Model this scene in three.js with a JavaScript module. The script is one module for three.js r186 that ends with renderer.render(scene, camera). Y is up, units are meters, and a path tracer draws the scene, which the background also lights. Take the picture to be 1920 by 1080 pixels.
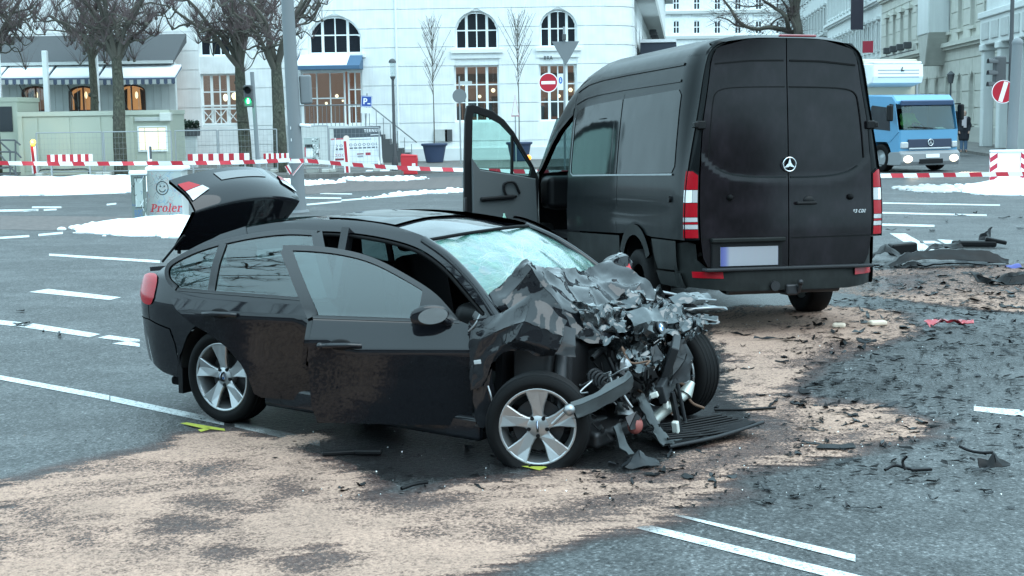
import * as THREE from 'three';
import { mergeGeometries, mergeVertices, toCreasedNormals } from 'three/addons/utils/BufferGeometryUtils.js';
import { RoundedBoxGeometry } from 'three/addons/geometries/RoundedBoxGeometry.js';
import { MarchingCubes } from 'three/addons/objects/MarchingCubes.js';

// ---------- camera, sky, light, exposure ----------
const scene = new THREE.Scene();
const FPX = 2700, CAMH = 2.03, PITCH = 6.91 * Math.PI / 180, ROLL = 0.92 * Math.PI / 180;
const camera = new THREE.PerspectiveCamera(2 * Math.atan(540 / FPX) * 180 / Math.PI, 16 / 9, 0.1, 900);
camera.position.set(0, CAMH, 0);
camera.rotation.set(-PITCH, 0, -ROLL);
camera.updateMatrixWorld(true);
const renderer = new THREE.WebGLRenderer();
renderer.toneMapping = THREE.LinearToneMapping;
renderer.toneMappingExposure = 2.85;
renderer.shadowMap.enabled = true;
{ // closed winter overcast, a little brighter overhead
  const w = 64, h = 32, d = new Float32Array(w * h * 4);
  for (let j = 0; j < h; j++) for (let i = 0; i < w; i++) {
    const el = (j + 0.5) / h * Math.PI - Math.PI / 2, up = Math.max(0, Math.sin(el));
    const v = 0.66 + 0.42 * up, k = (j * w + i) * 4;
    d[k] = v * 0.655; d[k + 1] = v * 0.975; d[k + 2] = v * 1.13; d[k + 3] = 1;
  }
  const t = new THREE.DataTexture(d, w, h, THREE.RGBAFormat, THREE.FloatType);
  t.mapping = THREE.EquirectangularReflectionMapping; t.magFilter = THREE.LinearFilter; t.needsUpdate = true;
  scene.background = t; scene.environment = t;
}
const sun = new THREE.DirectionalLight(new THREE.Color(1.0, 0.99, 0.97), 0.5);
sun.position.set(34, 52, 8); sun.target.position.set(0, 0, -20);
sun.castShadow = true; sun.shadow.radius = 90; sun.shadow.mapSize.set(2048, 2048);
Object.assign(sun.shadow.camera, { left: -40, right: 40, top: 40, bottom: -40, near: 1, far: 140 });
scene.add(sun, sun.target);

// ---------- helpers ----------
const V = (x, y, z) => new THREE.Vector3(x, y, z);
const RAD = Math.PI / 180;
let seedState = 1;
const rand = () => { seedState = (seedState + 0x6D2B79F5) | 0; let t = Math.imul(seedState ^ (seedState >>> 15), 1 | seedState); t = (t + Math.imul(t ^ (t >>> 7), 61 | t)) ^ t; return ((t ^ (t >>> 14)) >>> 0) / 4294967296; };
const seed = (s) => { seedState = s * 7919 + 13; };
const rr = (a, b) => a + (b - a) * rand();
const lerp = (a, b, t) => a + (b - a) * t;
const clamp = (x, a, b) => Math.min(b, Math.max(a, x));
const smooth = (a, b, x) => { const t = clamp((x - a) / (b - a), 0, 1); return t * t * (3 - 2 * t); };
const hash2 = (x, y) => { let n = Math.imul(x, 374761393) + Math.imul(y, 668265263); n = Math.imul(n ^ (n >>> 13), 1274126177); return ((n ^ (n >>> 16)) >>> 0) / 4294967296; };
function noise2(x, y) {
  const i = Math.floor(x), j = Math.floor(y), f = x - i, g = y - j, u = f * f * (3 - 2 * f), v = g * g * (3 - 2 * g);
  return lerp(lerp(hash2(i, j), hash2(i + 1, j), u), lerp(hash2(i, j + 1), hash2(i + 1, j + 1), u), v);
}
const noise3 = (x, y, z) => { const k = Math.floor(z), f = z - k, u = f * f * (3 - 2 * f); return lerp(noise2(x + k * 37.7, y - k * 91.3), noise2(x + (k + 1) * 37.7, y - (k + 1) * 91.3), u); };
const fbm = (x, y, o = 4) => { let s = 0, a = 0.5; for (let i = 0; i < o; i++) { s += a * noise2(x, y); x = x * 2.03 + 17.1; y = y * 2.03 + 9.7; a *= 0.5; } return s; };
function tab(pts, x) { // piecewise linear table, smooth enough when dense
  if (x <= pts[0][0]) return pts[0][1];
  for (let i = 1; i < pts.length; i++) if (x <= pts[i][0]) return lerp(pts[i - 1][1], pts[i][1], (x - pts[i - 1][0]) / (pts[i][0] - pts[i - 1][0]));
  return pts[pts.length - 1][1];
}
// a pixel of the 1920 x 1080 photograph gives a ray; the ground or a plane that the thing touches gives the distance
const pixelRay = (px, py) => V((px - 960) / FPX, (540 - py) / FPX, -1).applyQuaternion(camera.quaternion);
const onGround = (px, py, y = 0) => { const d = pixelRay(px, py); return V(0, CAMH, 0).addScaledVector(d, (y - CAMH) / d.y); };
const onDepth = (px, py, z) => { const d = pixelRay(px, py); return V(0, CAMH, 0).addScaledVector(d, z / d.z); };

const used = new Map();
function numbered(n) { const k = used.get(n) || 0; used.set(n, k + 1); return k ? `${n}_${String(k).padStart(3, '0')}` : n; }
function tag(o, label, category, group, kind) {
  if (label) o.userData.label = label; if (category) o.userData.category = category;
  if (group) o.userData.group = group; if (kind) o.userData.kind = kind; return o;
}
function thing(name, label, category, pos = [0, 0, 0], turn = 0, group) {
  const o = new THREE.Group(); o.name = numbered(name); o.position.set(...pos); o.rotation.y = turn; scene.add(o);
  return tag(o, label, category, group);
}
const clean = (g) => { let q = g.index ? g.toNonIndexed() : g; for (const k of Object.keys(q.attributes)) if (!['position', 'normal', 'uv'].includes(k)) q.deleteAttribute(k); if (!q.attributes.normal) q.computeVertexNormals(); if (!q.attributes.uv) q.setAttribute('uv', new THREE.BufferAttribute(new Float32Array(q.attributes.position.count * 2), 2)); return q; };
const merge = (l) => { l = l.flat(9).filter(Boolean); return l.length === 1 ? l[0] : mergeGeometries(l.map(clean)); };
function part(name, geo, mat, parent, label) {
  const m = new THREE.Mesh(Array.isArray(geo) ? merge(geo) : geo, mat); m.name = parent === scene ? numbered(name) : name;
  m.castShadow = m.receiveShadow = true; parent.add(m); if (label) m.userData.label = label; return m;
}
const single = (name, geo, mat, label, category, group, kind) => tag(part(name, geo, mat, scene), label, category, group, kind);
const structure = (name, geo, mat) => tag(part(name, geo, mat, scene), null, null, null, 'structure');
const tr = (g, x = 0, y = 0, z = 0, rx = 0, ry = 0, rz = 0) => { if (rx || ry || rz) g.applyMatrix4(new THREE.Matrix4().makeRotationFromEuler(new THREE.Euler(rx, ry, rz, 'YXZ'))); g.translate(x, y, z); return g; };
const box = (w, h, d, x = 0, y = 0, z = 0, rx = 0, ry = 0, rz = 0) => tr(new THREE.BoxGeometry(w, h, d), x, y, z, rx, ry, rz);
const rbox = (w, h, d, r, x = 0, y = 0, z = 0, rx = 0, ry = 0, rz = 0) => tr(new RoundedBoxGeometry(w, h, d, 2, Math.min(r, w / 2.01, h / 2.01, d / 2.01)), x, y, z, rx, ry, rz);
const cyl = (r1, r2, h, n, x = 0, y = 0, z = 0, rx = 0, ry = 0, rz = 0) => tr(new THREE.CylinderGeometry(r1, r2, h, n), x, y, z, rx, ry, rz);
function rod(a, b, r1, r2 = r1, n = 8) {
  const A = a.isVector3 ? a : V(...a), B = b.isVector3 ? b : V(...b), d = B.clone().sub(A), L = d.length() || 1e-4;
  const g = new THREE.CylinderGeometry(r2, r1, L, n); g.translate(0, L / 2, 0);
  g.applyQuaternion(new THREE.Quaternion().setFromUnitVectors(V(0, 1, 0), d.normalize())); g.translate(A.x, A.y, A.z); return g;
}
const curve = (pts) => new THREE.CatmullRomCurve3(pts.map((p) => (p.isVector3 ? p : V(...p))));
const tube = (pts, r, seg = 24, rad = 7) => new THREE.TubeGeometry(curve(pts), seg, r, rad, false);
function barOf(a, b, w, h) { // rectangular bar from a to b
  const A = V(...a), B = V(...b), d = B.clone().sub(A), L = d.length(); const g = new THREE.BoxGeometry(w, h, L); g.translate(0, 0, L / 2);
  const m = new THREE.Matrix4().lookAt(V(0, 0, 0), d.clone().negate(), Math.abs(d.y / L) > 0.98 ? V(1, 0, 0) : V(0, 1, 0)); g.applyMatrix4(m); g.translate(A.x, A.y, A.z); return g;
}
const shapeOf = (pts) => new THREE.Shape(pts.map((p) => new THREE.Vector2(p[0], p[1])));
const extrude = (pts, depth, bevel = 0, holes = []) => { const s = shapeOf(pts); for (const h of holes) s.holes.push(new THREE.Path(h.map((p) => new THREE.Vector2(p[0], p[1])))); return new THREE.ExtrudeGeometry(s, { depth, bevelEnabled: bevel > 0, bevelSize: bevel, bevelThickness: bevel, bevelSegments: 1, curveSegments: 12 }); };
const lathe = (pts, n = 40) => new THREE.LatheGeometry(pts.map((p) => new THREE.Vector2(p[0], p[1])), n);
function fromTris(pos, nor, uv) { const g = new THREE.BufferGeometry(); g.setAttribute('position', new THREE.Float32BufferAttribute(pos, 3)); g.setAttribute('uv', new THREE.Float32BufferAttribute(uv || new Array(pos.length / 3 * 2).fill(0), 2)); if (nor) g.setAttribute('normal', new THREE.Float32BufferAttribute(nor, 3)); else g.computeVertexNormals(); return g; }
const cutHalf = (poly, ax, val, sgn) => { const out = []; for (let i = 0; i < poly.length; i++) { const a = poly[i], b = poly[(i + 1) % poly.length], da = (a[ax] - val) * sgn, db = (b[ax] - val) * sgn; if (da >= 0) out.push(a); if ((da > 0 && db < 0) || (da < 0 && db > 0)) { const t = da / (da - db); out.push([lerp(a[0], b[0], t), lerp(a[1], b[1], t)]); } } return out; };
// sheet metal: an outline in the (a, b) plane laid on the surface fn(a, b) -> [x, y, z], with thickness
function panel(poly, fn, { cell = 0.09, th = 0.006, flip = false, uvs = 1 } = {}) {
  const pos = [], nor = [], uv = [], e = 0.004, sg = flip ? -1 : 1;
  const N = (a, b) => { const p = V(...fn(a - e, b)), q = V(...fn(a + e, b)), r = V(...fn(a, b - e)), s = V(...fn(a, b + e)); return q.sub(p).cross(s.sub(r)).normalize().multiplyScalar(sg); };
  const put = (p, back, nn) => { const P = fn(p[0], p[1]), n = N(p[0], p[1]); const k = back ? th : 0; pos.push(P[0] - n.x * k, P[1] - n.y * k, P[2] - n.z * k); const m = nn || n; const s = nn ? 1 : back ? -1 : 1; nor.push(m.x * s, m.y * s, m.z * s); uv.push(p[0] * uvs, p[1] * uvs); };
  let a0 = 1e9, a1 = -1e9, b0 = 1e9, b1 = -1e9; for (const p of poly) { a0 = Math.min(a0, p[0]); a1 = Math.max(a1, p[0]); b0 = Math.min(b0, p[1]); b1 = Math.max(b1, p[1]); }
  const na = Math.max(1, Math.ceil((a1 - a0) / cell)), nb = Math.max(1, Math.ceil((b1 - b0) / cell));
  for (let i = 0; i < na; i++) {
    const col = cutHalf(cutHalf(poly, 0, lerp(a0, a1, i / na), 1), 0, lerp(a0, a1, (i + 1) / na), -1); if (col.length < 3) continue;
    for (let j = 0; j < nb; j++) {
      let c = cutHalf(cutHalf(col, 1, lerp(b0, b1, j / nb), 1), 1, lerp(b0, b1, (j + 1) / nb), -1);
      c = c.filter((p, k) => { const q = c[(k + 1) % c.length]; return Math.hypot(p[0] - q[0], p[1] - q[1]) > 1e-6; }); if (c.length < 3) continue;
      const v2 = c.map((p) => new THREE.Vector2(p[0], p[1]));
      for (let f of THREE.ShapeUtils.triangulateShape(v2, [])) {
        const [x, y, z] = f.map((k) => c[k]); const ar = (y[0] - x[0]) * (z[1] - x[1]) - (y[1] - x[1]) * (z[0] - x[0]); if (Math.abs(ar) < 1e-9) continue;
        const o = (ar > 0) !== flip ? [x, y, z] : [x, z, y]; o.forEach((p) => put(p, false)); o.slice().reverse().forEach((p) => put(p, true));
      }
    }
  }
  for (let i = 0; i < poly.length; i++) { // rim
    const p = poly[i], q = poly[(i + 1) % poly.length], L = Math.hypot(q[0] - p[0], q[1] - p[1]), n = Math.max(1, Math.ceil(L / cell));
    for (let k = 0; k < n; k++) {
      const s = [lerp(p[0], q[0], k / n), lerp(p[1], q[1], k / n)], t = [lerp(p[0], q[0], (k + 1) / n), lerp(p[1], q[1], (k + 1) / n)];
      const S = V(...fn(...s)), T = V(...fn(...t)), nn = T.clone().sub(S).cross(N(...s)).normalize();
      put(s, false, nn); put(t, false, nn); put(t, true, nn); put(s, false, nn); put(t, true, nn); put(s, true, nn);
    }
  }
  return fromTris(pos, nor, uv);
}
function offsetLine(pts, w) { return pts.map((p, i) => { const a = pts[Math.max(0, i - 1)], b = pts[Math.min(pts.length - 1, i + 1)], L = Math.hypot(b[0] - a[0], b[1] - a[1]) || 1; return [p[0] - (b[1] - a[1]) / L * w, p[1] + (b[0] - a[0]) / L * w]; }); }
const spline2 = (pts, n) => new THREE.SplineCurve(pts.map((p) => new THREE.Vector2(...p))).getPoints(n).map((p) => [p.x, p.y]);
const ribbon = (pts, w, fn, o) => panel([...offsetLine(pts, w / 2), ...offsetLine(pts, -w / 2).reverse()], fn, o);
// crumpled sheet: a control grid of points, subdivided, pushed about along its normal, with sharp facets
function crumple(rows, { div = 6, amp = 0.03, freq = 9, th = 0.004, crease = 38, sd = 1, edge = 0.02, fine = 0.12, second = 0.45 } = {}) {
  const R = rows.length, C = rows[0].length, NR = (R - 1) * div, NC = (C - 1) * div, P = [];
  for (let i = 0; i <= NR; i++) for (let j = 0; j <= NC; j++) {
    const a = Math.min(R - 2, Math.floor(i / div)), b = Math.min(C - 2, Math.floor(j / div)), s = i / div - a, t = j / div - b;
    const q = [0, 1, 2].map((k) => lerp(lerp(rows[a][b][k], rows[a][b + 1][k], t), lerp(rows[a + 1][b][k], rows[a + 1][b + 1][k], t), s));
    P.push(V(...q));
  }
  const at = (i, j) => P[clamp(i, 0, NR) * (NC + 1) + clamp(j, 0, NC)], Q = [];
  for (let i = 0; i <= NR; i++) for (let j = 0; j <= NC; j++) {
    const n = at(i + 1, j).clone().sub(at(i - 1, j)).cross(at(i, j + 1).clone().sub(at(i, j - 1))).normalize(), p = at(i, j);
    const r1 = 1 - Math.abs(2 * noise3(p.x * freq + sd * 3.1, p.y * freq, p.z * freq + sd) - 1), r2 = 1 - Math.abs(2 * noise3(p.x * freq * 2.3 - sd, p.y * freq * 2.3, p.z * freq * 2.3 + 7 * sd) - 1);
    const r3 = 1 - Math.abs(2 * noise3(p.x * freq * 5.1 + sd, p.y * freq * 5.1 - 3, p.z * freq * 5.1) - 1); const k = amp * ((r1 - 0.62) + second * (r2 - 0.6) + fine * (r3 - 0.6)); const w = (i === 0 || j === 0 || i === NR || j === NC) ? edge : 0;
    Q.push(p.clone().addScaledVector(n, k).add(V((noise3(p.x * 31, p.y * 31, sd) - 0.5) * w, (noise3(p.y * 31, p.z * 31, sd + 5) - 0.5) * w, (noise3(p.z * 31, p.x * 31, sd + 9) - 0.5) * w)));
  }
  const idx = [], pos = []; for (const p of Q) pos.push(p.x, p.y, p.z);
  for (let i = 0; i < NR; i++) for (let j = 0; j < NC; j++) { const a = i * (NC + 1) + j, b = a + 1, c = a + NC + 1, d = c + 1; ((i + j) & 1) ? idx.push(a, b, c, b, d, c) : idx.push(a, b, d, a, d, c); }
  const g = new THREE.BufferGeometry(); g.setAttribute('position', new THREE.Float32BufferAttribute(pos, 3)); g.setIndex(idx);
  const front = toCreasedNormals(g, crease * RAD); front.setAttribute('uv', new THREE.BufferAttribute(new Float32Array(front.attributes.position.count * 2), 2));
  const back = front.clone(); const bp = back.attributes.position, bn = back.attributes.normal;
  for (let i = 0; i < bp.count; i++) bp.setXYZ(i, bp.getX(i) - bn.getX(i) * th, bp.getY(i) - bn.getY(i) * th, bp.getZ(i) - bn.getZ(i) * th);
  for (let i = 0; i < bp.count; i += 3) for (const at2 of [bp, bn]) { const x = at2.getX(i + 1), y = at2.getY(i + 1), z = at2.getZ(i + 1); at2.setXYZ(i + 1, at2.getX(i + 2), at2.getY(i + 2), at2.getZ(i + 2)); at2.setXYZ(i + 2, x, y, z); }
  for (let i = 0; i < bn.count; i++) bn.setXYZ(i, -bn.getX(i), -bn.getY(i), -bn.getZ(i));
  return merge([front, back]);
}
// a crooked loop of cable, hose or torn strip
const hose = (a, b, r, sag, sd) => { seed(sd); const A = V(...a), B = V(...b), p = []; for (let i = 0; i <= 4; i++) p.push(A.clone().lerp(B, i / 4).add(V(rr(-1, 1) * sag, rr(-1, 1) * sag, rr(-1, 1) * sag).multiplyScalar(i % 4 ? 1 : 0))); return tube(p, r, 14, 6); };

// ---------- textures ----------
function dataTex(w, h, fn, srgb = true, repeat = true) {
  const d = new Uint8Array(w * h * 4); let k = 0;
  for (let j = 0; j < h; j++) for (let i = 0; i < w; i++) { const c = fn(i, j); d[k++] = clamp(c[0], 0, 255); d[k++] = clamp(c[1], 0, 255); d[k++] = clamp(c[2], 0, 255); d[k++] = c.length > 3 ? clamp(c[3], 0, 255) : 255; }
  const t = new THREE.DataTexture(d, w, h); if (srgb) t.colorSpace = THREE.SRGBColorSpace; if (repeat) t.wrapS = t.wrapT = THREE.RepeatWrapping;
  t.magFilter = THREE.LinearFilter; t.minFilter = THREE.LinearMipmapLinearFilter; t.generateMipmaps = true; t.needsUpdate = true; return t;
}
function canvasTex(w, h, draw) { const c = document.createElement('canvas'); c.width = w; c.height = h; const x = c.getContext('2d'); draw(x, w, h); const t = new THREE.CanvasTexture(c); t.colorSpace = THREE.SRGBColorSpace; t.wrapS = t.wrapT = THREE.RepeatWrapping; return t; }
// noise that tiles with period n cells
const tnoise = (x, y, n) => { const i = Math.floor(x), j = Math.floor(y), f = x - i, g = y - j, u = f * f * (3 - 2 * f), v = g * g * (3 - 2 * g), m = (a) => ((a % n) + n) % n; return lerp(lerp(hash2(m(i), m(j)), hash2(m(i + 1), m(j)), u), lerp(hash2(m(i), m(j + 1)), hash2(m(i + 1), m(j + 1)), u), v); };
const std = (c, rough = 0.7, o = {}) => new THREE.MeshStandardMaterial({ color: new THREE.Color().setRGB(...c), roughness: rough, ...o });
const phys = (c, rough, o = {}) => new THREE.MeshPhysicalMaterial({ color: new THREE.Color().setRGB(...c), roughness: rough, ...o });
const DS = { side: THREE.DoubleSide };
// ---------- materials ----------
const asphaltMap = dataTex(1024, 1024, (i, j) => {
  const g = hash2(i, j), h = hash2(i >> 1, (j >> 1) + 999), a = tnoise(i / 5.12, j / 5.12, 200), e = tnoise(i / 9, j / 12, 113), c = tnoise(i / 64, j / 64, 16), b = tnoise(i / 170.67, j / 170.67, 6);
  let v = 60 + (g - 0.5) * 22 + (h - 0.5) * 24 + (a - 0.5) * 46 + (e - 0.5) * 30 + (c - 0.5) * 18 + (b - 0.5) * 20; if (a > 0.86) v += 26; if (a < 0.12) v -= 20; return [v, v * 1.01, v * 1.015];
});
asphaltMap.repeat.set(1 / 2.6, 1 / 2.6);
const asphaltBump = dataTex(512, 512, (i, j) => { const v = 110 + (hash2(i, j) - 0.5) * 70 + (tnoise(i / 4, j / 4, 128) - 0.5) * 170; return [v, v, v]; }, false); asphaltBump.repeat.set(1 / 1.3, 1 / 1.3);
const M = {
  asphalt: new THREE.MeshStandardMaterial({ map: asphaltMap, bumpMap: asphaltBump, bumpScale: 0.009, roughness: 0.56 }),
  snow: std([0.74, 0.77, 0.79], 0.85),
  dirtySnow: std([0.42, 0.43, 0.43], 0.9),
  white: std([0.78, 0.80, 0.80], 0.7),
  paint: phys([0.0075, 0.008, 0.0105], 0.3, { clearcoat: 0.9, clearcoatRoughness: 0.03, specularIntensity: 0.05 }),
  paintDull: phys([0.010, 0.0105, 0.013], 0.4, { clearcoat: 1, clearcoatRoughness: 0.04, specularIntensity: 0.05 }),
  trim: phys([0.007, 0.007, 0.008], 0.5, { specularIntensity: 0.4 }),
  rubber: phys([0.0055, 0.0055, 0.006], 0.7, { specularIntensity: 0.25 }),
  plasticGrey: phys([0.022, 0.024, 0.027], 0.5, { specularIntensity: 0.5 }),
  blackPlastic: phys([0.006, 0.006, 0.007], 0.45, { specularIntensity: 0.4 }),
  fabric: phys([0.006, 0.006, 0.007], 0.95, { specularIntensity: 0.15 }),
  alloy: std([0.42, 0.43, 0.44], 0.32, { metalness: 0.85 }),
  steel: std([0.33, 0.34, 0.35], 0.38, { metalness: 0.9 }),
  darkSteel: std([0.035, 0.035, 0.038], 0.45, { metalness: 0.6 }),
  rust: std([0.13, 0.075, 0.05], 0.85),
  chrome: std([0.7, 0.71, 0.72], 0.12, { metalness: 1 }),
  redLamp: phys([0.34, 0.004, 0.012], 0.2, { specularIntensity: 0.8 }),
  clearLamp: phys([0.46, 0.47, 0.48], 0.12, { clearcoat: 1 }),
  sideGlass: phys([0.42, 0.52, 0.52], 0.0, { transmission: 1, thickness: 0, ior: 1.85, side: THREE.DoubleSide }),
  tintGlass: phys([0.006, 0.008, 0.009], 0.08, { specularIntensity: 0.28 }),
  galv: std([0.30, 0.32, 0.33], 0.55, { metalness: 0.3 }),
  greyPost: std([0.16, 0.175, 0.185], 0.6),
  redPlastic: std([0.50, 0.02, 0.03], 0.5),
  mirror: std([0.6, 0.62, 0.63], 0.05, { metalness: 1 }),
};
M.asphalt.map.anisotropy = 8;

// ---------- ground ----------
function sheet(poly, y, uvScale = 1) { // flat sheet from [x, z] outline
  const s = shapeOf(poly.map((p) => [p[0], -p[1]])), g = new THREE.ShapeGeometry(s); g.rotateX(-Math.PI / 2); g.translate(0, y, 0);
  const p = g.attributes.position, u = g.attributes.uv; for (let i = 0; i < p.count; i++) u.setXY(i, p.getX(i) * uvScale, -p.getZ(i) * uvScale); return g;
}
structure('road', sheet([[-220, 160], [220, 160], [220, -420], [-220, -420]], 0), M.asphalt);
const gpoly = (pix) => pix.map(([a, b]) => { const p = onGround(a, b); return [p.x, p.z]; });
const wiggle = (poly, amp, step = 0.25, sd = 3) => { const o = []; poly.forEach((p, i) => { const q = poly[(i + 1) % poly.length], L = Math.hypot(q[0] - p[0], q[1] - p[1]), n = Math.max(1, Math.round(L / step)); for (let k = 0; k < n; k++) { const x = lerp(p[0], q[0], k / n), z = lerp(p[1], q[1], k / n); o.push([x + (fbm(x * 1.7 + sd, z * 1.7, 3) - 0.44) * amp * 2, z + (fbm(z * 1.7 - sd, x * 1.7 + 5, 3) - 0.44) * amp * 2]); } }); return o; };

// pavements beyond the carriageway, with kerbs
const paveMat = new THREE.MeshStandardMaterial({ roughness: 0.75, map: dataTex(512, 512, (i, j) => { const jx = i % 64 < 2, jy = (j + (((i >> 6) & 1) * 32)) % 64 < 2, v = 92 + hash2(i >> 6, (j + (((i >> 6) & 1) * 32)) >> 6) * 18 + (hash2(i, j) - 0.5) * 22 - (jx || jy ? 26 : 0); return [v, v * 0.98, v * 0.95]; }) });
paveMat.map.repeat.set(0.5, 0.5);
const brownMat = new THREE.MeshStandardMaterial({ roughness: 0.7, map: dataTex(256, 256, (i, j) => { const v = 84 + (hash2(i, j) - 0.5) * 26 + (tnoise(i / 16, j / 16, 16) - 0.5) * 22; return [v * 1.03, v * 0.93, v * 0.9]; }) });
function paved(name, poly, mat, h = 0.12) {
  const t = structure(name, extrude(poly.map((p) => [p[0], -p[1]]), h).rotateX(-Math.PI / 2), mat);
  const u = t.geometry.attributes.uv, p = t.geometry.attributes.position; for (let i = 0; i < p.count; i++) u.setXY(i, p.getX(i), p.getZ(i)); return t;
}
paved('plaza_pavement', [[-60, -48.4], [-5.4, -48.4], [-1.5, -51.5], [5.0, -52.0], [6.5, -60], [26, -215], [-60, -215]], paveMat);
paved('street_pavement', [[19.0, -56], [60, -56], [60, -230], [41, -230]], paveMat);
structure('cycle_path', sheet(gpoly([[-60, 404], [250, 407], [250, 424], [100, 432], [-60, 430]]), 0.004), brownMat);
structure('red_brown_crossing', sheet(gpoly([[566, 341], [866, 331], [866, 352], [700, 357], [566, 365]]), 0.004), brownMat);
// snow, ploughed into strips and heaps
function snowHeap(poly, h, label, sd, mat = M.snow, rough = 0.35) {
  const w = wiggle(poly, rough, 0.4, sd); let a0 = 1e9, a1 = -1e9, b0 = 1e9, b1 = -1e9; for (const p of w) { a0 = Math.min(a0, p[0]); a1 = Math.max(a1, p[0]); b0 = Math.min(b0, p[1]); b1 = Math.max(b1, p[1]); }
  const d2 = (x, z) => { let m = 1e9; for (let i = 0; i < w.length; i++) { const p = w[i], q = w[(i + 1) % w.length], dx = q[0] - p[0], dz = q[1] - p[1], t = clamp(((x - p[0]) * dx + (z - p[1]) * dz) / (dx * dx + dz * dz + 1e-9), 0, 1); m = Math.min(m, Math.hypot(x - p[0] - dx * t, z - p[1] - dz * t)); } return m; };
  const g = panel(w, (a, b) => { const d = d2(a, b); return [a, 0.006 + h * Math.pow(smooth(0, 0.9, d), 0.6) * (0.45 + 0.55 * fbm(a * 1.6 + sd, b * 1.6, 3) * 2) + Math.min(0.03, d) * noise2(a * 9, b * 9), b]; }, { cell: Math.max(0.22, Math.min(0.6, (a1 - a0) / 40)), th: 0.01, flip: true });
  g.computeVertexNormals(); const lumps = []; seed(sd + 70); for (let k = 0; k < 90; k++) { const p = w[Math.floor(rand() * w.length)], s = rr(0.02, 0.09) * (a1 - a0 > 8 ? 1.3 : 1), l = new THREE.IcosahedronGeometry(s, 1).scale(rr(0.8, 1.6), rr(0.5, 0.9), rr(0.8, 1.4)); l.rotateY(rr(0, 6)); l.translate(p[0] + rr(-0.25, 0.25), s * 0.25, p[1] + rr(-0.2, 0.2)); lumps.push(l); }
  return single('snow_heap', [g, ...lumps], mat, label, 'snow', null, 'stuff');
}
snowHeap(gpoly([[-70, 339], [245, 336], [320, 338], [340, 352], [250, 362], [120, 366], [-70, 369]]), 0.16, 'long white snow strip in front of the site cabin', 1);
snowHeap(gpoly([[135, 428], [190, 420], [250, 413], [345, 411], [420, 415], [420, 440], [345, 446], [240, 444], [160, 436]]), 0.13, 'ploughed snow heap at the foot of the graffiti cabinets', 2);
snowHeap(gpoly([[480, 340], [560, 338], [640, 342], [612, 345], [566, 349], [500, 350]]), 0.06, 'thin snow patch behind the tall grey post', 3);
snowHeap(gpoly([[690, 372], [760, 362], [880, 353], [960, 352], [960, 360], [880, 359], [800, 364]]), 0.035, 'snow ridge along the kerb left of the open van door', 4);
snowHeap(gpoly([[655, 334], [760, 333], [790, 336], [740, 340], [660, 339]]), 0.05, 'snow remnant in front of the building site board', 5);
snowHeap(gpoly([[1790, 352], [1850, 346], [1990, 343], [1990, 366], [1850, 366], [1800, 361]]), 0.17, 'white snow heap under the red and white barrier boards', 6);
snowHeap(gpoly([[1700, 353], [1760, 349], [1800, 351], [1800, 360], [1750, 362], [1715, 359]]), 0.05, 'slushy grey snow beside the white snow heap', 7, M.dirtySnow);

// painted road markings
const markMat = new THREE.MeshStandardMaterial({ roughness: 0.65, transparent: true, map: dataTex(512, 512, (i, j) => { const w = tnoise(i / 10, j / 10, 51) * 0.55 + tnoise(i / 3, j / 3, 170) * 0.45, n = hash2(i, j); const v = 196 + (n - 0.5) * 24 - (w < 0.4 ? 18 : 0); return [v * 0.98, v, v, w + n * 0.25 > 0.43 ? 255 : 90]; }) });
markMat.map.repeat.set(1.6, 1.6);
function marking(pix, label) { return tag(part('road_marking', sheet(gpoly(pix), 0.004), markMat, scene), null, null, null, 'structure'); }
const strip = (x0, y0, x1, y1, h0, h1 = h0) => marking([[x0, y0 - h0 / 2], [x1, y1 - h1 / 2], [x1, y1 + h1 / 2], [x0, y0 + h0 / 2]]);
strip(-40, 701, 205, 747, 8, 10); strip(207, 748, 420, 793, 10, 11); strip(440, 796, 600, 832, 11, 12);
strip(-40, 600, 44, 610, 8, 9); marking([[42, 614], [62, 607], [188, 627], [168, 633]]); marking([[183, 634], [204, 629], [262, 637], [262, 641], [240, 641]]); marking([[210, 645], [240, 640], [262, 645], [262, 651]]);
marking([[54, 548], [90, 542], [228, 558], [206, 563]]); strip(92, 478, 300, 491, 4, 5);
strip(-40, 449, 55, 443, 4, 4); strip(72, 441, 118, 437, 4, 4); strip(-40, 396, 72, 394, 4); strip(45, 396, 70, 394, 3); strip(60, 389, 115, 389, 3); strip(82, 394, 106, 393, 3); strip(200, 384, 218, 382, 3); strip(575, 384, 640, 378, 3); strip(640, 376, 790, 364, 3); strip(565, 371, 640, 372, 3); strip(600, 363, 660, 364, 2);
strip(1655, 381, 1875, 385, 2.5); strip(1640, 399, 1850, 404, 3); strip(1560, 419, 1752, 424, 4);
marking([[1668, 438], [1698, 438], [1772, 480], [1738, 480]]); marking([[1730, 452], [1752, 452], [1766, 457], [1734, 457]]); marking([[1757, 449], [1792, 451], [1800, 459], [1780, 462]]); strip(1724, 470, 1760, 474, 4, 5);
strip(1826, 767, 1960, 780, 9, 14); strip(1190, 985, 1640, 1096, 12, 18); strip(1265, 966, 1604, 1048, 4, 13);
const yellowSpray = std([0.34, 0.36, 0.04], 0.8);
const spray = (pix) => tag(part('spray_mark', sheet(wiggle(gpoly(pix), 0.02, 0.06, 5), 0.012), yellowSpray, scene), null, null, null, 'structure');
spray([[337, 797], [350, 795], [418, 807], [420, 811], [378, 806]]); spray([[370, 809], [390, 804], [393, 808], [376, 813]]); spray([[958, 874], [990, 870], [1024, 880], [1010, 886], [985, 880]]);

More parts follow.
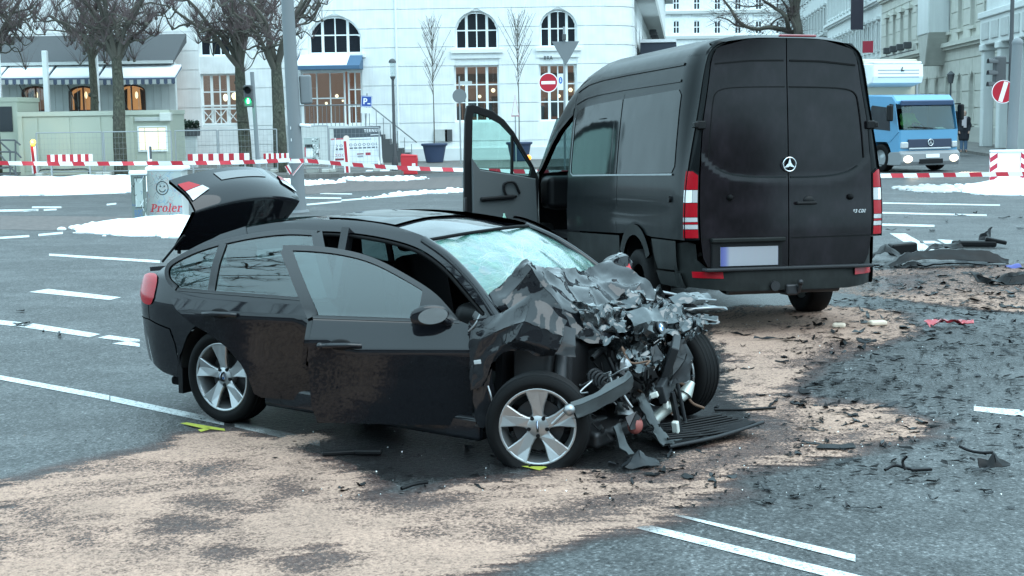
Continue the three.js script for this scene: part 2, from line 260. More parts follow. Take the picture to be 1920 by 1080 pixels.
// oil-binding sand brushed over the spill, and the wet stains it lies in
const X0 = -3.4, X1 = 8.6, Z0 = -20.2, Z1 = -5.7, SN = 2048, LN = 384;
{
  const sandPoly = [
    [[-60, 925], [0, 903], [70, 882], [150, 862], [240, 850], [300, 838], [345, 812], [430, 806], [520, 822], [600, 815], [630, 822], [560, 845], [640, 862], [700, 885], [715, 925], [760, 930], [860, 898], [960, 893], [1080, 880], [1180, 893], [1270, 862], [1370, 812], [1420, 800], [1390, 760], [1350, 735], [1345, 650], [1280, 588], [1400, 575], [1560, 572], [1640, 580], [1700, 590], [1745, 618], [1690, 640], [1615, 658], [1545, 690], [1480, 742], [1540, 756], [1640, 758], [1690, 776], [1785, 802], [1740, 806], [1770, 822], [1730, 826], [1640, 836], [1560, 852], [1440, 882], [1378, 908], [1372, 930], [1300, 948], [1235, 975], [1180, 996], [1090, 1012], [1000, 1038], [905, 1062], [840, 1110], [-60, 1110]],
    [[1500, 512], [1660, 506], [1760, 500], [1960, 494], [1960, 545], [1960, 590], [1850, 582], [1740, 570], [1650, 560], [1560, 548]]];
  const thinPoly = [[[560, 842], [640, 826], [900, 850], [960, 882], [860, 900], [760, 928], [715, 925], [700, 885], [640, 862]], [[1120, 900], [1300, 870], [1420, 800], [1480, 742], [1520, 800], [1500, 830], [1380, 880], [1250, 908]], [[1560, 820], [1640, 800], [1690, 790], [1600, 835]], [[270, 985], [330, 960], [440, 975], [420, 1000], [300, 1005]], [[300, 880], [430, 862], [470, 880], [370, 905]], [[330, 940], [420, 930], [450, 960], [380, 965]], [[500, 900], [560, 895], [590, 930], [520, 940]], [[640, 930], [740, 925], [900, 935], [840, 960], [700, 965]], [[490, 1050], [600, 1030], [650, 1050], [540, 1075]], [[370, 1030], [450, 1010], [470, 1050], [390, 1065]], [[20, 960], [100, 950], [120, 985], [60, 995]], [[10, 1005], [50, 1015], [40, 1040]], [[120, 990], [190, 1000], [180, 1030], [130, 1030]], [[280, 1010], [350, 1010], [330, 1040], [285, 1035]], [[950, 965], [1150, 930], [1290, 915], [1200, 955], [1000, 990]], [[900, 990], [1010, 985], [980, 1010], [880, 1010]], [[1460, 690], [1560, 640], [1640, 640], [1540, 690]], [[1650, 520], [1760, 515], [1700, 545], [1640, 545]]];
  const wetPoly = [[[360, 775], [440, 806], [560, 850], [660, 895], [800, 915], [900, 905], [1020, 885], [1180, 895], [1380, 830], [1440, 770], [1400, 690], [1300, 560], [700, 600]], [[1180, 560], [1650, 520], [1700, 560], [1640, 585], [1500, 600], [1360, 640], [1290, 600]], [[1480, 745], [1545, 692], [1640, 650], [1745, 622], [1960, 600], [1960, 700], [1700, 745], [1640, 757]]];
  const world = (L) => L.map((p) => gpoly(p));
  const S = world(sandPoly), T = world(thinPoly), W = world(wetPoly.slice(0, 2)), D = world(wetPoly.slice(2));
  const inside = (poly, x, z) => { let c = false; for (let i = 0, j = poly.length - 1; i < poly.length; j = i++) { const a = poly[i], b = poly[j]; if ((a[1] > z) !== (b[1] > z) && x < (b[0] - a[0]) * (z - a[1]) / (b[1] - a[1]) + a[0]) c = !c; } return c; };
  const dist = (poly, x, z) => { let m = 1e9; for (let i = 0, j = poly.length - 1; i < poly.length; j = i++) { const p = poly[j], q = poly[i], dx = q[0] - p[0], dz = q[1] - p[1], t = clamp(((x - p[0]) * dx + (z - p[1]) * dz) / (dx * dx + dz * dz + 1e-9), 0, 1); const ex = x - p[0] - dx * t, ez = z - p[1] - dz * t; m = Math.min(m, ex * ex + ez * ez); } return Math.sqrt(m); };
  const field = (L) => { const f = new Float32Array(LN * LN); for (let j = 0; j < LN; j++) for (let i = 0; i < LN; i++) { const x = lerp(X0, X1, (i + 0.5) / LN), z = lerp(Z0, Z1, (j + 0.5) / LN); let m = -9; for (const p of L) { const d = dist(p, x, z); m = Math.max(m, inside(p, x, z) ? d : -d); } f[j * LN + i] = m; } return f; };
  const fS = field(S), fT = field(T), fW = field(W), fD = field(D);
  const samp = (f, a, b) => { const x = clamp(a * LN - 0.5, 0, LN - 1.001), y = clamp(b * LN - 0.5, 0, LN - 1.001), i = Math.floor(x), j = Math.floor(y); return lerp(lerp(f[j * LN + i], f[j * LN + i + 1], x - i), lerp(f[(j + 1) * LN + i], f[(j + 1) * LN + i + 1], x - i), y - j); };
  const rough = new Uint8Array(SN * SN);
  const map = dataTex(SN, SN, (i, jj) => {
    const j = SN - 1 - jj, a = (i + 0.5) / SN, b = (j + 0.5) / SN, x = lerp(X0, X1, a), z = lerp(Z0, Z1, b);
    const s0 = samp(fS, a, b), w0 = samp(fW, a, b), e0 = samp(fD, a, b); rough[jj * SN + i] = 200;
    if (s0 < -0.5 && w0 < -0.5 && e0 < -0.5) return [80, 80, 80, 0];
    // broom strokes: noise drawn out along a direction that swings round the car
    const ang = 0.25 + 0.5 * Math.sin(x * 0.55 + z * 0.35), ca = Math.cos(ang), sa = Math.sin(ang), p = x * ca - z * sa, q = x * sa + z * ca;
    const strokes = noise2(p * 4.2, q * 13) * 0.5 + noise2(p * 11 + 9, q * 30) * 0.3 + noise2(p * 26 + 3, q * 60) * 0.2, mott = fbm(x * 2.3 + 4, z * 2.3, 3), grain = hash2(i, j), fine = noise2(i / 2.2, j / 2.2);
    const t0 = samp(fT, a, b);
    let dens = smooth(-0.09, 0.16, s0 + (mott - 0.44) * 0.34 + (strokes - 0.5) * 0.3) * (1 - 0.56 * smooth(-0.16, 0.2, t0 + (mott - 0.44) * 0.5 + (strokes - 0.5) * 0.4));
    dens *= 0.7 + 0.3 * smooth(0.26, 0.5, mott * 0.55 + strokes * 0.4);
    dens *= lerp(0.6, 1, smooth(-16.2, -14.2, z)); const halo = smooth(-0.16, 0.02, s0 + (mott - 0.44) * 0.3);
    const wet = Math.max(smooth(-0.12, 0.2, w0 + (mott - 0.44) * 0.5) * 0.78, smooth(-0.2, 0.5, e0 + (mott - 0.44) * 0.9) * (0.10 + 0.24 * mott));
    const cover = smooth(0.12, 0.95, dens + (fine - 0.5) * 0.34 + (grain - 0.5) * 0.3);
    const k = 0.86 + (grain - 0.5) * 0.2 + (fine - 0.5) * 0.16 + (noise2(x * 5, z * 5) - 0.5) * 0.1;
    const sand = [180 * k, 146 * k, 128 * k], brown = [74, 52, 48], oil = [22, 21, 23];
    const alpha = Math.max(cover, Math.max(wet, halo * 0.55 * (0.5 + strokes)) * (0.75 + 0.25 * grain));
    const base = wet > halo * 0.6 ? oil : brown; rough[jj * SN + i] = lerp(wet > 0.2 ? 70 : 190, 245, cover);
    return [lerp(base[0], sand[0], cover), lerp(base[1], sand[1], cover), lerp(base[2], sand[2], cover), alpha * 255];
  }, true, false);
  const rmap = dataTex(SN / 2, SN / 2, (i, j) => { const v = rough[(j * 2) * SN + i * 2]; return [v, v, v]; }, false, false);
  const sandBump = dataTex(256, 256, (i, j) => { const v = 120 + (hash2(i, j) - 0.5) * 110 + (tnoise(i / 5, j / 5, 51) - 0.5) * 90; return [v, v, v]; }, false); sandBump.repeat.set(14, 16);
  const g = new THREE.PlaneGeometry(X1 - X0, Z1 - Z0); g.rotateX(-Math.PI / 2); g.translate((X0 + X1) / 2, 0.008, (Z0 + Z1) / 2);
  single('absorbent_sand', g, new THREE.MeshStandardMaterial({ map, roughnessMap: rmap, roughness: 1, bumpMap: sandBump, bumpScale: 0.007, transparent: true }), 'pinkish oil binding sand swept over dark wet stains on the road', 'sand', null, 'stuff');
}
// ---------- the wrecked black saloon: u forward from the rear axle, v up, w to its right ----------
const car = thing('wrecked_saloon_car', 'black saloon car with crushed front, open doors and raised boot lid', 'car', [-1.49, 0, -10.22]);
car.rotation.order = 'YZX'; car.rotation.set(0, -32.8 * RAD, -1.8 * RAD);
const belt = (u) => 0.925 - 0.025 * u, creaseV = (u) => 0.795 - 0.05 * u;
function sideW(u, v) {
  const c = creaseV(u), b = belt(u); let w;
  if (v <= c) { const t = (c - v) / (c - 0.2); w = 0.902 - 0.012 * Math.min(1, t * 3) - 0.125 * t; }
  else if (v <= b) { const t = (v - c) / (b - c); w = 0.902 - 0.078 * t; }
  else { const t = (v - b) / (1.36 - b); w = 0.822 - 0.09 * t - 0.13 * t * t; }
  if (u < 0.1) w -= 0.11 * Math.pow((0.1 - u) / 1, 2); if (u > 1.9) w -= 0.05 * Math.pow((u - 1.9) / 0.8, 2);
  return w;
}
const sideR = (u, v) => [u, v, sideW(u, v)], sideL = (u, v) => [u, v, -sideW(u, v)];
// wheels
function wheelParts(o, { R = 0.312, rim = 0.230, width = 0.215, flat = 0, brand = true }) {
  const tyre = lathe([[rim - 0.012, -width * 0.40], [rim + 0.02, -width * 0.49], [R - 0.04, -width * 0.52], [R - 0.012, -width * 0.46], [R, -width * 0.36], [R + 0.002, 0], [R, width * 0.36], [R - 0.012, width * 0.46], [R - 0.04, width * 0.52], [rim + 0.02, width * 0.49], [rim - 0.012, width * 0.40]], 56).rotateX(Math.PI / 2);
  const grooves = [-0.28, -0.1, 0.1, 0.28].map((k) => { const g = new THREE.TorusGeometry(R + 0.0005, 0.005, 5, 56); g.translate(0, 0, width * k); return g; });
  if (flat) for (const g of [tyre, ...grooves]) { const p = g.attributes.position; for (let i = 0; i < p.count; i++) { const y = p.getY(i); if (y < -R + flat) { p.setY(i, -R + flat); p.setZ(i, p.getZ(i) * 1.18); } } g.computeVertexNormals(); }
  const T = part('tyre', tyre, M.rubber, o); part('tread_groove', grooves, M.blackPlastic, T);
  const z = width * 0.40;
  const barrel = lathe([[rim - 0.03, -width * 0.42], [rim - 0.02, -width * 0.3], [rim - 0.035, 0.02], [rim - 0.012, z - 0.012], [rim, z], [rim + 0.004, z + 0.006], [rim - 0.004, z + 0.010], [rim - 0.014, z + 0.004]], 56).rotateX(Math.PI / 2);
  const rimM = part('rim', barrel, M.alloy, o);
  for (let k = 0; k < 5; k++) {
    const sp = extrude([[0.045, -0.030], [0.075, -0.026], [0.12, -0.033], [rim - 0.012, -0.066], [rim - 0.004, 0], [rim - 0.012, 0.066], [0.12, 0.033], [0.075, 0.026], [0.045, 0.030]], 0.016, 0.006);
    const p = sp.attributes.position; for (let i = 0; i < p.count; i++) { const r = Math.hypot(p.getX(i), p.getY(i)); p.setZ(i, p.getZ(i) - 0.03 * smooth(0.22, 0.05, r) - 0.012 * (1 - Math.pow(Math.abs(p.getY(i)) / 0.066, 2)) * smooth(0.1, 0.2, r)); }
    sp.computeVertexNormals(); sp.rotateZ(k * Math.PI * 2 / 5 + Math.PI / 2); sp.translate(0, 0, z - 0.012); part('spoke', sp, M.alloy, rimM);
  }
  const hub = lathe([[0, z - 0.016], [0.062, z - 0.018], [0.07, z - 0.04], [0.07, -0.02]], 24).rotateX(Math.PI / 2); part('hub', hub, M.alloy, rimM);
  for (let k = 0; k < 5; k++) { const a = (k + 0.5) * Math.PI * 2 / 5 + Math.PI / 2; part('bolt_hole', tr(new THREE.CylinderGeometry(0.012, 0.012, 0.02, 8), Math.cos(a) * 0.056, Math.sin(a) * 0.056, z - 0.022, Math.PI / 2), M.blackPlastic, rimM); }
  if (brand) part('hub_cap', tr(new THREE.CylinderGeometry(0.033, 0.033, 0.012, 24), 0, 0, z - 0.012, Math.PI / 2, Math.PI / 2), capMat, rimM);
  part('brake_disc', tr(new THREE.CylinderGeometry(0.15, 0.15, 0.025, 32), 0, 0, 0.0, Math.PI / 2), M.darkSteel, o);
}
const capMat = new THREE.MeshStandardMaterial({ roughness: 0.3, map: canvasTex(64, 64, (x) => { x.fillStyle = '#1b1d20'; x.fillRect(0, 0, 64, 64); x.fillStyle = '#e6e8ea'; x.beginPath(); x.arc(32, 32, 19, 0, 7); x.fill(); x.fillStyle = '#2f6fb0'; for (const a of [0, Math.PI]) { x.beginPath(); x.moveTo(32, 32); x.arc(32, 32, 18, a, a + Math.PI / 2); x.fill(); } }) });
function carWheel(u, v, w, turn, opt, tilt = 0, roll = 0, spin = 0) { const o = new THREE.Group(); o.name = 'wheel'; o.position.set(u, v, w); o.rotation.order = 'YXZ'; o.rotation.set(tilt, turn, roll); car.add(o); wheelParts(o, opt); o.rotateZ(spin); return o; }
carWheel(0, 0.312, 0.775, 0, {}, 0, 0, 0.1);
carWheel(0, 0.312, -0.775, Math.PI, {});
carWheel(2.45, 0.312, 0.80, 27 * RAD, { R: 0.300, rim: 0.224, flat: 0.062 }, -0.04, 1.8 * RAD, 0.0);
carWheel(2.54, 0.393, -0.77, Math.PI - 9 * RAD, {}, 0.03);

// body pieces
const quarterFn = (sgn) => (t, b) => {
  let u, w; if (t <= 0.75) { u = 0.4 - t; w = 0.9; if (u < 0.1) w -= 0.03 * Math.pow(0.1 - u, 2); } else { const f = clamp((t - 0.75) / 1.15, 0, 1) * Math.PI / 2, s = Math.sin(f), c = Math.cos(f); u = -0.35 - 0.69 * Math.pow(s, 0.72); w = 0.894 * Math.pow(Math.max(c, 0), 0.55); }
  const c0 = 0.79, v = b < 0.93 ? b : 0.93 + 0.085 * Math.sin(clamp((b - 0.93) / 0.24, 0, 1) * Math.PI / 2);
  let k = b <= c0 ? 1 - 0.075 * Math.pow((c0 - b) / 0.55, 2) : 1 - 0.05 * Math.pow((b - c0) / 0.14, 1.2) * (b < 0.93 ? 1 : 1); if (b > 0.93) k = 0.95 - (b - 0.93) * 0.9;
  const back = 1 - (b > c0 ? 0.35 * (1 - k) : (1 - k) * 0.9);
  return [u < -0.35 ? -0.35 + (u + 0.35) * back : u, v, sgn * w * k];
};
const archPts = (cu, cv, r, a0, a1, n = 14) => Array.from({ length: n + 1 }, (_, i) => { const a = lerp(a0, a1, i / n) * RAD; return [cu + Math.cos(a) * r, cv + Math.sin(a) * r]; });
// in the quarter's own plane t = 0.4 - u, so the wheel centre lies at t = 0.4
const archT = archPts(0.40, 0.33, 0.375, 0, 180);
for (const s of [1, -1]) {
  part('rear_quarter_panel', panel([[0.0, 0.40], [0.025, 0.42], ...archT.slice().reverse(), [0.775, 0.5], [0.80, 0.60], [1.02, 0.64], [1.02, 1.16], [0.62, 1.16], [0.42, 0.98], [0.3, 0.93], [0.0, 0.93]], quarterFn(s), { flip: s > 0, cell: 0.06 }), M.paint, car);
  part('rear_bumper', panel([[0.79, 0.25], [0.95, 0.27], [1.15, 0.33], [1.9, 0.36], [1.9, 0.62], [1.03, 0.632], [0.81, 0.592], [0.785, 0.5], [0.775, 0.34]], quarterFn(s), { flip: s > 0, cell: 0.06 }), M.paint, car);
  part('rear_panel', panel([[1.03, 0.64], [1.9, 0.63], [1.9, 0.82], [1.03, 0.84]], quarterFn(s), { flip: s > 0, cell: 0.08 }), M.paint, car);
  const lampFn = (t, b) => { const p = quarterFn(s)(t, b); return [p[0] - 0.006, p[1], p[2] + s * 0.006]; };
  part('tail_light', panel(spline2([[0.93, 0.80], [0.98, 0.745], [1.12, 0.75], [1.22, 0.80], [1.24, 0.90], [1.14, 0.955], [1.02, 0.965], [0.94, 0.92], [0.93, 0.80]], 28).slice(0, -1), lampFn, { flip: s > 0, cell: 0.04 }), M.redLamp, car);
  part('wheel_arch_liner', [-1].map(() => { const g = new THREE.CylinderGeometry(0.37, 0.37, 0.5, 28, 1, true, 0, Math.PI); g.rotateX(Math.PI / 2); g.rotateZ(Math.PI / 2); g.rotateZ(Math.PI / 2 * 0); g.translate(0, 0.33, s * 0.62); return g; }), M.blackPlasticDS = M.blackPlasticDS || std([0.006, 0.006, 0.006], 0.9, DS), car);
  part('mud_flap', box(0.04, 0.42, 0.34, -0.40, 0.36, s * 0.68), M.blackPlastic, car);
  part('sill', rbox(1.72, 0.15, 0.12, 0.03, 1.22, 0.235, s * 0.80), M.paint, car);
  const pil = (a, b, w, h) => barOf(a, b, w, h);
  part('middle_pillar', [pil([0.90, 0.2, s * 0.80], [0.93, 0.92, s * 0.80], 0.05, 0.13), pil([0.93, 0.9, s * 0.80], [0.86, 1.33, s * 0.585], 0.05, 0.10)], M.paint, car);
  // roof rail with the front pillar, one long bow
  const rail = (o, k) => spline2([[2.14, 0.90], [1.95, 1.045], [1.72, 1.195], [1.48, 1.29], [1.2, 1.335], [0.86, 1.352], [0.5, 1.338], [0.2, 1.30], [-0.08, 1.235], [-0.3, 1.155], [-0.52, 1.05]], 44);
  const railFn = (u, v) => [u, v, s * (sideW(u, Math.min(v, 1.36)) - 0.035 - Math.max(0, v - 1.35) * 1.3)];
  part('roof_rail', ribbon(rail(), 0.07, railFn, { flip: s < 0, th: 0.035, cell: 0.05 }), M.paint, car);
  const seal = offsetLine(rail(), 0.058); part('door_seal', new THREE.TubeGeometry(curve(seal.slice(2, 40).map(([u, v]) => [u, v, s * (sideW(u, v) - 0.05)])), 60, 0.013, 6), M.rubber, car);
  part('rear_pillar', panel([[-0.64, 0.96], [-0.30, 0.93], [-0.36, 1.02], [-0.30, 1.08], [-0.08, 1.19], [0.05, 1.25], [0.0, 1.305], [-0.2, 1.24], [-0.42, 1.12], [-0.62, 1.02]], (u, v) => [u, v, s * (sideW(u, v) - 0.03)], { flip: s < 0, th: 0.03 }), M.paint, car);
}
// roof, slightly buckled, with the lifted sunroof
const roofTop = (u) => tab([[-0.15, 1.265], [0.0, 1.31], [0.2, 1.345], [0.45, 1.37], [0.75, 1.385], [1.0, 1.385], [1.25, 1.365], [1.45, 1.33], [1.56, 1.30]], u);
const roofFn = (u, w) => { const hw = 0.60, t = Math.abs(w) / hw; const dent = 0.018 * (fbm(u * 3.2 + 2, w * 3.2, 2) - 0.4) * smooth(0.35, 0.8, u); return [u + (1 - t * t) * 0.07 * smooth(1.2, 1.55, u) - (1 - t * t) * 0.08 * smooth(0.2, -0.15, u), roofTop(u) - 0.055 * Math.pow(t, 2.4) + dent, w]; };
part('roof', panel([[-0.12, -0.585], [1.52, -0.585], [1.53, 0], [1.52, 0.585], [-0.12, 0.585], [-0.15, 0]], roofFn, { flip: true, cell: 0.07, th: 0.02 }), M.paint, car);
part('sunroof', panel([[0.55, -0.40], [1.10, -0.40], [1.10, 0.40], [0.55, 0.40]], (u, w) => { const p = roofFn(u, w); return [p[0], p[1] + 0.014 + 0.012 * smooth(1.1, 0.55, u), p[2]]; }, { flip: true, cell: 0.08, th: 0.014 }), M.tintGlass, car);
// glass
const crackMap = canvasTex(1024, 512, (x) => {
  x.fillStyle = '#5f9d97'; x.fillRect(0, 0, 1024, 512); seed(41);
  for (let i = 0; i < 900; i++) { x.fillStyle = `rgba(${rr(90, 190) | 0},${rr(160, 215) | 0},${rr(155, 205) | 0},${rr(0.05, 0.35)})`; const a = rr(0, 1024), b = rr(0, 512), r = rr(4, 40); x.beginPath(); for (let k = 0; k < 6; k++) x.lineTo(a + Math.cos(k + rr(0, 0.7)) * r, b + Math.sin(k + rr(0, 0.7)) * r); x.fill(); }
  x.lineCap = 'round';
  for (const [cx, cy, n] of [[430, 250, 70], [700, 380, 60], [220, 330, 55], [820, 150, 40]]) for (let i = 0; i < n; i++) { let a = rr(0, 6.28), px = cx, py = cy; x.strokeStyle = `rgba(235,255,250,${rr(0.2, 0.75)})`; x.lineWidth = rr(0.8, 2.6); x.beginPath(); x.moveTo(px, py); const L = rr(60, 420); for (let d = 0; d < L; d += 18) { a += rr(-0.22, 0.22); px += Math.cos(a) * 18; py += Math.sin(a) * 18; x.lineTo(px, py); } x.stroke(); }
  for (let i = 0; i < 500; i++) { x.strokeStyle = rand() < 0.75 ? `rgba(240,255,252,${rr(0.15, 0.5)})` : `rgba(40,90,85,${rr(0.1, 0.45)})`; x.lineWidth = rr(0.6, 1.8); const a = rr(0, 1024), b = rr(0, 512), c = rr(0, 6.28), L = rr(10, 60); x.beginPath(); x.moveTo(a, b); x.lineTo(a + Math.cos(c) * L, b + Math.sin(c) * L); x.stroke(); }
  for (let i = 0; i < 26; i++) { x.strokeStyle = `rgba(35,70,70,${rr(0.3, 0.7)})`; x.lineWidth = rr(1, 4); const a = 690 + rr(-50, 70), b = 400 + rr(-25, 30); x.beginPath(); x.moveTo(a, b); x.lineTo(a + rr(-40, 40), b + rr(-16, 18)); x.stroke(); }
});
const shattered = phys([0.46, 0.48, 0.46], 0.22, { map: crackMap, clearcoat: 1, clearcoatRoughness: 0.12, transmission: 0.18, thickness: 0, side: THREE.DoubleSide, bumpMap: dataTex(256, 256, (i, j) => { const v = 128 + (tnoise(i / 9, j / 9, 28) - 0.5) * 150 + (hash2(i >> 1, j >> 1) - 0.5) * 80; return [v, v, v]; }, false), bumpScale: 0.006 });
{
  const base = (s) => [2.08 + 0.10 * (1 - s * s), 0.955, 0.745 * s], top = (s) => [1.50 + 0.08 * (1 - s * s), 1.298 + 0.022 * (1 - s * s), 0.575 * s];
  const fn = (a, t) => { const s = a, p = base(s), q = top(s), bow = 0.035 * Math.sin(t * Math.PI); const sag = 0.03 * (fbm(a * 3 + 9, t * 3, 2) - 0.45); return [lerp(p[0], q[0], t) + bow * 0.5 - sag, lerp(p[1], q[1], t) + bow * 0.8 - sag, lerp(p[2], q[2], t)]; };
  const ws = part('windscreen', panel([[-1, 0], [1, 0], [1, 1], [-1, 1]], fn, { cell: 0.08, th: 0.005, flip: true }), shattered, car, 'shattered milky green windscreen');
  const u = ws.geometry.attributes.uv; for (let i = 0; i < u.count; i++) u.setXY(i, u.getX(i) * -0.5 + 0.5, u.getY(i));
  part('windscreen_seal', [tube([[2.07, 0.96, 0.755], [1.8, 1.14, 0.665], [1.5, 1.305, 0.58]], 0.012, 20, 6), tube([[2.07, 0.96, -0.755], [1.8, 1.14, -0.665], [1.5, 1.305, -0.58]], 0.012, 20, 6), tube([[1.5, 1.308, 0.575], [1.57, 1.328, 0.3], [1.59, 1.333, 0], [1.57, 1.328, -0.3], [1.5, 1.308, -0.575]], 0.011, 20, 6)], M.rubber, ws);
  for (const s of [1, -1]) part('front_pillar_cover', tube([[2.16, 0.885, s * 0.775], [1.95, 1.06, s * 0.71], [1.7, 1.215, s * 0.645], [1.47, 1.305, s * 0.59]], 0.03, 20, 8), M.paint, car);
  const rb = (s) => [-0.56 - 0.10 * (1 - s * s), 1.03, 0.60 * s], rt = (s) => [-0.08 - 0.09 * (1 - s * s), 1.29 + 0.02 * (1 - s * s), 0.53 * s];
  part('rear_window', panel([[-1, 0], [1, 0], [1, 1], [-1, 1]], (a, t) => { const p = rb(a), q = rt(a); return [lerp(p[0], q[0], t), lerp(p[1], q[1], t) + 0.03 * Math.sin(t * Math.PI), lerp(p[2], q[2], t)]; }, { cell: 0.12, th: 0.004 }), M.sideGlass, car);
}
// doors
function carDoor(s, front, angle) {
  const fn0 = s > 0 ? sideR : sideL, hu = front ? 2.02 : 0.90, hw = s * 0.875, off = s * 0.004;
  const fn = (u, v) => { const p = fn0(u, v); return [p[0] - hu, p[1], p[2] - hw + off]; };
  const lower = front
    ? [[2.03, 0.30], [2.03, 0.60], [2.02, belt(2.02) - 0.02], [1.96, belt(1.96)], [1.09, belt(1.09)], [1.065, 0.74], [1.06, 0.55], [1.07, 0.35], [1.10, 0.245], [1.5, 0.24], [1.98, 0.235]]
    : [[0.99, 0.35], [0.985, 0.55], [0.99, 0.74], [0.985, belt(0.985)], [0.3, belt(0.3)], [-0.14, belt(-0.14)], [-0.17, 0.86], [-0.02, 0.72], [0.09, 0.66], [0.21, 0.57], [0.30, 0.46], [0.345, 0.36], [0.37, 0.26], [0.42, 0.235], [0.98, 0.235]];
  const D = part('door', panel(lower, fn, { flip: s < 0, cell: 0.06, th: 0.012 }), M.paint, car);
  D.position.set(hu, 0, hw); D.rotation.y = s * angle * RAD;
  const fl = { flip: s < 0, cell: 0.06 };
  // window frame and glass
  const top = front ? spline2([[1.93, belt(1.93) + 0.005], [1.80, 1.02], [1.62, 1.13], [1.42, 1.222], [1.22, 1.268], [1.02, 1.285], [0.885, 1.285]], 30)
    : spline2([[0.76, 1.31], [0.55, 1.31], [0.3, 1.275], [0.04, 1.21], [-0.13, 1.14], [-0.23, 1.07], [-0.22, 0.99], [-0.15, 0.935]], 34);
  part('window_frame', [ribbon(top, 0.030, fn, { ...fl, th: 0.025 }), front ? ribbon([[0.905, 1.28], [0.99, 1.10], [1.085, belt(1.07)]], 0.068, fn, { ...fl, th: 0.025 }) : ribbon([[0.76, 1.31], [0.85, 1.12], [0.95, belt(0.95)]], 0.07, fn, { ...fl, th: 0.025 })], M.trimGloss = M.trimGloss || phys([0.010, 0.010, 0.012], 0.35, { clearcoat: 0.4, clearcoatRoughness: 0.2 }), D);
  const inset = (u, v) => { const p = fn(u, v); return [p[0], p[1], p[2] - s * 0.012]; };
  const g0 = front ? [[1.9, belt(1.9) - 0.01], ...top.slice(1, -1).map((p) => [p[0] - 0.006, p[1] - 0.012]), [0.91, 1.27], [1.07, belt(1.07) - 0.01]] : [[0.95, belt(0.95) - 0.01], [0.77, 1.30], ...top.slice(1, -1).map((p) => [p[0] + 0.006, p[1] - 0.01]), [-0.15, belt(-0.15) - 0.01]];
  part('window_pane', panel(g0, inset, { ...fl, th: 0.004 }), M.sideGlass, D);
  if (front) part('mirror_triangle', panel([[1.94, belt(1.94)], [1.70, belt(1.7)], [1.73, 1.06], [1.80, 1.02]], (u, v) => { const p = fn(u, v); return [p[0], p[1], p[2] + s * 0.003]; }, { ...fl, th: 0.03 }), M.trimGloss, D);
  else part('window_bar', ribbon([[0.10, belt(0.1)], [0.11, 1.1], [0.13, 1.225]], 0.05, fn, { ...fl, th: 0.02 }), M.trimGloss, D);
  const bl = []; for (let i = 0; i <= 16; i++) { const u = front ? lerp(1.95, 1.085, i / 16) : lerp(0.98, -0.14, i / 16); bl.push([u, belt(u)]); }
  part('belt_moulding', ribbon(bl, 0.018, (u, v) => { const p = fn(u, v); return [p[0], p[1], p[2] + s * 0.005]; }, { ...fl, th: 0.012 }), M.trimGloss, D);
  // handle in its recess on the crease
  const hu0 = front ? 1.14 : 0.08, hv = creaseV(hu0 + 0.1) + 0.01, hz = sideW(hu0 + 0.1, hv) * s - hw;
  part('handle', [tube([[hu0 - hu, hv - 0.008, hz + s * 0.006], [hu0 + 0.06 - hu, hv, hz + s * 0.032], [hu0 + 0.17 - hu, hv + 0.002, hz + s * 0.032], [hu0 + 0.235 - hu, hv - 0.004, hz + s * 0.008]], 0.017, 16, 8), front ? tr(new THREE.SphereGeometry(0.022, 12, 8), hu0 - hu - 0.005, hv - 0.006, hz + s * 0.012) : null], M.paint, D);
  part('handle_recess', tr(new THREE.SphereGeometry(0.055, 20, 10).scale(1.25, 0.62, 0.16), hu0 + 0.115 - hu, hv, hz + s * 0.002), M.trim, D);
  // inner trim
  const inner = lower.map(([u, v]) => [lerp(u, front ? 1.5 : 0.45, 0.05), lerp(v, 0.58, 0.06)]);
  part('inner_trim', panel(inner, (u, v) => { const p = fn(u, v); return [p[0], p[1], p[2] - s * (0.07 + 0.02 * Math.sin(v * 9))]; }, { ...fl, th: 0.02 }), M.fabric, D);
  part('door_edge', [ribbon([[lower[front ? 9 : 0][0] + 0.01, 0.26], [front ? 1.03 : 0.98, 0.6], [front ? 1.07 : 1.02, belt(1)]], 0.03, (u, v) => { const p = fn(u, v); return [p[0], p[1], p[2] - s * 0.03]; }, { ...fl, th: 0.05 })], M.paint, D);
  if (front) { // wing mirror
    // folded by the impact: the glass looks outwards
    const mx = 1.78 - hu, my = belt(1.8) + 0.05, base = sideW(1.8, 0.9) * s - hw;
    const shell = new THREE.SphereGeometry(1, 28, 18); const p = shell.attributes.position; for (let i = 0; i < p.count; i++) { let x = p.getX(i), y = p.getY(i), z = p.getZ(i); z = z * s > 0 ? z * 0.022 : z * 0.075; p.setXYZ(i, Math.sign(x) * Math.pow(Math.abs(x), 0.85) * 0.115, Math.sign(y) * Math.pow(Math.abs(y), 0.85) * 0.062 * (1 - 0.18 * Math.max(0, x)), z); } shell.computeVertexNormals();
    const mir = part('wing_mirror', [tr(shell, mx, my, base + s * 0.13, 0, s * 0.25, 0.12), tube([[mx + 0.12, my - 0.055, base - s * 0.01], [mx + 0.1, my - 0.05, base + s * 0.06], [mx + 0.06, my - 0.02, base + s * 0.1]], 0.022, 10, 8)], M.paint, D);
    part('mirror_glass', tr(new THREE.CylinderGeometry(1, 1, 0.006, 28).scale(0.088, 1, 0.047).rotateX(Math.PI / 2), mx + 0.02, my, base + s * 0.151, 0, s * 0.25, 0.12), M.mirror, mir);
  }
  return D;
}
carDoor(1, true, 33); carDoor(1, false, 18); carDoor(-1, true, 32); carDoor(-1, false, 4);
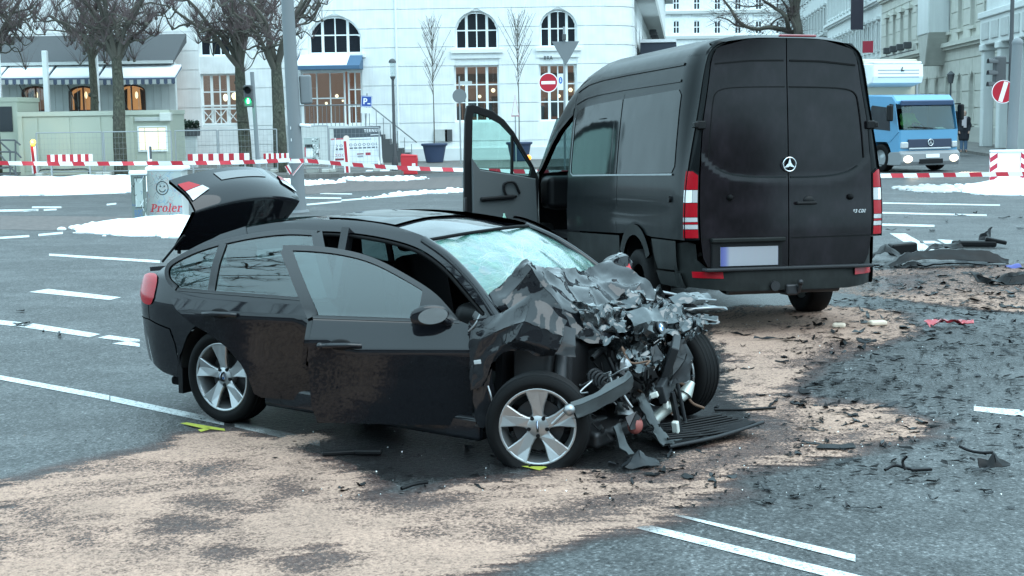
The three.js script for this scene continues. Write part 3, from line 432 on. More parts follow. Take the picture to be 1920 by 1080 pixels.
// floor, bulkhead, boot, cabin
part('floor_pan', [rbox(2.7, 0.06, 1.5, 0.02, 0.75, 0.20, 0), box(0.05, 0.72, 1.45, 2.12, 0.55, 0), box(0.8, 0.05, 1.3, -0.5, 0.40, 0), box(0.04, 0.6, 1.3, -0.25, 0.65, 0), box(0.5, 0.03, 1.25, -0.32, 0.95, 0)], M.fabric, car);
part('boot_rim', [barOf([-0.6, 0.99, 0.62], [-0.88, 0.95, 0.60], 0.10, 0.03), barOf([-0.6, 0.99, -0.62], [-0.88, 0.95, -0.60], 0.10, 0.03), barOf([-0.90, 0.80, -0.62], [-0.90, 0.80, 0.62], 0.08, 0.05)], M.paint, car);
for (const [s, u] of [[0.37, 1.0], [-0.37, 1.0]]) {
  const seat = part('seat', [rbox(0.52, 0.18, 0.5, 0.06, u + 0.12, 0.44, s), rbox(0.17, 0.62, 0.48, 0.07, u - 0.22, 0.78, s, 0, 0, 0.22)], M.fabric, car);
  part('headrest', rbox(0.12, 0.20, 0.27, 0.05, u - 0.34, 1.20, s, 0, 0, 0.12), M.fabric, seat);
}
part('rear_seat', [rbox(0.5, 0.2, 1.3, 0.06, 0.2, 0.42, 0), rbox(0.16, 0.6, 1.3, 0.07, -0.1, 0.75, 0, 0, 0, 0.3), ...[-0.4, 0.4].map((z) => rbox(0.1, 0.15, 0.25, 0.04, -0.24, 1.08, z))], M.fabric, car);
part('dashboard', [rbox(0.34, 0.26, 1.42, 0.08, 1.92, 0.82, 0), rbox(0.2, 0.1, 0.4, 0.05, 1.84, 0.95, -0.36)], M.trim, car);
part('steering_wheel', [tr(new THREE.TorusGeometry(0.185, 0.016, 8, 32), 1.66, 0.90, -0.37, 0, Math.PI / 2, 0.3), tr(new THREE.SphereGeometry(0.075, 14, 10).scale(0.5, 1, 1), 1.68, 0.89, -0.37), rod([1.68, 0.89, -0.37], [1.9, 0.8, -0.37], 0.03)], M.trim, car);
// boot lid standing open: outer skin turned forward, number-plate face on top
{
  const L = new THREE.Group(); const lid = (a, t, o = 0) => { // a: -1..1 across, t: 0 hinge .. 0.5 along the top .. 1 down the rear face
    const hw = lerp(0.50, 0.55, Math.min(1, t * 1.6)), arch = 0.11 * (1 - a * a); let x, y;
    if (t < 0.58) { const k = t / 0.58; x = -k * (0.39 + arch); y = 0.035 * Math.sin(k * 1.3) + 0.02 * k; } else { const k = (t - 0.58) / 0.42, f = Math.min(1, k * 2.2); x = -(0.39 + arch) - 0.055 * Math.sin(f * Math.PI / 2) + 0.02 * k; y = 0.055 - 0.055 * (1 - Math.cos(f * Math.PI / 2)) * 0.6 - k * 0.29; }
    return [x, y - 0.03 * a * a - o, a * hw];
  };
  const lidMesh = part('boot_lid', panel([[-1, 0], [1, 0], [1, 1], [-1, 1]], lid, { cell: 0.06, th: 0.03, flip: true }), M.paint, car);
  lidMesh.position.set(-0.76, 1.06, 0); lidMesh.rotation.z = -123 * RAD;
  const on = (o) => (a, t) => { const p = lid(a, t); return [p[0] - o, p[1] + o * 0.6, p[2]]; };
  for (const s of [1, -1]) {
    part('lid_tail_light', panel([[s * 0.76, 0.79], [s * 0.99, 0.77], [s * 0.985, 0.90], [s * 0.84, 0.89]], on(0.012), { cell: 0.06, th: 0.01, flip: true }), M.redLamp, lidMesh);
    part('lid_reversing_light', panel([[s * 0.70, 0.73], [s * 0.99, 0.67], [s * 0.99, 0.765], [s * 0.74, 0.785]], on(0.012), { cell: 0.06, th: 0.01, flip: true }), M.clearLamp, lidMesh);
    part('lid_hinge', tube([[-0.05, -0.03, s * 0.42], [0.0, -0.07, s * 0.42], [0.05, -0.05, s * 0.42]], 0.014, 14, 6), M.trim, lidMesh);
    part('boot_strut', rod([-0.84, 1.0, s * 0.57], [-0.62, 1.20, s * 0.57], 0.009), M.trim, car);
  }
  part('number_plate', panel([[-0.42, 0.80], [0.42, 0.80], [0.42, 0.93], [-0.42, 0.93]], on(0.006), { cell: 0.1, th: 0.005, flip: true }), std([0.17, 0.175, 0.18], 0.5), lidMesh, 'blank grey number plate');
  part('inner_lining', panel([[-0.9, 0.05], [0.9, 0.05], [0.9, 0.55], [-0.9, 0.55]], (a, t) => lid(a, t, 0.045), { cell: 0.1, th: 0.01 }), M.fabric, lidMesh);
}
// ---------- crushed front of the saloon ----------
{
  const crush = M.paintDull, B = M.blackPlastic;
  // bonnet, folded into a tent in front of the windscreen
  part('bonnet', crumple([
    [[1.97, 0.90, 0.80], [2.03, 1.02, 0.66], [2.13, 1.19, 0.50], [2.09, 1.19, 0.33], [2.10, 1.14, 0.12], [2.12, 1.08, -0.10], [2.10, 1.06, -0.34], [2.14, 1.09, -0.55]],
    [[2.03, 0.84, 0.84], [2.10, 0.96, 0.70], [2.21, 1.165, 0.52], [2.24, 1.09, 0.36], [2.25, 1.03, 0.16], [2.26, 1.0, -0.06], [2.24, 0.98, -0.30], [2.30, 1.06, -0.55]],
    [[2.05, 0.80, 0.83], [2.12, 0.92, 0.68], [2.30, 1.06, 0.50], [2.38, 0.98, 0.36], [2.40, 0.93, 0.18], [2.42, 0.92, -0.04], [2.44, 0.90, -0.28], [2.44, 1.0, -0.52]],
    [[2.06, 0.78, 0.80], [2.16, 0.88, 0.66], [2.42, 0.93, 0.48], [2.50, 0.86, 0.36], [2.54, 0.83, 0.20], [2.58, 0.84, -0.02], [2.62, 0.84, -0.26], [2.62, 0.90, -0.50]],
    [[2.08, 0.76, 0.78], [2.20, 0.84, 0.64], [2.50, 0.79, 0.47], [2.57, 0.72, 0.36], [2.64, 0.70, 0.20], [2.70, 0.73, -0.02], [2.78, 0.76, -0.26], [2.82, 0.80, -0.50]],
  ], { div: 9, amp: 0.08, freq: 4.2, sd: 2, crease: 44, fine: 0.05, second: 0.38 }), crush, car, 'folded and buckled black bonnet');
  // cut-back hollow under the tent
  part('bonnet_inner', crumple([[[2.14, 0.95, 0.66], [2.2, 1.05, 0.50], [2.16, 1.0, 0.3]], [[2.16, 0.80, 0.62], [2.3, 0.85, 0.48], [2.26, 0.82, 0.3]]], { div: 5, amp: 0.02, sd: 9 }), B, car);
  // right wing, torn loose from the door edge, tented over the wheel
  part('front_wing', crumple([
    [[2.02, 0.885, 0.86], [2.12, 0.91, 0.86], [2.26, 0.99, 0.84], [2.40, 1.055, 0.80], [2.50, 0.99, 0.76], [2.58, 0.92, 0.72]],
    [[2.03, 0.76, 0.885], [2.13, 0.80, 0.91], [2.27, 0.88, 0.93], [2.41, 0.93, 0.91], [2.52, 0.89, 0.86], [2.60, 0.84, 0.78]],
    [[2.04, 0.62, 0.885], [2.13, 0.66, 0.905], [2.25, 0.755, 0.93], [2.36, 0.82, 0.93], [2.48, 0.80, 0.88], [2.58, 0.76, 0.80]],
    [[2.05, 0.48, 0.88], [2.12, 0.52, 0.89], [2.19, 0.66, 0.91], [2.30, 0.745, 0.91], [2.42, 0.745, 0.86], [2.52, 0.72, 0.78]],
  ], { div: 7, amp: 0.055, freq: 4.0, sd: 5, crease: 42, fine: 0.04, second: 0.38 }), crush, car, 'buckled right front wing');
  part('front_wing_lower', crumple([[[2.05, 0.50, 0.88], [2.13, 0.54, 0.89], [2.18, 0.62, 0.89]], [[2.05, 0.36, 0.875], [2.12, 0.36, 0.87], [2.17, 0.44, 0.86]], [[2.05, 0.26, 0.86], [2.10, 0.25, 0.85], [2.14, 0.30, 0.84]]], { div: 5, amp: 0.02, sd: 8 }), crush, car);
  part('side_indicator', rbox(0.055, 0.028, 0.012, 0.006, 2.09, 0.655, 0.905, 0, 0, 0.2), M.clearLamp, car);
  ;[tube([[2.02, 0.83, 0.90], [2.06, 0.87, 0.895], [2.08, 0.93, 0.87]], 0.008, 8, 5), tube([[2.16, 0.52, 0.90], [2.19, 0.46, 0.91], [2.20, 0.38, 0.90], [2.22, 0.32, 0.90]], 0.006, 10, 5)].forEach((g) => part('torn_edge', g, M.steel, car));
  // left wing, pushed up and back
  part('left_wing', crumple([
    [[2.05, 1.02, -0.55], [2.10, 1.10, -0.60], [2.17, 1.17, -0.66], [2.18, 1.14, -0.74], [2.17, 0.98, -0.80]],
    [[2.18, 1.06, -0.50], [2.20, 1.12, -0.55], [2.25, 1.14, -0.60], [2.25, 1.05, -0.68], [2.24, 0.90, -0.74]],
    [[2.28, 0.96, -0.46], [2.30, 0.98, -0.50], [2.32, 0.97, -0.55], [2.30, 0.90, -0.62], [2.30, 0.82, -0.68]],
    [[2.40, 0.88, -0.42], [2.44, 0.87, -0.46], [2.48, 0.85, -0.50], [2.52, 0.80, -0.56], [2.54, 0.74, -0.62]],
  ], { div: 5, amp: 0.05, freq: 6, sd: 11, crease: 27, fine: 0.05, second: 0.4 }), crush, car, 'crumpled left front wing');
  ;[tube([[2.08, 1.04, -0.54], [2.15, 1.11, -0.58], [2.20, 1.165, -0.63], [2.19, 1.08, -0.71]], 0.007, 14, 5), tube([[2.36, 0.93, -0.40], [2.46, 0.96, -0.46], [2.56, 0.93, -0.60], [2.60, 0.90, -0.72]], 0.012, 14, 5), tube([[2.42, 0.90, -0.1], [2.52, 0.93, -0.25], [2.60, 0.90, -0.4]], 0.009, 12, 5)].forEach((g) => part('bare_edge', g, M.steel, car));
  part('red_scrap', crumple([[[2.24, 1.06, -0.54], [2.27, 1.10, -0.60]], [[2.27, 1.03, -0.54], [2.31, 1.05, -0.60]]], { div: 3, amp: 0.02, sd: 3 }), M.redPlastic, car);
  // torn nose: bare and dull sheet metal bunched round the bonnet badge
  seed(77);
  const foilDark = phys([0.065, 0.072, 0.076], 0.16, { clearcoat: 0.6, clearcoatRoughness: 0.05, metalness: 0.85 });
  const bunch = [[[2.46, 0.94, 0.40], [2.54, 0.96, 0.14]], [[2.50, 0.96, 0.06], [2.58, 0.98, -0.2]], [[2.54, 0.92, -0.22], [2.60, 0.97, -0.46]], [[2.68, 0.76, 0.12], [2.74, 0.74, -0.12]], [[2.52, 0.90, 0.22], [2.62, 0.93, -0.06]], [[2.60, 0.87, -0.10], [2.66, 0.92, -0.36]], [[2.60, 0.78, 0.36], [2.68, 0.80, 0.04]], [[2.66, 0.82, -0.08], [2.74, 0.88, -0.38]], [[2.62, 0.72, 0.30], [2.72, 0.70, 0.02]], [[2.72, 0.78, -0.2], [2.80, 0.86, -0.48]]];
  bunch.forEach(([a, b], i) => { const rows = []; for (let r = 0; r < 3; r++) { const row = []; for (let c = 0; c < 4; c++) { const t = c / 3; row.push([lerp(a[0], b[0], t) + r * 0.05 + rr(-0.05, 0.05), lerp(a[1], b[1], t) - r * 0.08 + rr(-0.05, 0.05), lerp(a[2], b[2], t) + rr(-0.04, 0.04)]); } rows.push(row); } part('crumpled_panel', crumple(rows, { div: 10, amp: 0.10, freq: 7.5, sd: 20 + i, crease: 48, edge: 0.03, fine: 0.1 }), foilDark, car); });
  // nose emblem, bent
  part('emblem_plate', crumple([[[2.66, 0.90, 0.16], [2.70, 0.92, 0.02], [2.72, 0.90, -0.14]], [[2.72, 0.83, 0.17], [2.77, 0.85, 0.02], [2.78, 0.82, -0.14]], [[2.73, 0.74, 0.14], [2.78, 0.75, 0.01], [2.79, 0.73, -0.12]]], { div: 5, amp: 0.03, freq: 10, sd: 31 }), foilDark, car);
  part('round_emblem', tr(new THREE.CylinderGeometry(0.040, 0.040, 0.012, 24), 2.79, 0.80, -0.06, 0, 0, -Math.PI / 2 + 0.35), capMat, car);
  part('right_headlight', crumple([[[2.52, 0.90, 0.74], [2.60, 0.88, 0.66]], [[2.50, 0.80, 0.76], [2.60, 0.78, 0.66]], [[2.50, 0.72, 0.72], [2.58, 0.70, 0.62]]], { div: 4, amp: 0.02, sd: 6 }), phys([0.10, 0.11, 0.12], 0.2, { clearcoat: 1 }), car);
  // left strips bent out to the side
  part('bent_panel_strip', [crumple([[[2.62, 0.92, -0.50], [2.70, 0.94, -0.66], [2.72, 0.90, -0.86]], [[2.68, 0.88, -0.48], [2.76, 0.89, -0.64], [2.76, 0.86, -0.86]]], { div: 5, amp: 0.03, sd: 41 }), crumple([[[2.66, 0.86, -0.56], [2.78, 0.86, -0.70], [2.80, 0.81, -0.98]], [[2.72, 0.83, -0.55], [2.83, 0.83, -0.70], [2.81, 0.79, -0.98]]], { div: 5, amp: 0.03, sd: 42 }), crumple([[[2.64, 0.82, -0.58], [2.76, 0.80, -0.72], [2.80, 0.76, -0.86]], [[2.66, 0.74, -0.56], [2.78, 0.73, -0.70], [2.82, 0.72, -0.84]]], { div: 5, amp: 0.03, sd: 43 })], foilDark, car);
  ;[tube([[2.64, 0.90, -0.5], [2.76, 0.90, -0.66], [2.78, 0.87, -0.88]], 0.008, 12, 5), tube([[2.70, 0.84, -0.56], [2.84, 0.845, -0.72], [2.80, 0.80, -1.0]], 0.010, 12, 5), tube([[2.68, 0.80, -0.58], [2.80, 0.76, -0.74], [2.82, 0.73, -0.86]], 0.007, 12, 5)].forEach((g) => part('torn_strip_edge', g, M.steel, car));
  part('battery_bracket', crumple([[[2.68, 0.80, -0.62], [2.76, 0.79, -0.72]], [[2.70, 0.72, -0.60], [2.79, 0.72, -0.70]]], { div: 3, amp: 0.02, sd: 49 }), std([0.35, 0.36, 0.34], 0.5), car);
  // engine, chassis legs, radiator remains
  part('engine_block', [rbox(0.50, 0.34, 0.42, 0.03, 2.40, 0.52, 0.12, 0, 0.15, 0.1), rbox(0.4, 0.14, 0.28, 0.03, 2.42, 0.74, 0.10, 0, 0.2, 0.15), cyl(0.09, 0.09, 0.10, 20, 2.66, 0.46, 0.22, 0, 0, Math.PI / 2), cyl(0.06, 0.06, 0.1, 20, 2.66, 0.60, 0.02, 0, 0, Math.PI / 2), rbox(0.55, 0.25, 0.5, 0.04, 2.30, 0.38, -0.35), rbox(0.3, 0.35, 0.4, 0.04, 2.30, 0.62, -0.45), rbox(0.26, 0.4, 0.3, 0.04, 2.32, 0.55, 0.55), rbox(0.5, 0.5, 1.1, 0.05, 2.25, 0.52, 0)], M.darkSteel, car);
  for (let i = 0; i < 7; i++) part('pulley_rib', tr(new THREE.TorusGeometry(0.05 + (i % 3) * 0.018, 0.008, 6, 20), 2.63 + (i % 2) * 0.05, 0.42 + (i % 4) * 0.07, 0.34 - i * 0.085, 0, Math.PI / 2 + 0.3), i % 2 ? M.steel : B, car);
  part('bellows', Array.from({ length: 6 }, (_, i) => tr(new THREE.TorusGeometry(0.042, 0.010, 6, 18), 2.60 + i * 0.016, 0.55 - i * 0.012, 0.42 - i * 0.012, 0, 1.1)), M.plasticGrey, car);
  const beamMat = std([0.05, 0.057, 0.06], 0.42, { metalness: 0.35 });
  part('bumper_beam', crumple([[[2.70, 0.475, 0.86], [2.76, 0.52, 0.70], [2.82, 0.575, 0.52], [2.83, 0.60, 0.44]], [[2.73, 0.46, 0.87], [2.80, 0.505, 0.71], [2.86, 0.56, 0.53], [2.87, 0.59, 0.45]], [[2.74, 0.395, 0.86], [2.80, 0.435, 0.70], [2.86, 0.49, 0.52], [2.87, 0.525, 0.44]], [[2.70, 0.39, 0.85], [2.76, 0.425, 0.69], [2.82, 0.48, 0.51], [2.83, 0.515, 0.43]]], { div: 4, amp: 0.012, sd: 51, th: 0.004 }), beamMat, car, 'bent grey bumper beam');
  part('beam_end', [tr(new THREE.SphereGeometry(0.035, 10, 8), 2.70, 0.445, 0.88), rod([2.68, 0.43, 0.90], [2.62, 0.36, 0.93], 0.012)], M.steel, car);
  part('chassis_leg', [crumple([[[2.84, 0.44, 0.36], [2.84, 0.45, 0.28]], [[2.88, 0.33, 0.30], [2.88, 0.34, 0.21]], [[2.91, 0.22, 0.26], [2.91, 0.23, 0.17]], [[2.95, 0.13, 0.20], [2.95, 0.14, 0.10]], [[3.0, 0.12, 0.13], [3.0, 0.13, 0.03]]], { div: 4, amp: 0.02, sd: 53, th: 0.012 })], beamMat, car, 'torn grey bracket reaching to the ground');
  part('lower_bracket', crumple([[[2.80, 0.30, 0.56], [2.80, 0.30, 0.48]], [[2.84, 0.18, 0.54], [2.84, 0.18, 0.46]], [[2.87, 0.12, 0.50], [2.87, 0.12, 0.43]]], { div: 3, amp: 0.015, sd: 54, th: 0.012 }), beamMat, car);
  part('steering_rack_tube', [rod([2.82, 0.24, 0.10], [2.88, 0.36, -0.24], 0.036, 0.032, 14), rod([2.88, 0.36, -0.24], [2.90, 0.43, -0.30], 0.05, 0.02, 10)], std([0.42, 0.45, 0.42], 0.4, { metalness: 0.5 }), car);
  part('radiator', [rbox(0.05, 0.30, 0.24, 0.01, 2.84, 0.58, -0.22, 0.2, 0.4, -0.3), rbox(0.05, 0.12, 0.30, 0.01, 2.86, 0.46, -0.16, 0.3, 0.2, 0.2)], M.plasticGrey, car).position.z = 0.13;
  part('radiator_frame', [crumple([[[2.84, 0.70, -0.22], [2.88, 0.72, -0.34]], [[2.88, 0.58, -0.18], [2.92, 0.60, -0.36]], [[2.89, 0.46, -0.10], [2.92, 0.47, -0.30]]], { div: 4, amp: 0.05, freq: 14, sd: 57, th: 0.01 }), rod([2.90, 0.5, -0.2], [2.94, 0.22, -0.26], 0.012), barOf([2.90, 0.42, -0.14], [2.94, 0.14, -0.2], 0.05, 0.02)], M.plasticGrey, car).position.z = 0.13;
  part('subframe', [rbox(0.5, 0.10, 0.9, 0.03, 2.48, 0.20, 0.15, 0, 0, 0.02), rod([2.55, 0.24, 0.2], [2.56, 0.30, 0.74], 0.03), rod([2.6, 0.26, -0.2], [2.55, 0.40, -0.70], 0.03), rod([2.5, 0.6, -0.6], [2.56, 0.44, -0.68], 0.045), rod([2.45, 0.8, 0.55], [2.54, 0.36, 0.72], 0.04), box(0.1, 0.5, 0.1, 2.55, 0.5, -0.58), rbox(0.5, 0.35, 0.12, 0.02, 2.4, 0.72, -0.55)], M.darkSteel, car);
  part('bare_rim_edge', (() => { const g = new THREE.TorusGeometry(0.235, 0.011, 8, 30, 3.6); g.rotateZ(-1.2); g.rotateY(-9 * RAD); g.translate(2.525, 0.393, -0.655); return g; })(), M.alloy, car);
  ;[hose([2.6, 0.66, 0.45], [2.72, 0.56, 0.1], 0.018, 0.06, 5), hose([2.7, 0.62, 0.0], [2.8, 0.40, -0.2], 0.014, 0.07, 6)].forEach((g) => part('coolant_pipe', g, B, car));
  for (let i = 0; i < 26; i++) { seed(200 + i); const a = [rr(2.5, 2.76), rr(0.3, 0.78), rr(-0.5, 0.62)], b = [a[0] + rr(-0.02, 0.2), a[1] + rr(-0.28, 0.12), a[2] + rr(-0.22, 0.22)]; part(i % 3 ? 'cable' : 'broken_pipe', hose(a, b, rr(0.005, 0.012), 0.05, 300 + i), i % 4 === 0 ? M.steel : i % 4 === 1 ? M.rust : B, car); }
  for (let i = 0; i < 30; i++) { seed(600 + i); const p = [rr(2.52, 2.86), rr(0.22, 0.74), rr(-0.52, 0.64)]; p[0] -= Math.max(0, p[2] - 0.3) * 0.3; const s = rr(0.03, 0.075); part('engine_fragment', crumple([[[p[0], p[1], p[2]], [p[0] + rr(-1, 1) * s, p[1] + rr(-0.6, 1) * s, p[2] - s]], [[p[0] + rr(0, 1) * s, p[1] - s, p[2] + rr(-1, 1) * s], [p[0] + rr(0, 1) * s, p[1] - s * rr(0.4, 1.2), p[2] - s * 1.3]]], { div: 3, amp: 0.03, freq: 20, sd: i, th: 0.008 }), [B, M.darkSteel, M.plasticGrey, M.steel, B, M.darkSteel][i % 6], car); }
  part('fluid_bottle', tr(new THREE.IcosahedronGeometry(0.055, 2).scale(0.8, 1, 1), 2.84, 0.27, 0.34), std([0.26, 0.07, 0.06], 0.6), car);
  part('white_connector', [rbox(0.04, 0.08, 0.035, 0.008, 2.93, 0.20, -0.02, 0.3), rbox(0.03, 0.05, 0.03, 0.008, 2.90, 0.35, 0.06, 0.3), rbox(0.05, 0.035, 0.03, 0.008, 2.86, 0.42, 0.14, 0, 0.3, 0.4)], std([0.6, 0.62, 0.58], 0.4), car);
}
// ---------- the black delivery van: u forward from the rear doors, v up, w to its left; local x = -w, z = -u ----------
const van = thing('delivery_van', 'tall black delivery van seen from behind with its driver door open', 'van', [2.487, 0.03, -12.98]);
van.rotation.order = 'YXZ'; van.rotation.set(-2.0 * RAD, 15.4 * RAD, -0.9 * RAD);
const L3 = (u, v, w) => [-w, v, -u];
// q runs up the side and over the roof: [q, half width, height]
const SEC = [[0.30, 0.90, 0.30], [0.45, 0.955, 0.45], [0.62, 0.985, 0.62], [0.80, 0.992, 0.80], [1.05, 0.995, 1.05], [1.30, 0.985, 1.30], [1.42, 0.978, 1.42], [1.70, 0.955, 1.70], [2.0, 0.925, 2.0], [2.2, 0.897, 2.2], [2.36, 0.867, 2.36], [2.46, 0.84, 2.46], [2.54, 0.80, 2.53], [2.62, 0.74, 2.585], [2.74, 0.64, 2.63], [2.95, 0.44, 2.66], [3.40, 0.0, 2.675]];
const secW = (q) => tab(SEC.map((s) => [s[0], s[1]]), q), secV = (q) => tab(SEC.map((s) => [s[0], s[2]]), q);
const roofV = (u) => tab([[0, 2.655], [0.3, 2.675], [2.6, 2.675], [3.0, 2.655], [3.3, 2.60], [3.6, 2.51], [3.9, 2.38], [4.15, 2.23], [4.4, 2.08], [4.8, 1.66], [5.0, 1.45], [5.4, 1.30], [5.7, 1.15], [5.9, 0.9]], u);
const planW = (u) => (u > 3.4 ? 1 - 0.075 * Math.pow((u - 3.4) / 2.5, 2) - (u > 5.4 ? 0.25 * Math.pow((u - 5.4) / 0.5, 2) : 0) : 1);
function vanPt(u, q, s, o = 0) {
  let w = secW(q), v = secV(q); const k = (roofV(u) - 1.42) / (2.675 - 1.42); if (v > 1.42) v = 1.42 + (v - 1.42) * k;
  const cr = smooth(0.26, 0.0, u); w *= planW(u) * (1 - cr * (0.012 + 0.075 * smooth(1.2, 2.2, v) * (1 - smooth(2.4, 2.6, v) * 0.4)));
  v -= cr * 0.02 * smooth(2.4, 2.7, v);
  // pressed waist line
  const dent = 0.010 * Math.exp(-Math.pow((v - (1.06 + 0.02 * Math.sin(u))) / 0.035, 2)) * smooth(0.1, 0.4, u);
  return L3(u, v, s * (w - dent + o));
}
const sidePan = (s, o = 0) => (u, q) => vanPt(u, q, s, o);
const archV = (r) => archPts(1.235, 0.50, r, 180, 0, 16);
const VP = phys([0.006, 0.0075, 0.0085], 0.32, { clearcoat: 0.2, clearcoatRoughness: 0.08, specularIntensity: 0.1 });
const VD = phys([0.012, 0.0095, 0.0135], 0.35, { clearcoat: 0.5, clearcoatRoughness: 0.14, specularIntensity: 0.1 });
const VG = phys([0.013, 0.0155, 0.0165], 0.5, { specularIntensity: 0.35 });
const dust = dataTex(512, 512, (i, j) => { const n = tnoise(i / 64, j / 64, 8) * 0.5 + tnoise(i / 12, j / 25.6, 20) * 0.3 + hash2(i, j) * 0.2, v = 120 + n * 135; return [v, v * 0.985, v * 0.95]; }); VG.map = dust; VG.color.multiplyScalar(1.7); VD.map = dust; VD.color.multiplyScalar(1.35);
const wave = dataTex(256, 256, (i, j) => { const v = 128 + (tnoise(i / 42.67, j / 64, 6) - 0.5) * 150 + (tnoise(i / 16, j / 21.33, 12) - 0.5) * 50; return [v, v, v]; }, false); wave.repeat.set(0.5, 0.5); VP.bumpMap = wave; VP.bumpScale = 0.007; M.tintGlass.bumpMap = wave; M.tintGlass.bumpScale = 0.005;
for (const s of [1, -1]) {
  const name = 'body_side', f = { flip: s > 0, cell: 0.11 };
  const uo = 3.42;
  part(name, panel([[0.02, 0.84], [0.80, 0.84], ...archV(0.47).reverse().filter((p) => p[1] > 0.84), [1.66, 0.84], [uo, 0.80], [uo, 2.46], [3.0, 2.5], [0.02, 2.5]], sidePan(s), f), VP, van);
  part('lower_cladding', panel([[1.72, 0.46], [uo, 0.46], [uo, 0.785], [1.70, 0.815], [1.70, 0.60]], sidePan(s, 0.004), f), VG, van);
  part('rear_side_cladding', panel([[0.19, 0.56], [0.68, 0.55], [0.76, 0.70], [0.80, 0.825], [0.20, 0.825]], sidePan(s, 0.004), f), VG, van);
  part('front_body', panel(s > 0 ? [[4.50, 0.42], [5.0, 0.42], [5.2, 0.85], [5.75, 0.80], [5.85, 0.95], [5.4, 1.25], [5.0, 1.42], [4.62, 1.44], [4.58, 1.0]] : [[uo + 0.01, 0.46], [4.3, 0.46], [4.5, 0.85], [5.1, 0.85], [5.85, 0.85], [5.4, 1.25], [5.0, 1.42], [uo + 0.01, 1.42]], sidePan(s), f), VP, van);
  part('front_pillar', [ribbon([[4.78, 1.40], [4.5, 1.78], [4.26, 2.02], [4.0, 2.13], [3.46, 2.2]], 0.10, sidePan(s), { ...f, th: 0.06 })], VP, van);
  part('cab_roof_side', panel([[uo + 0.01, 2.23], [4.1, 2.19], [4.4, 2.12], [4.4, 2.5], [uo + 0.01, 2.5]], sidePan(s), f), VP, van);
  // arch moulding
  const ring = archV(0.445).slice(0), R2 = archV(0.34); part('wheel_arch_trim', panel([...ring.filter((p) => p[1] > 0.62), ...R2.filter((p) => p[1] > 0.62).reverse()], sidePan(s, 0.018), { ...f, th: 0.03, cell: 0.06 }), VG, van);
  part('arch_liner', (() => { const g = new THREE.CylinderGeometry(0.41, 0.41, 0.55, 24, 1, true, 0, Math.PI); g.rotateZ(Math.PI / 2); g.rotateX(0); g.rotateX(-Math.PI / 2 * 0 - Math.PI / 2 + Math.PI / 2); g.translate(-s * 0.68, 0.5, -1.235); return g; })(), M.blackPlasticDS, van);
  // side glazing stuck on the panel, two panes with a bright lower edge
  const p1 = spline2([[3.30, 1.47], [3.30, 2.10], [3.24, 2.16], [1.83, 2.175]], 20), glass = [[3.25, 1.42], [3.30, 1.46], [3.30, 2.1], [3.25, 2.155], [1.82, 2.175], [1.82, 1.43]];
  part('side_window', panel(glass, sidePan(s, 0.006), { ...f, th: 0.01 }), M.tintGlass, van);
  part('side_window', panel([[1.79, 1.43], [1.79, 2.175], [0.34, 2.19], [0.27, 2.14], [0.27, 1.50], [0.33, 1.44]], sidePan(s, 0.006), { ...f, th: 0.01 }), M.tintGlass, van);
  part('window_edge_strip', [ribbon([[3.31, 2.08], [3.312, 1.50], [3.29, 1.435], [3.22, 1.41], [1.8, 1.418], [0.3, 1.425]], 0.016, sidePan(s, 0.012), { ...f, th: 0.01, cell: 0.06 })], M.galv, van);
  for (const [a, b, vv] of [[0.32, 3.35, 2.27], [0.32, 3.38, 2.42]]) part('side_rib', ribbon([[a, vv], [(a + b) / 2, vv + 0.005], [b, vv - 0.01]], 0.022, sidePan(s, 0.010), { ...f, th: 0.014, cell: 0.12 }), VP, van);
  part('panel_seam', ribbon([[1.80, 2.22], [1.79, 1.6], [1.80, 0.84]], 0.008, sidePan(s, 0.0015), { ...f, th: 0.006 }), M.trim, van);
  part('side_marker', cyl(0.03, 0.03, 0.03, 14, ...L3(0.34, 1.20, s * 0.995), 0, 0, Math.PI / 2), M.trim, van);
}
// roof with pressed ribs
part('roof', panel([[0.02, -0.9], [4.42, -0.9], [4.42, 0.9], [0.02, 0.9]], (u, a) => { const q = 3.40 - Math.abs(a), p = vanPt(u, q, Math.sign(a) || 1); const rib = 0.012 * Math.pow(Math.max(0, Math.sin(Math.abs(a) * 22)), 2) * smooth(0.3, 0.6, u) * smooth(3.4, 3.0, u) * smooth(0.85, 0.7, Math.abs(a)); return [p[0], p[1] + rib, p[2]]; }, { cell: 0.08, flip: false }), VP, van);
part('windscreen', panel([[4.38, -0.80], [5.02, -0.86], [5.02, 0.86], [4.38, 0.80]], (u, w) => L3(u + 0.05 * (1 - w * w), roofV(u) - 0.01, w), { cell: 0.2 }), M.sideGlass, van);
part('engine_hood', panel([[4.98, -0.9], [5.85, -0.8], [5.85, 0.8], [4.98, 0.9]], (u, w) => L3(u, roofV(u) - 0.06 * w * w, w), { cell: 0.2 }), VP, van);
part('front_grille', rbox(1.7, 0.6, 0.1, 0.04, ...L3(5.86, 0.7, 0)), M.trim, van);
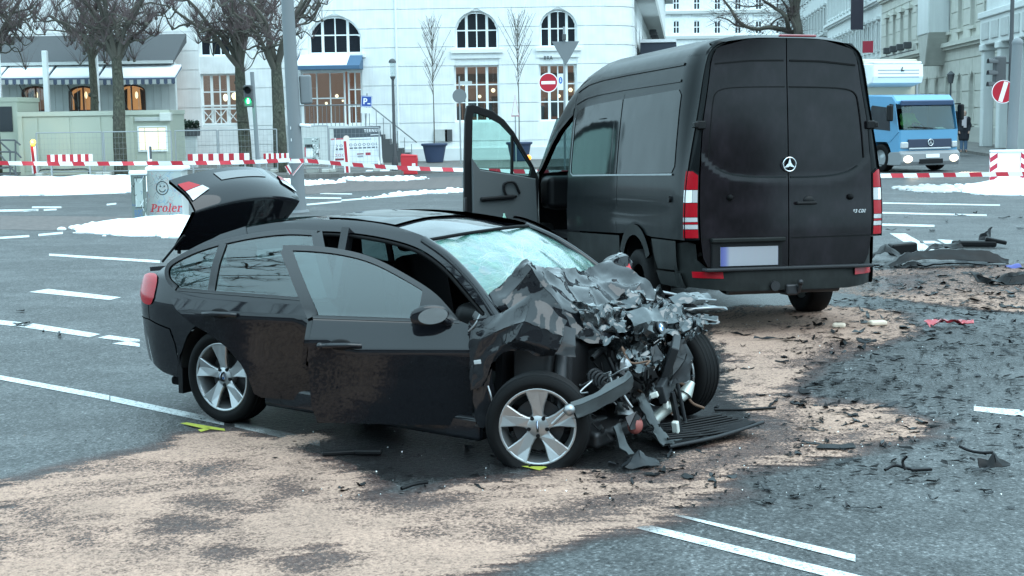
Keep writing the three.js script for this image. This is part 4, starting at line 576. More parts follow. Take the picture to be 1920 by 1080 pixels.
// rear doors
const rearHW = (v) => tab([[0.5, 0.80], [0.84, 0.845], [1.05, 0.855], [1.45, 0.845], [1.88, 0.812], [2.2, 0.755], [2.45, 0.72], [2.56, 0.66], [2.61, 0.54], [2.63, 0.3], [2.635, 0]], v);
const rearU = (w, v) => -0.035 * (1 - Math.pow(Math.abs(w) / 0.9, 2.5)) + 0.05 * smooth(1.5, 2.65, v) - 0.01 * smooth(1.3, 0.9, v);
const press = (w, v) => 0.010 * smooth(1.42, 1.33, v - 0.15 * Math.pow(Math.abs(w) / 0.78, 5));
const rearFn = (w, v) => L3(rearU(w, v) - press(w, v), v, w);
const doorPoly = (s) => { const out = []; for (let i = 0; i <= 26; i++) { const v = lerp(0.60, 2.625, i / 26); out.push([s * (rearHW(v) - 0.004 - 0.03 * smooth(0.68, 0.60, v)), v]); } out.push([s * 0.005, 2.633], [s * 0.005, 0.575], [s * 0.55, 0.575]); return out; };
for (const s of [1, -1]) {
  const D = part('rear_door', panel(doorPoly(s), rearFn, { cell: 0.035, th: 0.03, flip: true }), VD, van);
  part('door_hinge', [rbox(0.085, 0.075, 0.05, 0.012, ...L3(-0.005, 1.86, s * 0.835)), rbox(0.04, 0.05, 0.07, 0.01, ...L3(0.0, 1.86, s * 0.885))], M.trim, D);
  part('rubber_buffer', tr(new THREE.SphereGeometry(0.028, 14, 10), ...L3(-0.045, s > 0 ? 1.215 : 1.205, s > 0 ? 0.57 : -0.62)), M.rubber, D);
  const skinAt = (o) => (w, v) => { const p = rearFn(w, v); return [p[0], p[1], p[2] + o]; };
  part('pressed_groove', ribbon([[s * 0.03, 2.435], [s * 0.35, 2.43], [s * 0.69, 2.40]], 0.016, skinAt(0.0015), { flip: s > 0, th: 0.01, cell: 0.06 }), M.rubber, D);
  part('field_outline', ribbon(spline2([[s * 0.02, 2.20], [s * 0.4, 2.195], [s * 0.60, 2.18], [s * 0.685, 2.14], [s * 0.715, 2.05], [s * 0.745, 1.8], [s * 0.765, 1.56]], 30), 0.010, skinAt(0.0015), { flip: s > 0, th: 0.008, cell: 0.05 }), M.rubber, D);
  part('pressed_ridge', ribbon(spline2([[s * 0.02, 1.392], [s * 0.35, 1.398], [s * 0.58, 1.43], [s * 0.70, 1.485]], 24), 0.012, skinAt(0.004), { flip: s > 0, th: 0.008, cell: 0.05 }), VP, D);
  part('lower_door_seam', ribbon([[s * 0.02, 0.845], [s * 0.84, 0.85]], 0.012, (w, v) => { const p = rearFn(w, v); return [p[0], p[1], p[2] + 0.001]; }, { flip: true, th: 0.01 }), M.rubber, D);
  // corner post round the door, then the lamp
  const cpost = []; for (let i = 0; i <= 24; i++) { const v = lerp(0.84, 2.655, i / 24); cpost.push(v); }
  const postFn = (t, v) => { const inner = rearHW(Math.min(v, 2.63)), q = tab(SEC.map((x) => [x[2], x[0]]), v), o = vanPt(0.05, q, 1), ow = -o[0]; const w = lerp(inner + 0.004, Math.max(ow, inner + 0.01), t), uu = lerp(rearU(inner, v) + 0.004, 0.05, Math.pow(Math.max(t, 0), 2.2)); return L3(uu, v, s * w); };
  part('corner_post', panel([[0, 0.84], [1, 0.84], [1, 2.60], [0, 2.60]], postFn, { cell: 0.09, flip: s > 0, th: 0.02 }), VP, van);
  // tail lamp cluster
  const lf = (t, v) => { const p = postFn(t, v); return [p[0] - s * 0.008, p[1], p[2] + 0.014]; }, band = (a, b, t0 = 0.06, t1 = 0.98) => panel([[t0, a], [t1, a], [t1, b], [t0, b]], lf, { cell: 0.08, flip: s > 0, th: 0.012 });
  const T = part('tail_lamp', panel([[0.02, 0.855], [1.0, 0.855], [1.0, 1.465], [0.55, 1.465], [0.02, 1.425]], (t, v) => { const p = postFn(t, v); return [p[0] - s * 0.003, p[1], p[2] + 0.006]; }, { cell: 0.08, flip: s > 0, th: 0.02 }), M.trim, van);
  const red = M.redLamp;
  part('red_lens', band(0.86, 0.935), red, T); part('clear_lens', band(0.94, 0.978), M.clearLamp, T); part('red_lens', band(0.982, 1.0), red, T); part('clear_lens', band(1.004, 1.042), M.clearLamp, T); part('red_lens', band(1.046, 1.17), red, T);
  part('clear_lens', band(1.175, 1.285, 0.46), std([0.85, 0.87, 0.88], 0.25), T); part('reversing_lens', band(1.175, 1.285, 0.06, 0.44), M.clearLamp, T); part('red_lens', panel([[0.06, 1.29], [0.98, 1.29], [0.98, 1.455], [0.5, 1.45], [0.06, 1.415]], lf, { cell: 0.08, flip: s > 0, th: 0.012 }), red, T);
}
part('roof_edge', panel([[-0.70, 0], [0.70, 0], [0.70, 1], [-0.70, 1]], (w, t) => { const a = Math.abs(w), v0 = 2.638 - 0.075 * Math.pow(a / 0.66, 4), v1 = 2.668 - 0.085 * Math.pow(a / 0.72, 4); return L3(lerp(0.005, 0.10, t) + rearU(0.5, 2.6), lerp(v0, v1, t), w * lerp(0.95, 1.0, t)); }, { cell: 0.05, th: 0.02, flip: true }), VP, van);
part('high_brake_light', rbox(0.36, 0.022, 0.04, 0.008, ...L3(-0.0, 2.655, -0.10)), phys([0.22, 0.01, 0.02], 0.25, { clearcoat: 1 }), van);
// emblem: ring and three-pointed star
{
  const E = new THREE.TorusGeometry(0.062, 0.0065, 8, 40); const e = part('star_emblem', tr(E, ...L3(-0.062, 1.505, 0.0)), M.chrome, van);
  for (let k = 0; k < 3; k++) { const g = extrude([[0, 0.060], [0.013, 0.010], [0, 0], [-0.013, 0.010]], 0.006, 0.002); g.rotateZ(k * Math.PI * 2 / 3); part('emblem_ray', tr(g, ...L3(-0.062, 1.505, 0)), M.chrome, e); }
}
const label2 = (w, h, draw, rough = 0.5) => new THREE.MeshStandardMaterial({ roughness: rough, map: canvasTex(w, h, draw), transparent: true });
part('model_badge', tr(new THREE.PlaneGeometry(0.22, 0.055), ...L3(-0.035, 1.075, -0.70), 0, Math.PI * 0), label2(256, 64, (x) => { x.clearRect(0, 0, 256, 64); x.fillStyle = '#c9cdd0'; x.font = 'bold italic 50px sans-serif'; x.textAlign = 'center'; x.fillText('313 CDI', 128, 50); }), van);
part('door_handle', [rbox(0.20, 0.03, 0.03, 0.012, ...L3(-0.075, 1.155, -0.165)), tr(new THREE.SphereGeometry(0.055, 14, 10).scale(1, 0.75, 0.35), ...L3(-0.048, 1.18, -0.20))], M.trim, van);
// number plate (unreadable in the photograph), plate lamp bar, bumper, reflectors, towbar
part('number_plate', tr(new THREE.BoxGeometry(0.56, 0.17, 0.012), ...L3(-0.06, 0.69, 0.39)), label2(128, 40, (x) => { const g = x.createLinearGradient(0, 0, 128, 0); g.addColorStop(0, '#4a4f8c'); g.addColorStop(0.08, '#62689c'); g.addColorStop(0.16, '#96979f'); g.addColorStop(1, '#909096'); x.fillStyle = g; x.fillRect(0, 0, 128, 40); }), van, 'blurred white number plate with a blue edge');
part('plate_recess', rbox(0.70, 0.26, 0.03, 0.02, ...L3(-0.04, 0.70, 0.40)), M.trim, van);
part('plate_lamp_bar', rbox(0.72, 0.04, 0.06, 0.012, ...L3(-0.06, 0.835, 0.40)), VG, van);
{
  const bump = (t, v) => { const a = clamp(t, -1, 1), c = Math.pow(Math.abs(a), 6); return L3(-0.09 + 0.34 * Math.max(0, c) - 0.02 * smooth(0.6, 0.4, v), v, a * (0.985 - 0.02 * smooth(0.6, 0.36, v))); };
  part('rear_bumper', panel([[-1, 0.42], [-0.6, 0.38], [0.6, 0.38], [1, 0.42], [1, 0.80], [0.93, 0.82], [0.87, 0.80], [0.86, 0.66], [0.78, 0.575], [-0.78, 0.575], [-0.86, 0.66], [-0.87, 0.80], [-0.93, 0.82], [-1, 0.80]], bump, { cell: 0.05, th: 0.03, flip: true }), VG, van);
  part('bumper_step', rbox(1.66, 0.03, 0.11, 0.012, ...L3(-0.065, 0.575, 0)), M.plasticGrey, van);
  for (const s of [1, -1]) { const b2 = (t, v) => { const p = bump(t, v); return [p[0], p[1], p[2] + 0.006]; }; part('rear_reflector', panel([[s * 0.66, 0.495], [s * 0.90, 0.50], [s * 0.90, 0.555], [s * 0.66, 0.555]], b2, { cell: 0.05, th: 0.012, flip: s > 0 }), M.redLamp, van); }
  for (const s of [1, -1]) part('bumper_side', panel([[0.1, 0.40], [0.70, 0.40], [0.74, 0.53], [0.15, 0.54]], sidePan(s, 0.0), { flip: s > 0 }), VG, van);
}
part('towbar', [rod(L3(0.05, 0.37, 0.55), L3(0.05, 0.37, -0.55), 0.035), rbox(0.12, 0.10, 0.16, 0.02, ...L3(-0.06, 0.38, 0.0)), tube([L3(0.0, 0.36, -0.06), L3(-0.13, 0.36, -0.06), L3(-0.17, 0.43, -0.06)], 0.018, 10, 8), tr(new THREE.SphereGeometry(0.027, 14, 10), ...L3(-0.17, 0.45, -0.06)), cyl(0.045, 0.045, 0.05, 14, ...L3(-0.12, 0.42, 0.17), Math.PI / 2)], M.darkSteel, van);
part('underbody', [rbox(1.5, 0.1, 4.6, 0.03, ...L3(2.6, 0.50, 0)), rod(L3(1.235, 0.36, 0.8), L3(1.235, 0.36, -0.8), 0.05), tr(new THREE.SphereGeometry(0.14, 16, 12), ...L3(1.235, 0.36, 0)), cyl(0.33, 0.33, 0.2, 28, ...L3(0.62, 0.46, 0.22)), rbox(1.6, 0.12, 0.9, 0.03, ...L3(0.7, 0.62, 0))], M.trim, van);
// wheels with steel rims
function vanWheel(u, w, s, v = 0.345) {
  const o = new THREE.Group(); o.name = 'wheel'; o.position.set(...L3(u, v, w)); o.rotation.y = s > 0 ? -Math.PI / 2 : Math.PI / 2; van.add(o);
  const R = 0.345, r = 0.205, W = 0.235; part('tyre', lathe([[r - 0.01, -W * 0.4], [r + 0.03, -W * 0.5], [R - 0.05, -W * 0.52], [R - 0.01, -W * 0.42], [R, 0], [R - 0.01, W * 0.42], [R - 0.05, W * 0.52], [r + 0.03, W * 0.5], [r - 0.01, W * 0.4]], 48).rotateX(Math.PI / 2), M.rubber, o);
  const rim = part('rim', lathe([[0, 0.03], [0.07, 0.035], [0.09, 0.055], [0.13, 0.02], [0.165, 0.035], [0.185, 0.075], [0.205, 0.09], [0.213, 0.085]], 40).rotateX(Math.PI / 2), std([0.33, 0.34, 0.33], 0.45, { metalness: 0.4 }), o);
  for (let k = 0; k < 12; k++) part('rim_hole', tr(new THREE.CylinderGeometry(0.014, 0.014, 0.03, 8), Math.cos(k * Math.PI / 6) * 0.158, Math.sin(k * Math.PI / 6) * 0.158, 0.026, Math.PI / 2), M.trim, rim);
  for (let k = 0; k < 6; k++) part('wheel_nut', tr(new THREE.CylinderGeometry(0.011, 0.011, 0.02, 6), Math.cos(k * Math.PI / 3) * 0.07, Math.sin(k * Math.PI / 3) * 0.07, 0.045, Math.PI / 2), M.darkSteel, rim);
  const flip = new THREE.Group(); return o;
}
for (const s of [1, -1]) { vanWheel(1.235, s * 0.865, -s, s > 0 ? 0.36 : 0.362); }
for (const s of [1, -1]) { vanWheel(4.90, s * 0.84, -s, 0.49); }
// open driver door
{
  const D = new THREE.Group(); const hinge = L3(4.56, 0, 0.955);
  // in the door's own plane: x runs from the hinge to the lock edge, y up
  const out = [[0.02, 0.50], [0.05, 1.0], [0.03, 1.36], [0.10, 1.52], [0.34, 1.92], [0.46, 2.06], [0.60, 2.16], [0.84, 2.235], [0.90, 2.22], [0.925, 2.1], [0.945, 1.5], [0.955, 0.95], [0.93, 0.52]];
  const hole = [[0.12, 1.50], [0.36, 1.88], [0.50, 2.02], [0.64, 2.09], [0.82, 2.15], [0.845, 2.12], [0.86, 1.6], [0.80, 1.50], [0.30, 1.42], [0.14, 1.40]];
  const g = extrude(out, 0.045, 0.008, [hole]); const door = part('driver_door', g, M.trim, van); door.position.set(...hinge); door.rotation.y = 0;
  const m = new THREE.Matrix4().makeBasis(V(-0.985, 0, -0.17), V(0, 1, 0), V(0, 0, 1).applyAxisAngle(V(0, 1, 0), 0.17 * 0 )); door.rotation.y = Math.PI + 4 * RAD;
  part('window_pane', tr(extrude(hole.map(([x, y]) => [lerp(x, 0.52, -0.02), lerp(y, 1.75, -0.02)]), 0.005), 0, 0, 0.02), phys([0.76, 0.91, 0.87], 0.0, { transmission: 1, thickness: 0, ior: 1.6 }), door);
  part('quarter_bar', barOf([0.36, 1.42, 0.02], [0.35, 1.87, 0.02], 0.035, 0.03), M.trim, door);
  const trimIn = extrude([[0.06, 0.58], [0.10, 1.36], [0.30, 1.40], [0.78, 1.47], [0.87, 1.60], [0.86, 0.60]], 0.03, 0.012);
  const card = part('door_card', tr(trimIn, 0, 0, -0.06), std([0.075, 0.082, 0.085], 0.7), door, 'grey inner door trim');
  part('armrest', [tube([[0.30, 1.20, -0.085], [0.38, 1.33, -0.10], [0.50, 1.31, -0.10], [0.46, 1.17, -0.09], [0.34, 1.17, -0.085]], 0.016, 18, 6), rbox(0.42, 0.05, 0.06, 0.02, 0.58, 1.15, -0.09, 0, 0, -0.06)], M.trim, card);
  part('door_pocket', [rbox(0.56, 0.22, 0.10, 0.03, 0.38, 0.66, -0.10), rbox(0.5, 0.02, 0.09, 0.008, 0.38, 0.78, -0.10)], std([0.06, 0.065, 0.07], 0.7), card);
  part('door_lock', [rbox(0.03, 0.16, 0.05, 0.008, 0.945, 1.08, 0.0), rbox(0.02, 0.05, 0.05, 0.006, 0.955, 0.95, -0.01)], M.darkSteel, door);
  const bottle = thing('plastic_bottle', 'small clear bottle in the pocket of the open van door', 'bottle'); const wp = V(0.50, 0.78, -0.10); door.updateWorldMatrix(true, false); wp.applyMatrix4(door.matrixWorld); bottle.position.copy(wp);
  part('bottle_body', lathe([[0, 0], [0.03, 0.0], [0.032, 0.12], [0.012, 0.17], [0.012, 0.19], [0, 0.19]], 14), std([0.35, 0.62, 0.5], 0.3), bottle);
  const pk = thing('drink_carton', 'red and white carton in the pocket of the open van door', 'carton'); const w2 = V(0.30, 0.77, -0.10).applyMatrix4(door.matrixWorld); pk.position.copy(w2); part('carton_box', [rbox(0.07, 0.13, 0.05, 0.006, 0, 0.065, 0, 0, 0.3, 0.1)], std([0.45, 0.05, 0.10], 0.5), pk); part('paper', rbox(0.06, 0.12, 0.02, 0.004, -0.07, 0.06, 0, 0, 0.2, -0.3), std([0.8, 0.82, 0.8], 0.6), pk);
}
// cab interior seen through the open doorway
part('driver_seat', [rbox(0.5, 0.16, 0.5, 0.05, ...L3(4.0, 0.98, 0.5)), rbox(0.48, 0.75, 0.16, 0.06, ...L3(3.68, 1.35, 0.5), -0.15)], M.fabric, van);
part('bulkhead', box(1.7, 1.6, 0.03, ...L3(3.4, 1.35, 0)), M.fabric, van);
part('cab_floor', box(1.75, 0.06, 1.4, ...L3(4.2, 0.72, 0)), M.trim, van);
part('steering_wheel', [tr(new THREE.TorusGeometry(0.2, 0.016, 8, 32), ...L3(4.40, 1.38, 0.45), -0.9), tr(new THREE.SphereGeometry(0.07, 12, 8), ...L3(4.41, 1.37, 0.45)), rod(L3(4.41, 1.37, 0.45), L3(4.66, 1.22, 0.45), 0.03)], M.trim, van);
part('dashboard', rbox(1.7, 0.4, 0.4, 0.08, ...L3(4.78, 1.2, 0)), M.trim, van);
part('front_indicator', tr(new THREE.SphereGeometry(0.035, 12, 8), ...L3(4.72, 1.62, 1.06)), std([0.55, 0.22, 0.02], 0.3, { emissive: new THREE.Color(1.0, 0.35, 0.03), emissiveIntensity: 0.9 }), van, 'lit orange indicator');
// ---------- buildings ----------
const X = (px, d, py = 250) => onDepth(px, py, -d).x, Y = (px, py, d) => onDepth(px, py, -d).y;
const plasterMap = dataTex(512, 512, (i, j) => { const v = 232 + (tnoise(i / 32, j / 32, 16) - 0.5) * 12 + (tnoise(i / 6, j / 80, 85) - 0.5) * 8 + (hash2(i, j) - 0.5) * 6; return [v, v, v]; }); plasterMap.repeat.set(0.25, 0.25);
const plaster = (c, rough = 0.85) => new THREE.MeshStandardMaterial({ color: new THREE.Color().setRGB(...c), map: plasterMap, roughness: rough });
const C = {
  wall: plaster([0.92, 0.95, 0.95]), wallDeep: plaster([0.80, 0.83, 0.83]), cream: plaster([0.62, 0.63, 0.57]), grey: plaster([0.56, 0.59, 0.58]), pale: plaster([0.74, 0.78, 0.77]), stone: plaster([0.50, 0.51, 0.47]),
  frame: std([0.78, 0.81, 0.81], 0.5), darkGlass: phys([0.018, 0.022, 0.028], 0.06, { specularIntensity: 0.7 }), glass: phys([0.9, 0.95, 0.95], 0, { transmission: 1, thickness: 0, ior: 1.5 }),
  slate: std([0.07, 0.075, 0.08], 0.8), blueAwning: std([0.06, 0.13, 0.22], 0.75), brown: std([0.12, 0.06, 0.045], 0.6),
  warm: std([0.16, 0.10, 0.08], 0.9, { emissive: new THREE.Color(0.20, 0.115, 0.085), emissiveIntensity: 0.22 }), warmBright: std([0.5, 0.3, 0.15], 0.9, { emissive: new THREE.Color(0.62, 0.27, 0.10), emissiveIntensity: 0.27 }), lampGlow: std([0.9, 0.8, 0.6], 0.5, { emissive: new THREE.Color(1, 0.78, 0.45), emissiveIntensity: 0.7 }),
  slateBlue: std([0.07, 0.09, 0.14], 0.8),
  litPane: std([0.7, 0.66, 0.5], 0.9, { emissive: new THREE.Color(0.9, 0.80, 0.50), emissiveIntensity: 0.33 }),
};
const arcPts = (x0, x1, y0, y1, n = 12, k = 1) => { const r = (x1 - x0) / 2, cx = (x0 + x1) / 2, cy = y1 - r * k, o = [[x0, y0], [x1, y0], [x1, cy]]; for (let i = 1; i < n; i++) { const a = Math.PI * i / n; o.push([cx + Math.cos(a) * r, cy + Math.sin(a) * r * k]); } o.push([x0, cy]); return o; };
const openPts = (o) => (o.arch ? arcPts(o.x0, o.x1, o.y0, o.y1, 14, o.arch) : [[o.x0, o.y0], [o.x1, o.y0], [o.x1, o.y1], [o.x0, o.y1]]);
const edgeAt = (o, y, side) => { const m = (o.x0 + o.x1) / 2, r = (o.x1 - o.x0) / 2; if (y <= o.y0 || y >= o.y1) return null; const k = o.arch || 0, cy = o.y1 - r * k; const h = k && y > cy ? r * Math.sqrt(Math.max(0, 1 - Math.pow((y - cy) / (r * k), 2))) : r; return m + side * h; };
// plain wall with openings, and proud stone courses with open joints between them
function wallWith(root, x0, x1, y1, openings, mat, { courses = 0, gap = 0.035, proud = 0.05, depth = 0.4, y0 = 0 } = {}) {
  part('wall', tr(extrude([[x0, y0], [x1, y0], [x1, y1], [x0, y1]], depth, 0, openings.map(openPts)), 0, 0, -depth), mat, root);
  if (!courses) return;
  for (let y = y0; y < y1 - 0.05; y += courses) {
    const a = y + gap, b = Math.min(y + courses, y1 - 0.01); const mid = openings.filter((o) => o.y0 < b - 0.02 && o.y1 > a + 0.02).sort((p, q) => p.x0 - q.x0);
    let prev = null; for (let i = 0; i <= mid.length; i++) {
      const o = mid[i], ys = Array.from({ length: 7 }, (_, k) => lerp(a, b, k / 6));
      const left = ys.map((v) => (prev ? (edgeAt(prev, clamp(v, prev.y0 + 0.001, prev.y1 - 0.001), 1)) : x0)), right = ys.map((v) => (o ? edgeAt(o, clamp(v, o.y0 + 0.001, o.y1 - 0.001), -1) : x1));
      const poly = [...ys.map((v, k) => [right[k] - 0.002, v]), ...ys.map((v, k) => [left[k] + 0.002, v]).reverse()]; prev = o;
      if (Math.max(...right) - Math.min(...left) < 0.15) continue; part('stone_course', extrude(poly, proud), mat, root);
    }
  }
}
function windowIn(root, o, { cols = 4, rows = 2, pane = C.darkGlass, set = 0.28, bar = 0.05, fmat = C.frame, lit = null } = {}) {
  const w = o.x1 - o.x0, h = o.y1 - o.y0, in2 = { x0: o.x0 + 0.07, x1: o.x1 - 0.07, y0: o.y0 + 0.07, y1: o.y1 - 0.07, arch: o.arch };
  const f = part('window', tr(extrude(openPts(o), 0.09, 0, [openPts(in2)]), 0, 0, -set), fmat, root);
  for (let i = 0; i < cols; i++) for (let j = 0; j < rows; j++) {
    const a = lerp(in2.x0, in2.x1, i / cols) + bar / 2, b = lerp(in2.x0, in2.x1, (i + 1) / cols) - bar / 2, c = lerp(in2.y0, in2.y1, j / rows) + bar / 2, d = lerp(in2.y0, in2.y1, (j + 1) / rows) - bar / 2;
    let poly = [[a, c], [b, c], [b, d], [a, d]]; if (o.arch) { const top = (x) => { const m = (in2.x0 + in2.x1) / 2, r = (in2.x1 - in2.x0) / 2, cy = in2.y1 - r * o.arch; return cy + o.arch * Math.sqrt(Math.max(0, r * r - (x - m) * (x - m))); }; poly = [[a, c], [b, c], ...[4, 3, 2, 1, 0].map((k) => { const x = lerp(a, b, k / 4); return [x, Math.max(c + 0.01, Math.min(d, top(x) - 0.01))]; })]; if (Math.max(...poly.map((p) => p[1])) - c < 0.05) continue; }
    part('pane', tr(extrude(poly, 0.012), 0, 0, -set + 0.03), pane, f);
  }
  for (let i = 1; i < cols; i++) { const x = lerp(in2.x0, in2.x1, i / cols), thick = cols === 4 && i !== 2 ? bar * 2.2 : bar; let y1 = in2.y1; if (o.arch) { const m = (o.x0 + o.x1) / 2, r = w / 2; y1 = o.y1 - r * o.arch + o.arch * Math.sqrt(Math.max(0, r * r - (x - m) * (x - m))) - 0.05; } part('glazing_bar', box(thick, y1 - in2.y0, 0.07, x, (y1 + in2.y0) / 2, -set + 0.045), fmat, f); }
  for (let j = 1; j < rows; j++) { const y = lerp(in2.y0, in2.y1, j / rows); const xa = edgeAt(in2, y, -1), xb = edgeAt(in2, y, 1); part('glazing_bar', box(xb - xa, bar, 0.065, (xa + xb) / 2, y, -set + 0.045), fmat, f); }
  if (lit) part('lit_room', box(w + 0.6, h + 0.6, 0.05, (o.x0 + o.x1) / 2, (o.y0 + o.y1) / 2, -set - 1.4), lit, f);
  return f;
}
// --- the large white corner building
const MB = 60.5; // metres to its street front
const hotel = thing('white_corner_building', 'large white rendered corner building with arched windows and blue awning', 'building', [0, 0.12, -MB]);
const ox = (px, py = 100) => X(px, MB, py), oy = (px, py) => Y(px, py, MB) - 0.12;
const op = (pa, pb, yt, yb, arch = 0) => ({ x0: ox(pa, (yt + yb) / 2), x1: ox(pb, (yt + yb) / 2), y0: oy((pa + pb) / 2, yb), y1: oy((pa + pb) / 2, yt), arch });
const A1 = op(577, 678, 29, 102, 0.95), A2 = op(852, 935, 20, 93, 1), A3 = op(1011, 1082, 17, 89, 1), L1 = op(566, 680, 134, 234), L2 = op(852, 936, 122, 228), L3o = op(1011, 1082, 120, 227), W0 = op(377, 446, 138, 237), W1 = op(372, 452, 62, 106), W2 = op(230, 305, 60, 106);
const hx0 = ox(-260), hx1 = ox(1134, 150), HH = 15;
const upper = [A1, A2, A3].map((o) => ({ ...o, y0: o.y0 + 5.6, y1: o.y1 + 5.6 }));
wallWith(hotel, hx0, hx1, HH, [A1, A2, A3, L1, L2, L3o, W0, W1, W2, ...upper], C.wall, { courses: 0.78, gap: 0.028, proud: 0.045, depth: 0.45 });
for (const o of [A1, A2, A3]) { windowIn(hotel, o, { cols: 4, rows: 2 }); part('window_sill', box(o.x1 - o.x0 + 0.3, 0.14, 0.22, (o.x0 + o.x1) / 2, o.y0 - 0.07, 0.06), C.wall, hotel); }
for (const o of upper) windowIn(hotel, o, { cols: 4, rows: 2 });
for (const o of [L2, L3o]) {
  const f = windowIn(hotel, o, { cols: 4, rows: 3, pane: C.glass, lit: C.warm }); part('lintel', box(o.x1 - o.x0 + 0.2, 0.3, 0.12, (o.x0 + o.x1) / 2, o.y1 + 0.42, 0.02), C.wall, hotel);
  for (let k = 0; k < 3; k++) part('interior_lamp', tr(new THREE.SphereGeometry(0.05 + 0.02 * k, 10, 8), lerp(o.x0, o.x1, [0.18, 0.55, 0.86][k]), o.y0 + [1.55, 1.05, 1.3][k], -1.2), C.lampGlow, f);
  for (let k = 0; k < 6; k++) part('interior_furniture', rbox(0.2 + 0.12 * (k % 3), 0.7 + 0.35 * (k % 2), 0.2, 0.05, lerp(o.x0, o.x1, 0.08 + 0.17 * k), o.y0 + 0.3 + 0.12 * (k % 3), -1.2), k % 2 ? C.brown : C.slate, f); part('interior_beam', box(o.x1 - o.x0, 0.35, 0.2, (o.x0 + o.x1) / 2, o.y1 - 0.5, -1.25), C.brown, f);
}
for (const o of [W1, W2]) windowIn(hotel, o, { cols: 4, rows: 1 });
{ // window with lattice below
  const f = windowIn(hotel, W0, { cols: 4, rows: 3, pane: C.glass, lit: C.warm }); const { x0, x1, y0 } = W0, h = 0.86, z = -0.16;
  part('lattice_frame', [box(x1 - x0, 0.07, 0.05, (x0 + x1) / 2, y0 + h, z), box(x1 - x0, 0.07, 0.05, (x0 + x1) / 2, y0 + 0.1, z), box(x1 - x0, 0.05, 0.05, (x0 + x1) / 2, y0 + h - 0.14, z)], C.frame, f);
  for (let k = 0; k < 3; k++) { const a = lerp(x0, x1, k / 3), b = lerp(x0, x1, (k + 1) / 3), m = (a + b) / 2; for (const [p, q] of [[[a, y0 + 0.1, z], [b, y0 + h - 0.14, z]], [[b, y0 + 0.1, z], [a, y0 + h - 0.14, z]]]) part('lattice_bar', barOf(p, q, 0.035, 0.035), C.frame, f); part('lattice_post', box(0.04, h - 0.2, 0.04, a + 0.02, y0 + h / 2, z), C.frame, f); }
  part('interior_lamp', tr(new THREE.SphereGeometry(0.16, 12, 8), lerp(x0, x1, 0.82), y0 + 1.25, -0.9), C.lampGlow, f); part('interior_lamp', tr(new THREE.SphereGeometry(0.10, 12, 8).scale(1, 1.6, 1), lerp(x0, x1, 0.55), y0 + 1.2, -0.9), C.lampGlow, f);
}
{ // glazed entrance bay with awning, landing, railing and steps
  const o = L1, w = o.x1 - o.x0, f = windowIn(hotel, { ...o, x1: lerp(o.x0, o.x1, 0.72) }, { cols: 3, rows: 2, pane: C.glass, lit: C.warm, set: 0.1 }); windowIn(hotel, { ...o, x0: lerp(o.x0, o.x1, 0.76) }, { cols: 2, rows: 3, pane: C.glass, lit: C.warm, set: 0.1 });
  for (let k = 0; k < 4; k++) part('interior_lamp', tr(new THREE.SphereGeometry(0.045 + 0.015 * (k % 3), 10, 8), o.x0 + [0.25, 0.9, 1.35, 1.6][k], o.y0 + [1.5, 0.9, 1.2, 1.0][k], -0.9), C.lampGlow, f);
  const aw0 = ox(562, 115), aw1 = ox(681, 115), at = oy(620, 103), ab = oy(620, 131);
  const aw = part('entrance_awning', extrude([[0, at], [0, ab], [1.5, ab - 0.02], [1.5, ab + 0.12]], aw1 - aw0).rotateY(-Math.PI / 2).translate(aw1, 0, 0.06), C.blueAwning, hotel, 'blue awning over the entrance');
  part('awning_snow', extrude([[0.05, at - 0.05], [1.45, ab + 0.14], [1.42, ab + 0.19], [0.05, at + 0.02]], (aw1 - aw0) * 0.78).rotateY(-Math.PI / 2).translate(aw0 + (aw1 - aw0) * 0.8, 0, 0.06), M.snow, aw);
  const lw0 = ox(560, 235), lw1 = ox(700, 235), ly = oy(630, 236);
  part('landing', box(lw1 - lw0, ly, 1.6, (lw0 + lw1) / 2, ly / 2, 0.85), C.pale, hotel);
  for (let k = 0; k < 7; k++) part('step', box(0.26, ly * (1 - (k + 1) / 8), 1.2, lw1 + 0.13 + k * 0.26, ly * (1 - (k + 1) / 8) / 2, 0.9), C.slate, hotel);
  const rail = part('railing', [rod([lw0, ly + 0.85, 1.6], [lw1, ly + 0.85, 1.6], 0.025), rod([lw1, ly + 0.85, 1.6], [lw1 + 1.9, 0.8, 1.6], 0.025)], M.greyPost, hotel); for (let k = 0; k <= 18; k++) part('baluster', rod([lerp(lw0, lw1, k / 18), ly, 1.6], [lerp(lw0, lw1, k / 18), ly + 0.85, 1.6], 0.014, 0.014, 5), M.greyPost, rail); for (let k = 1; k < 7; k++) { const x = lw1 + k * 0.28; part('baluster', rod([x, Math.max(0, ly - k * 0.26), 1.6], [x, ly + 0.85 - k * 0.27, 1.6], 0.014, 0.014, 5), M.greyPost, rail); }
}
part('plinth', box(hx1 - ox(690, 290), 0.5, 0.10, (hx1 + ox(690, 290)) / 2, 0.25, 0.10), C.wallDeep, hotel);
part('drainpipe', cyl(0.045, 0.045, 8.5, 8, ox(745, 150), 4.3, 0.10), C.frame, hotel);
part('wall_plate', box(0.55, 0.5, 0.04, ox(826, 254), oy(826, 254), 0.12), C.grey, hotel); part('wall_plate', box(0.3, 0.5, 0.04, ox(836, 254) + 0.12, oy(836, 254), 0.12), C.slate, hotel);
{ const m = label2(256, 48, (x) => { x.clearRect(0, 0, 256, 48); x.fillStyle = '#3a4248'; x.font = 'bold 36px sans-serif'; x.fillText('BRA', 20, 38); }); part('wall_lettering', tr(new THREE.PlaneGeometry(1.4, 0.26), (L3o.x0 + L3o.x1) / 2, oy(1040, 108), 0.09), m, hotel); }
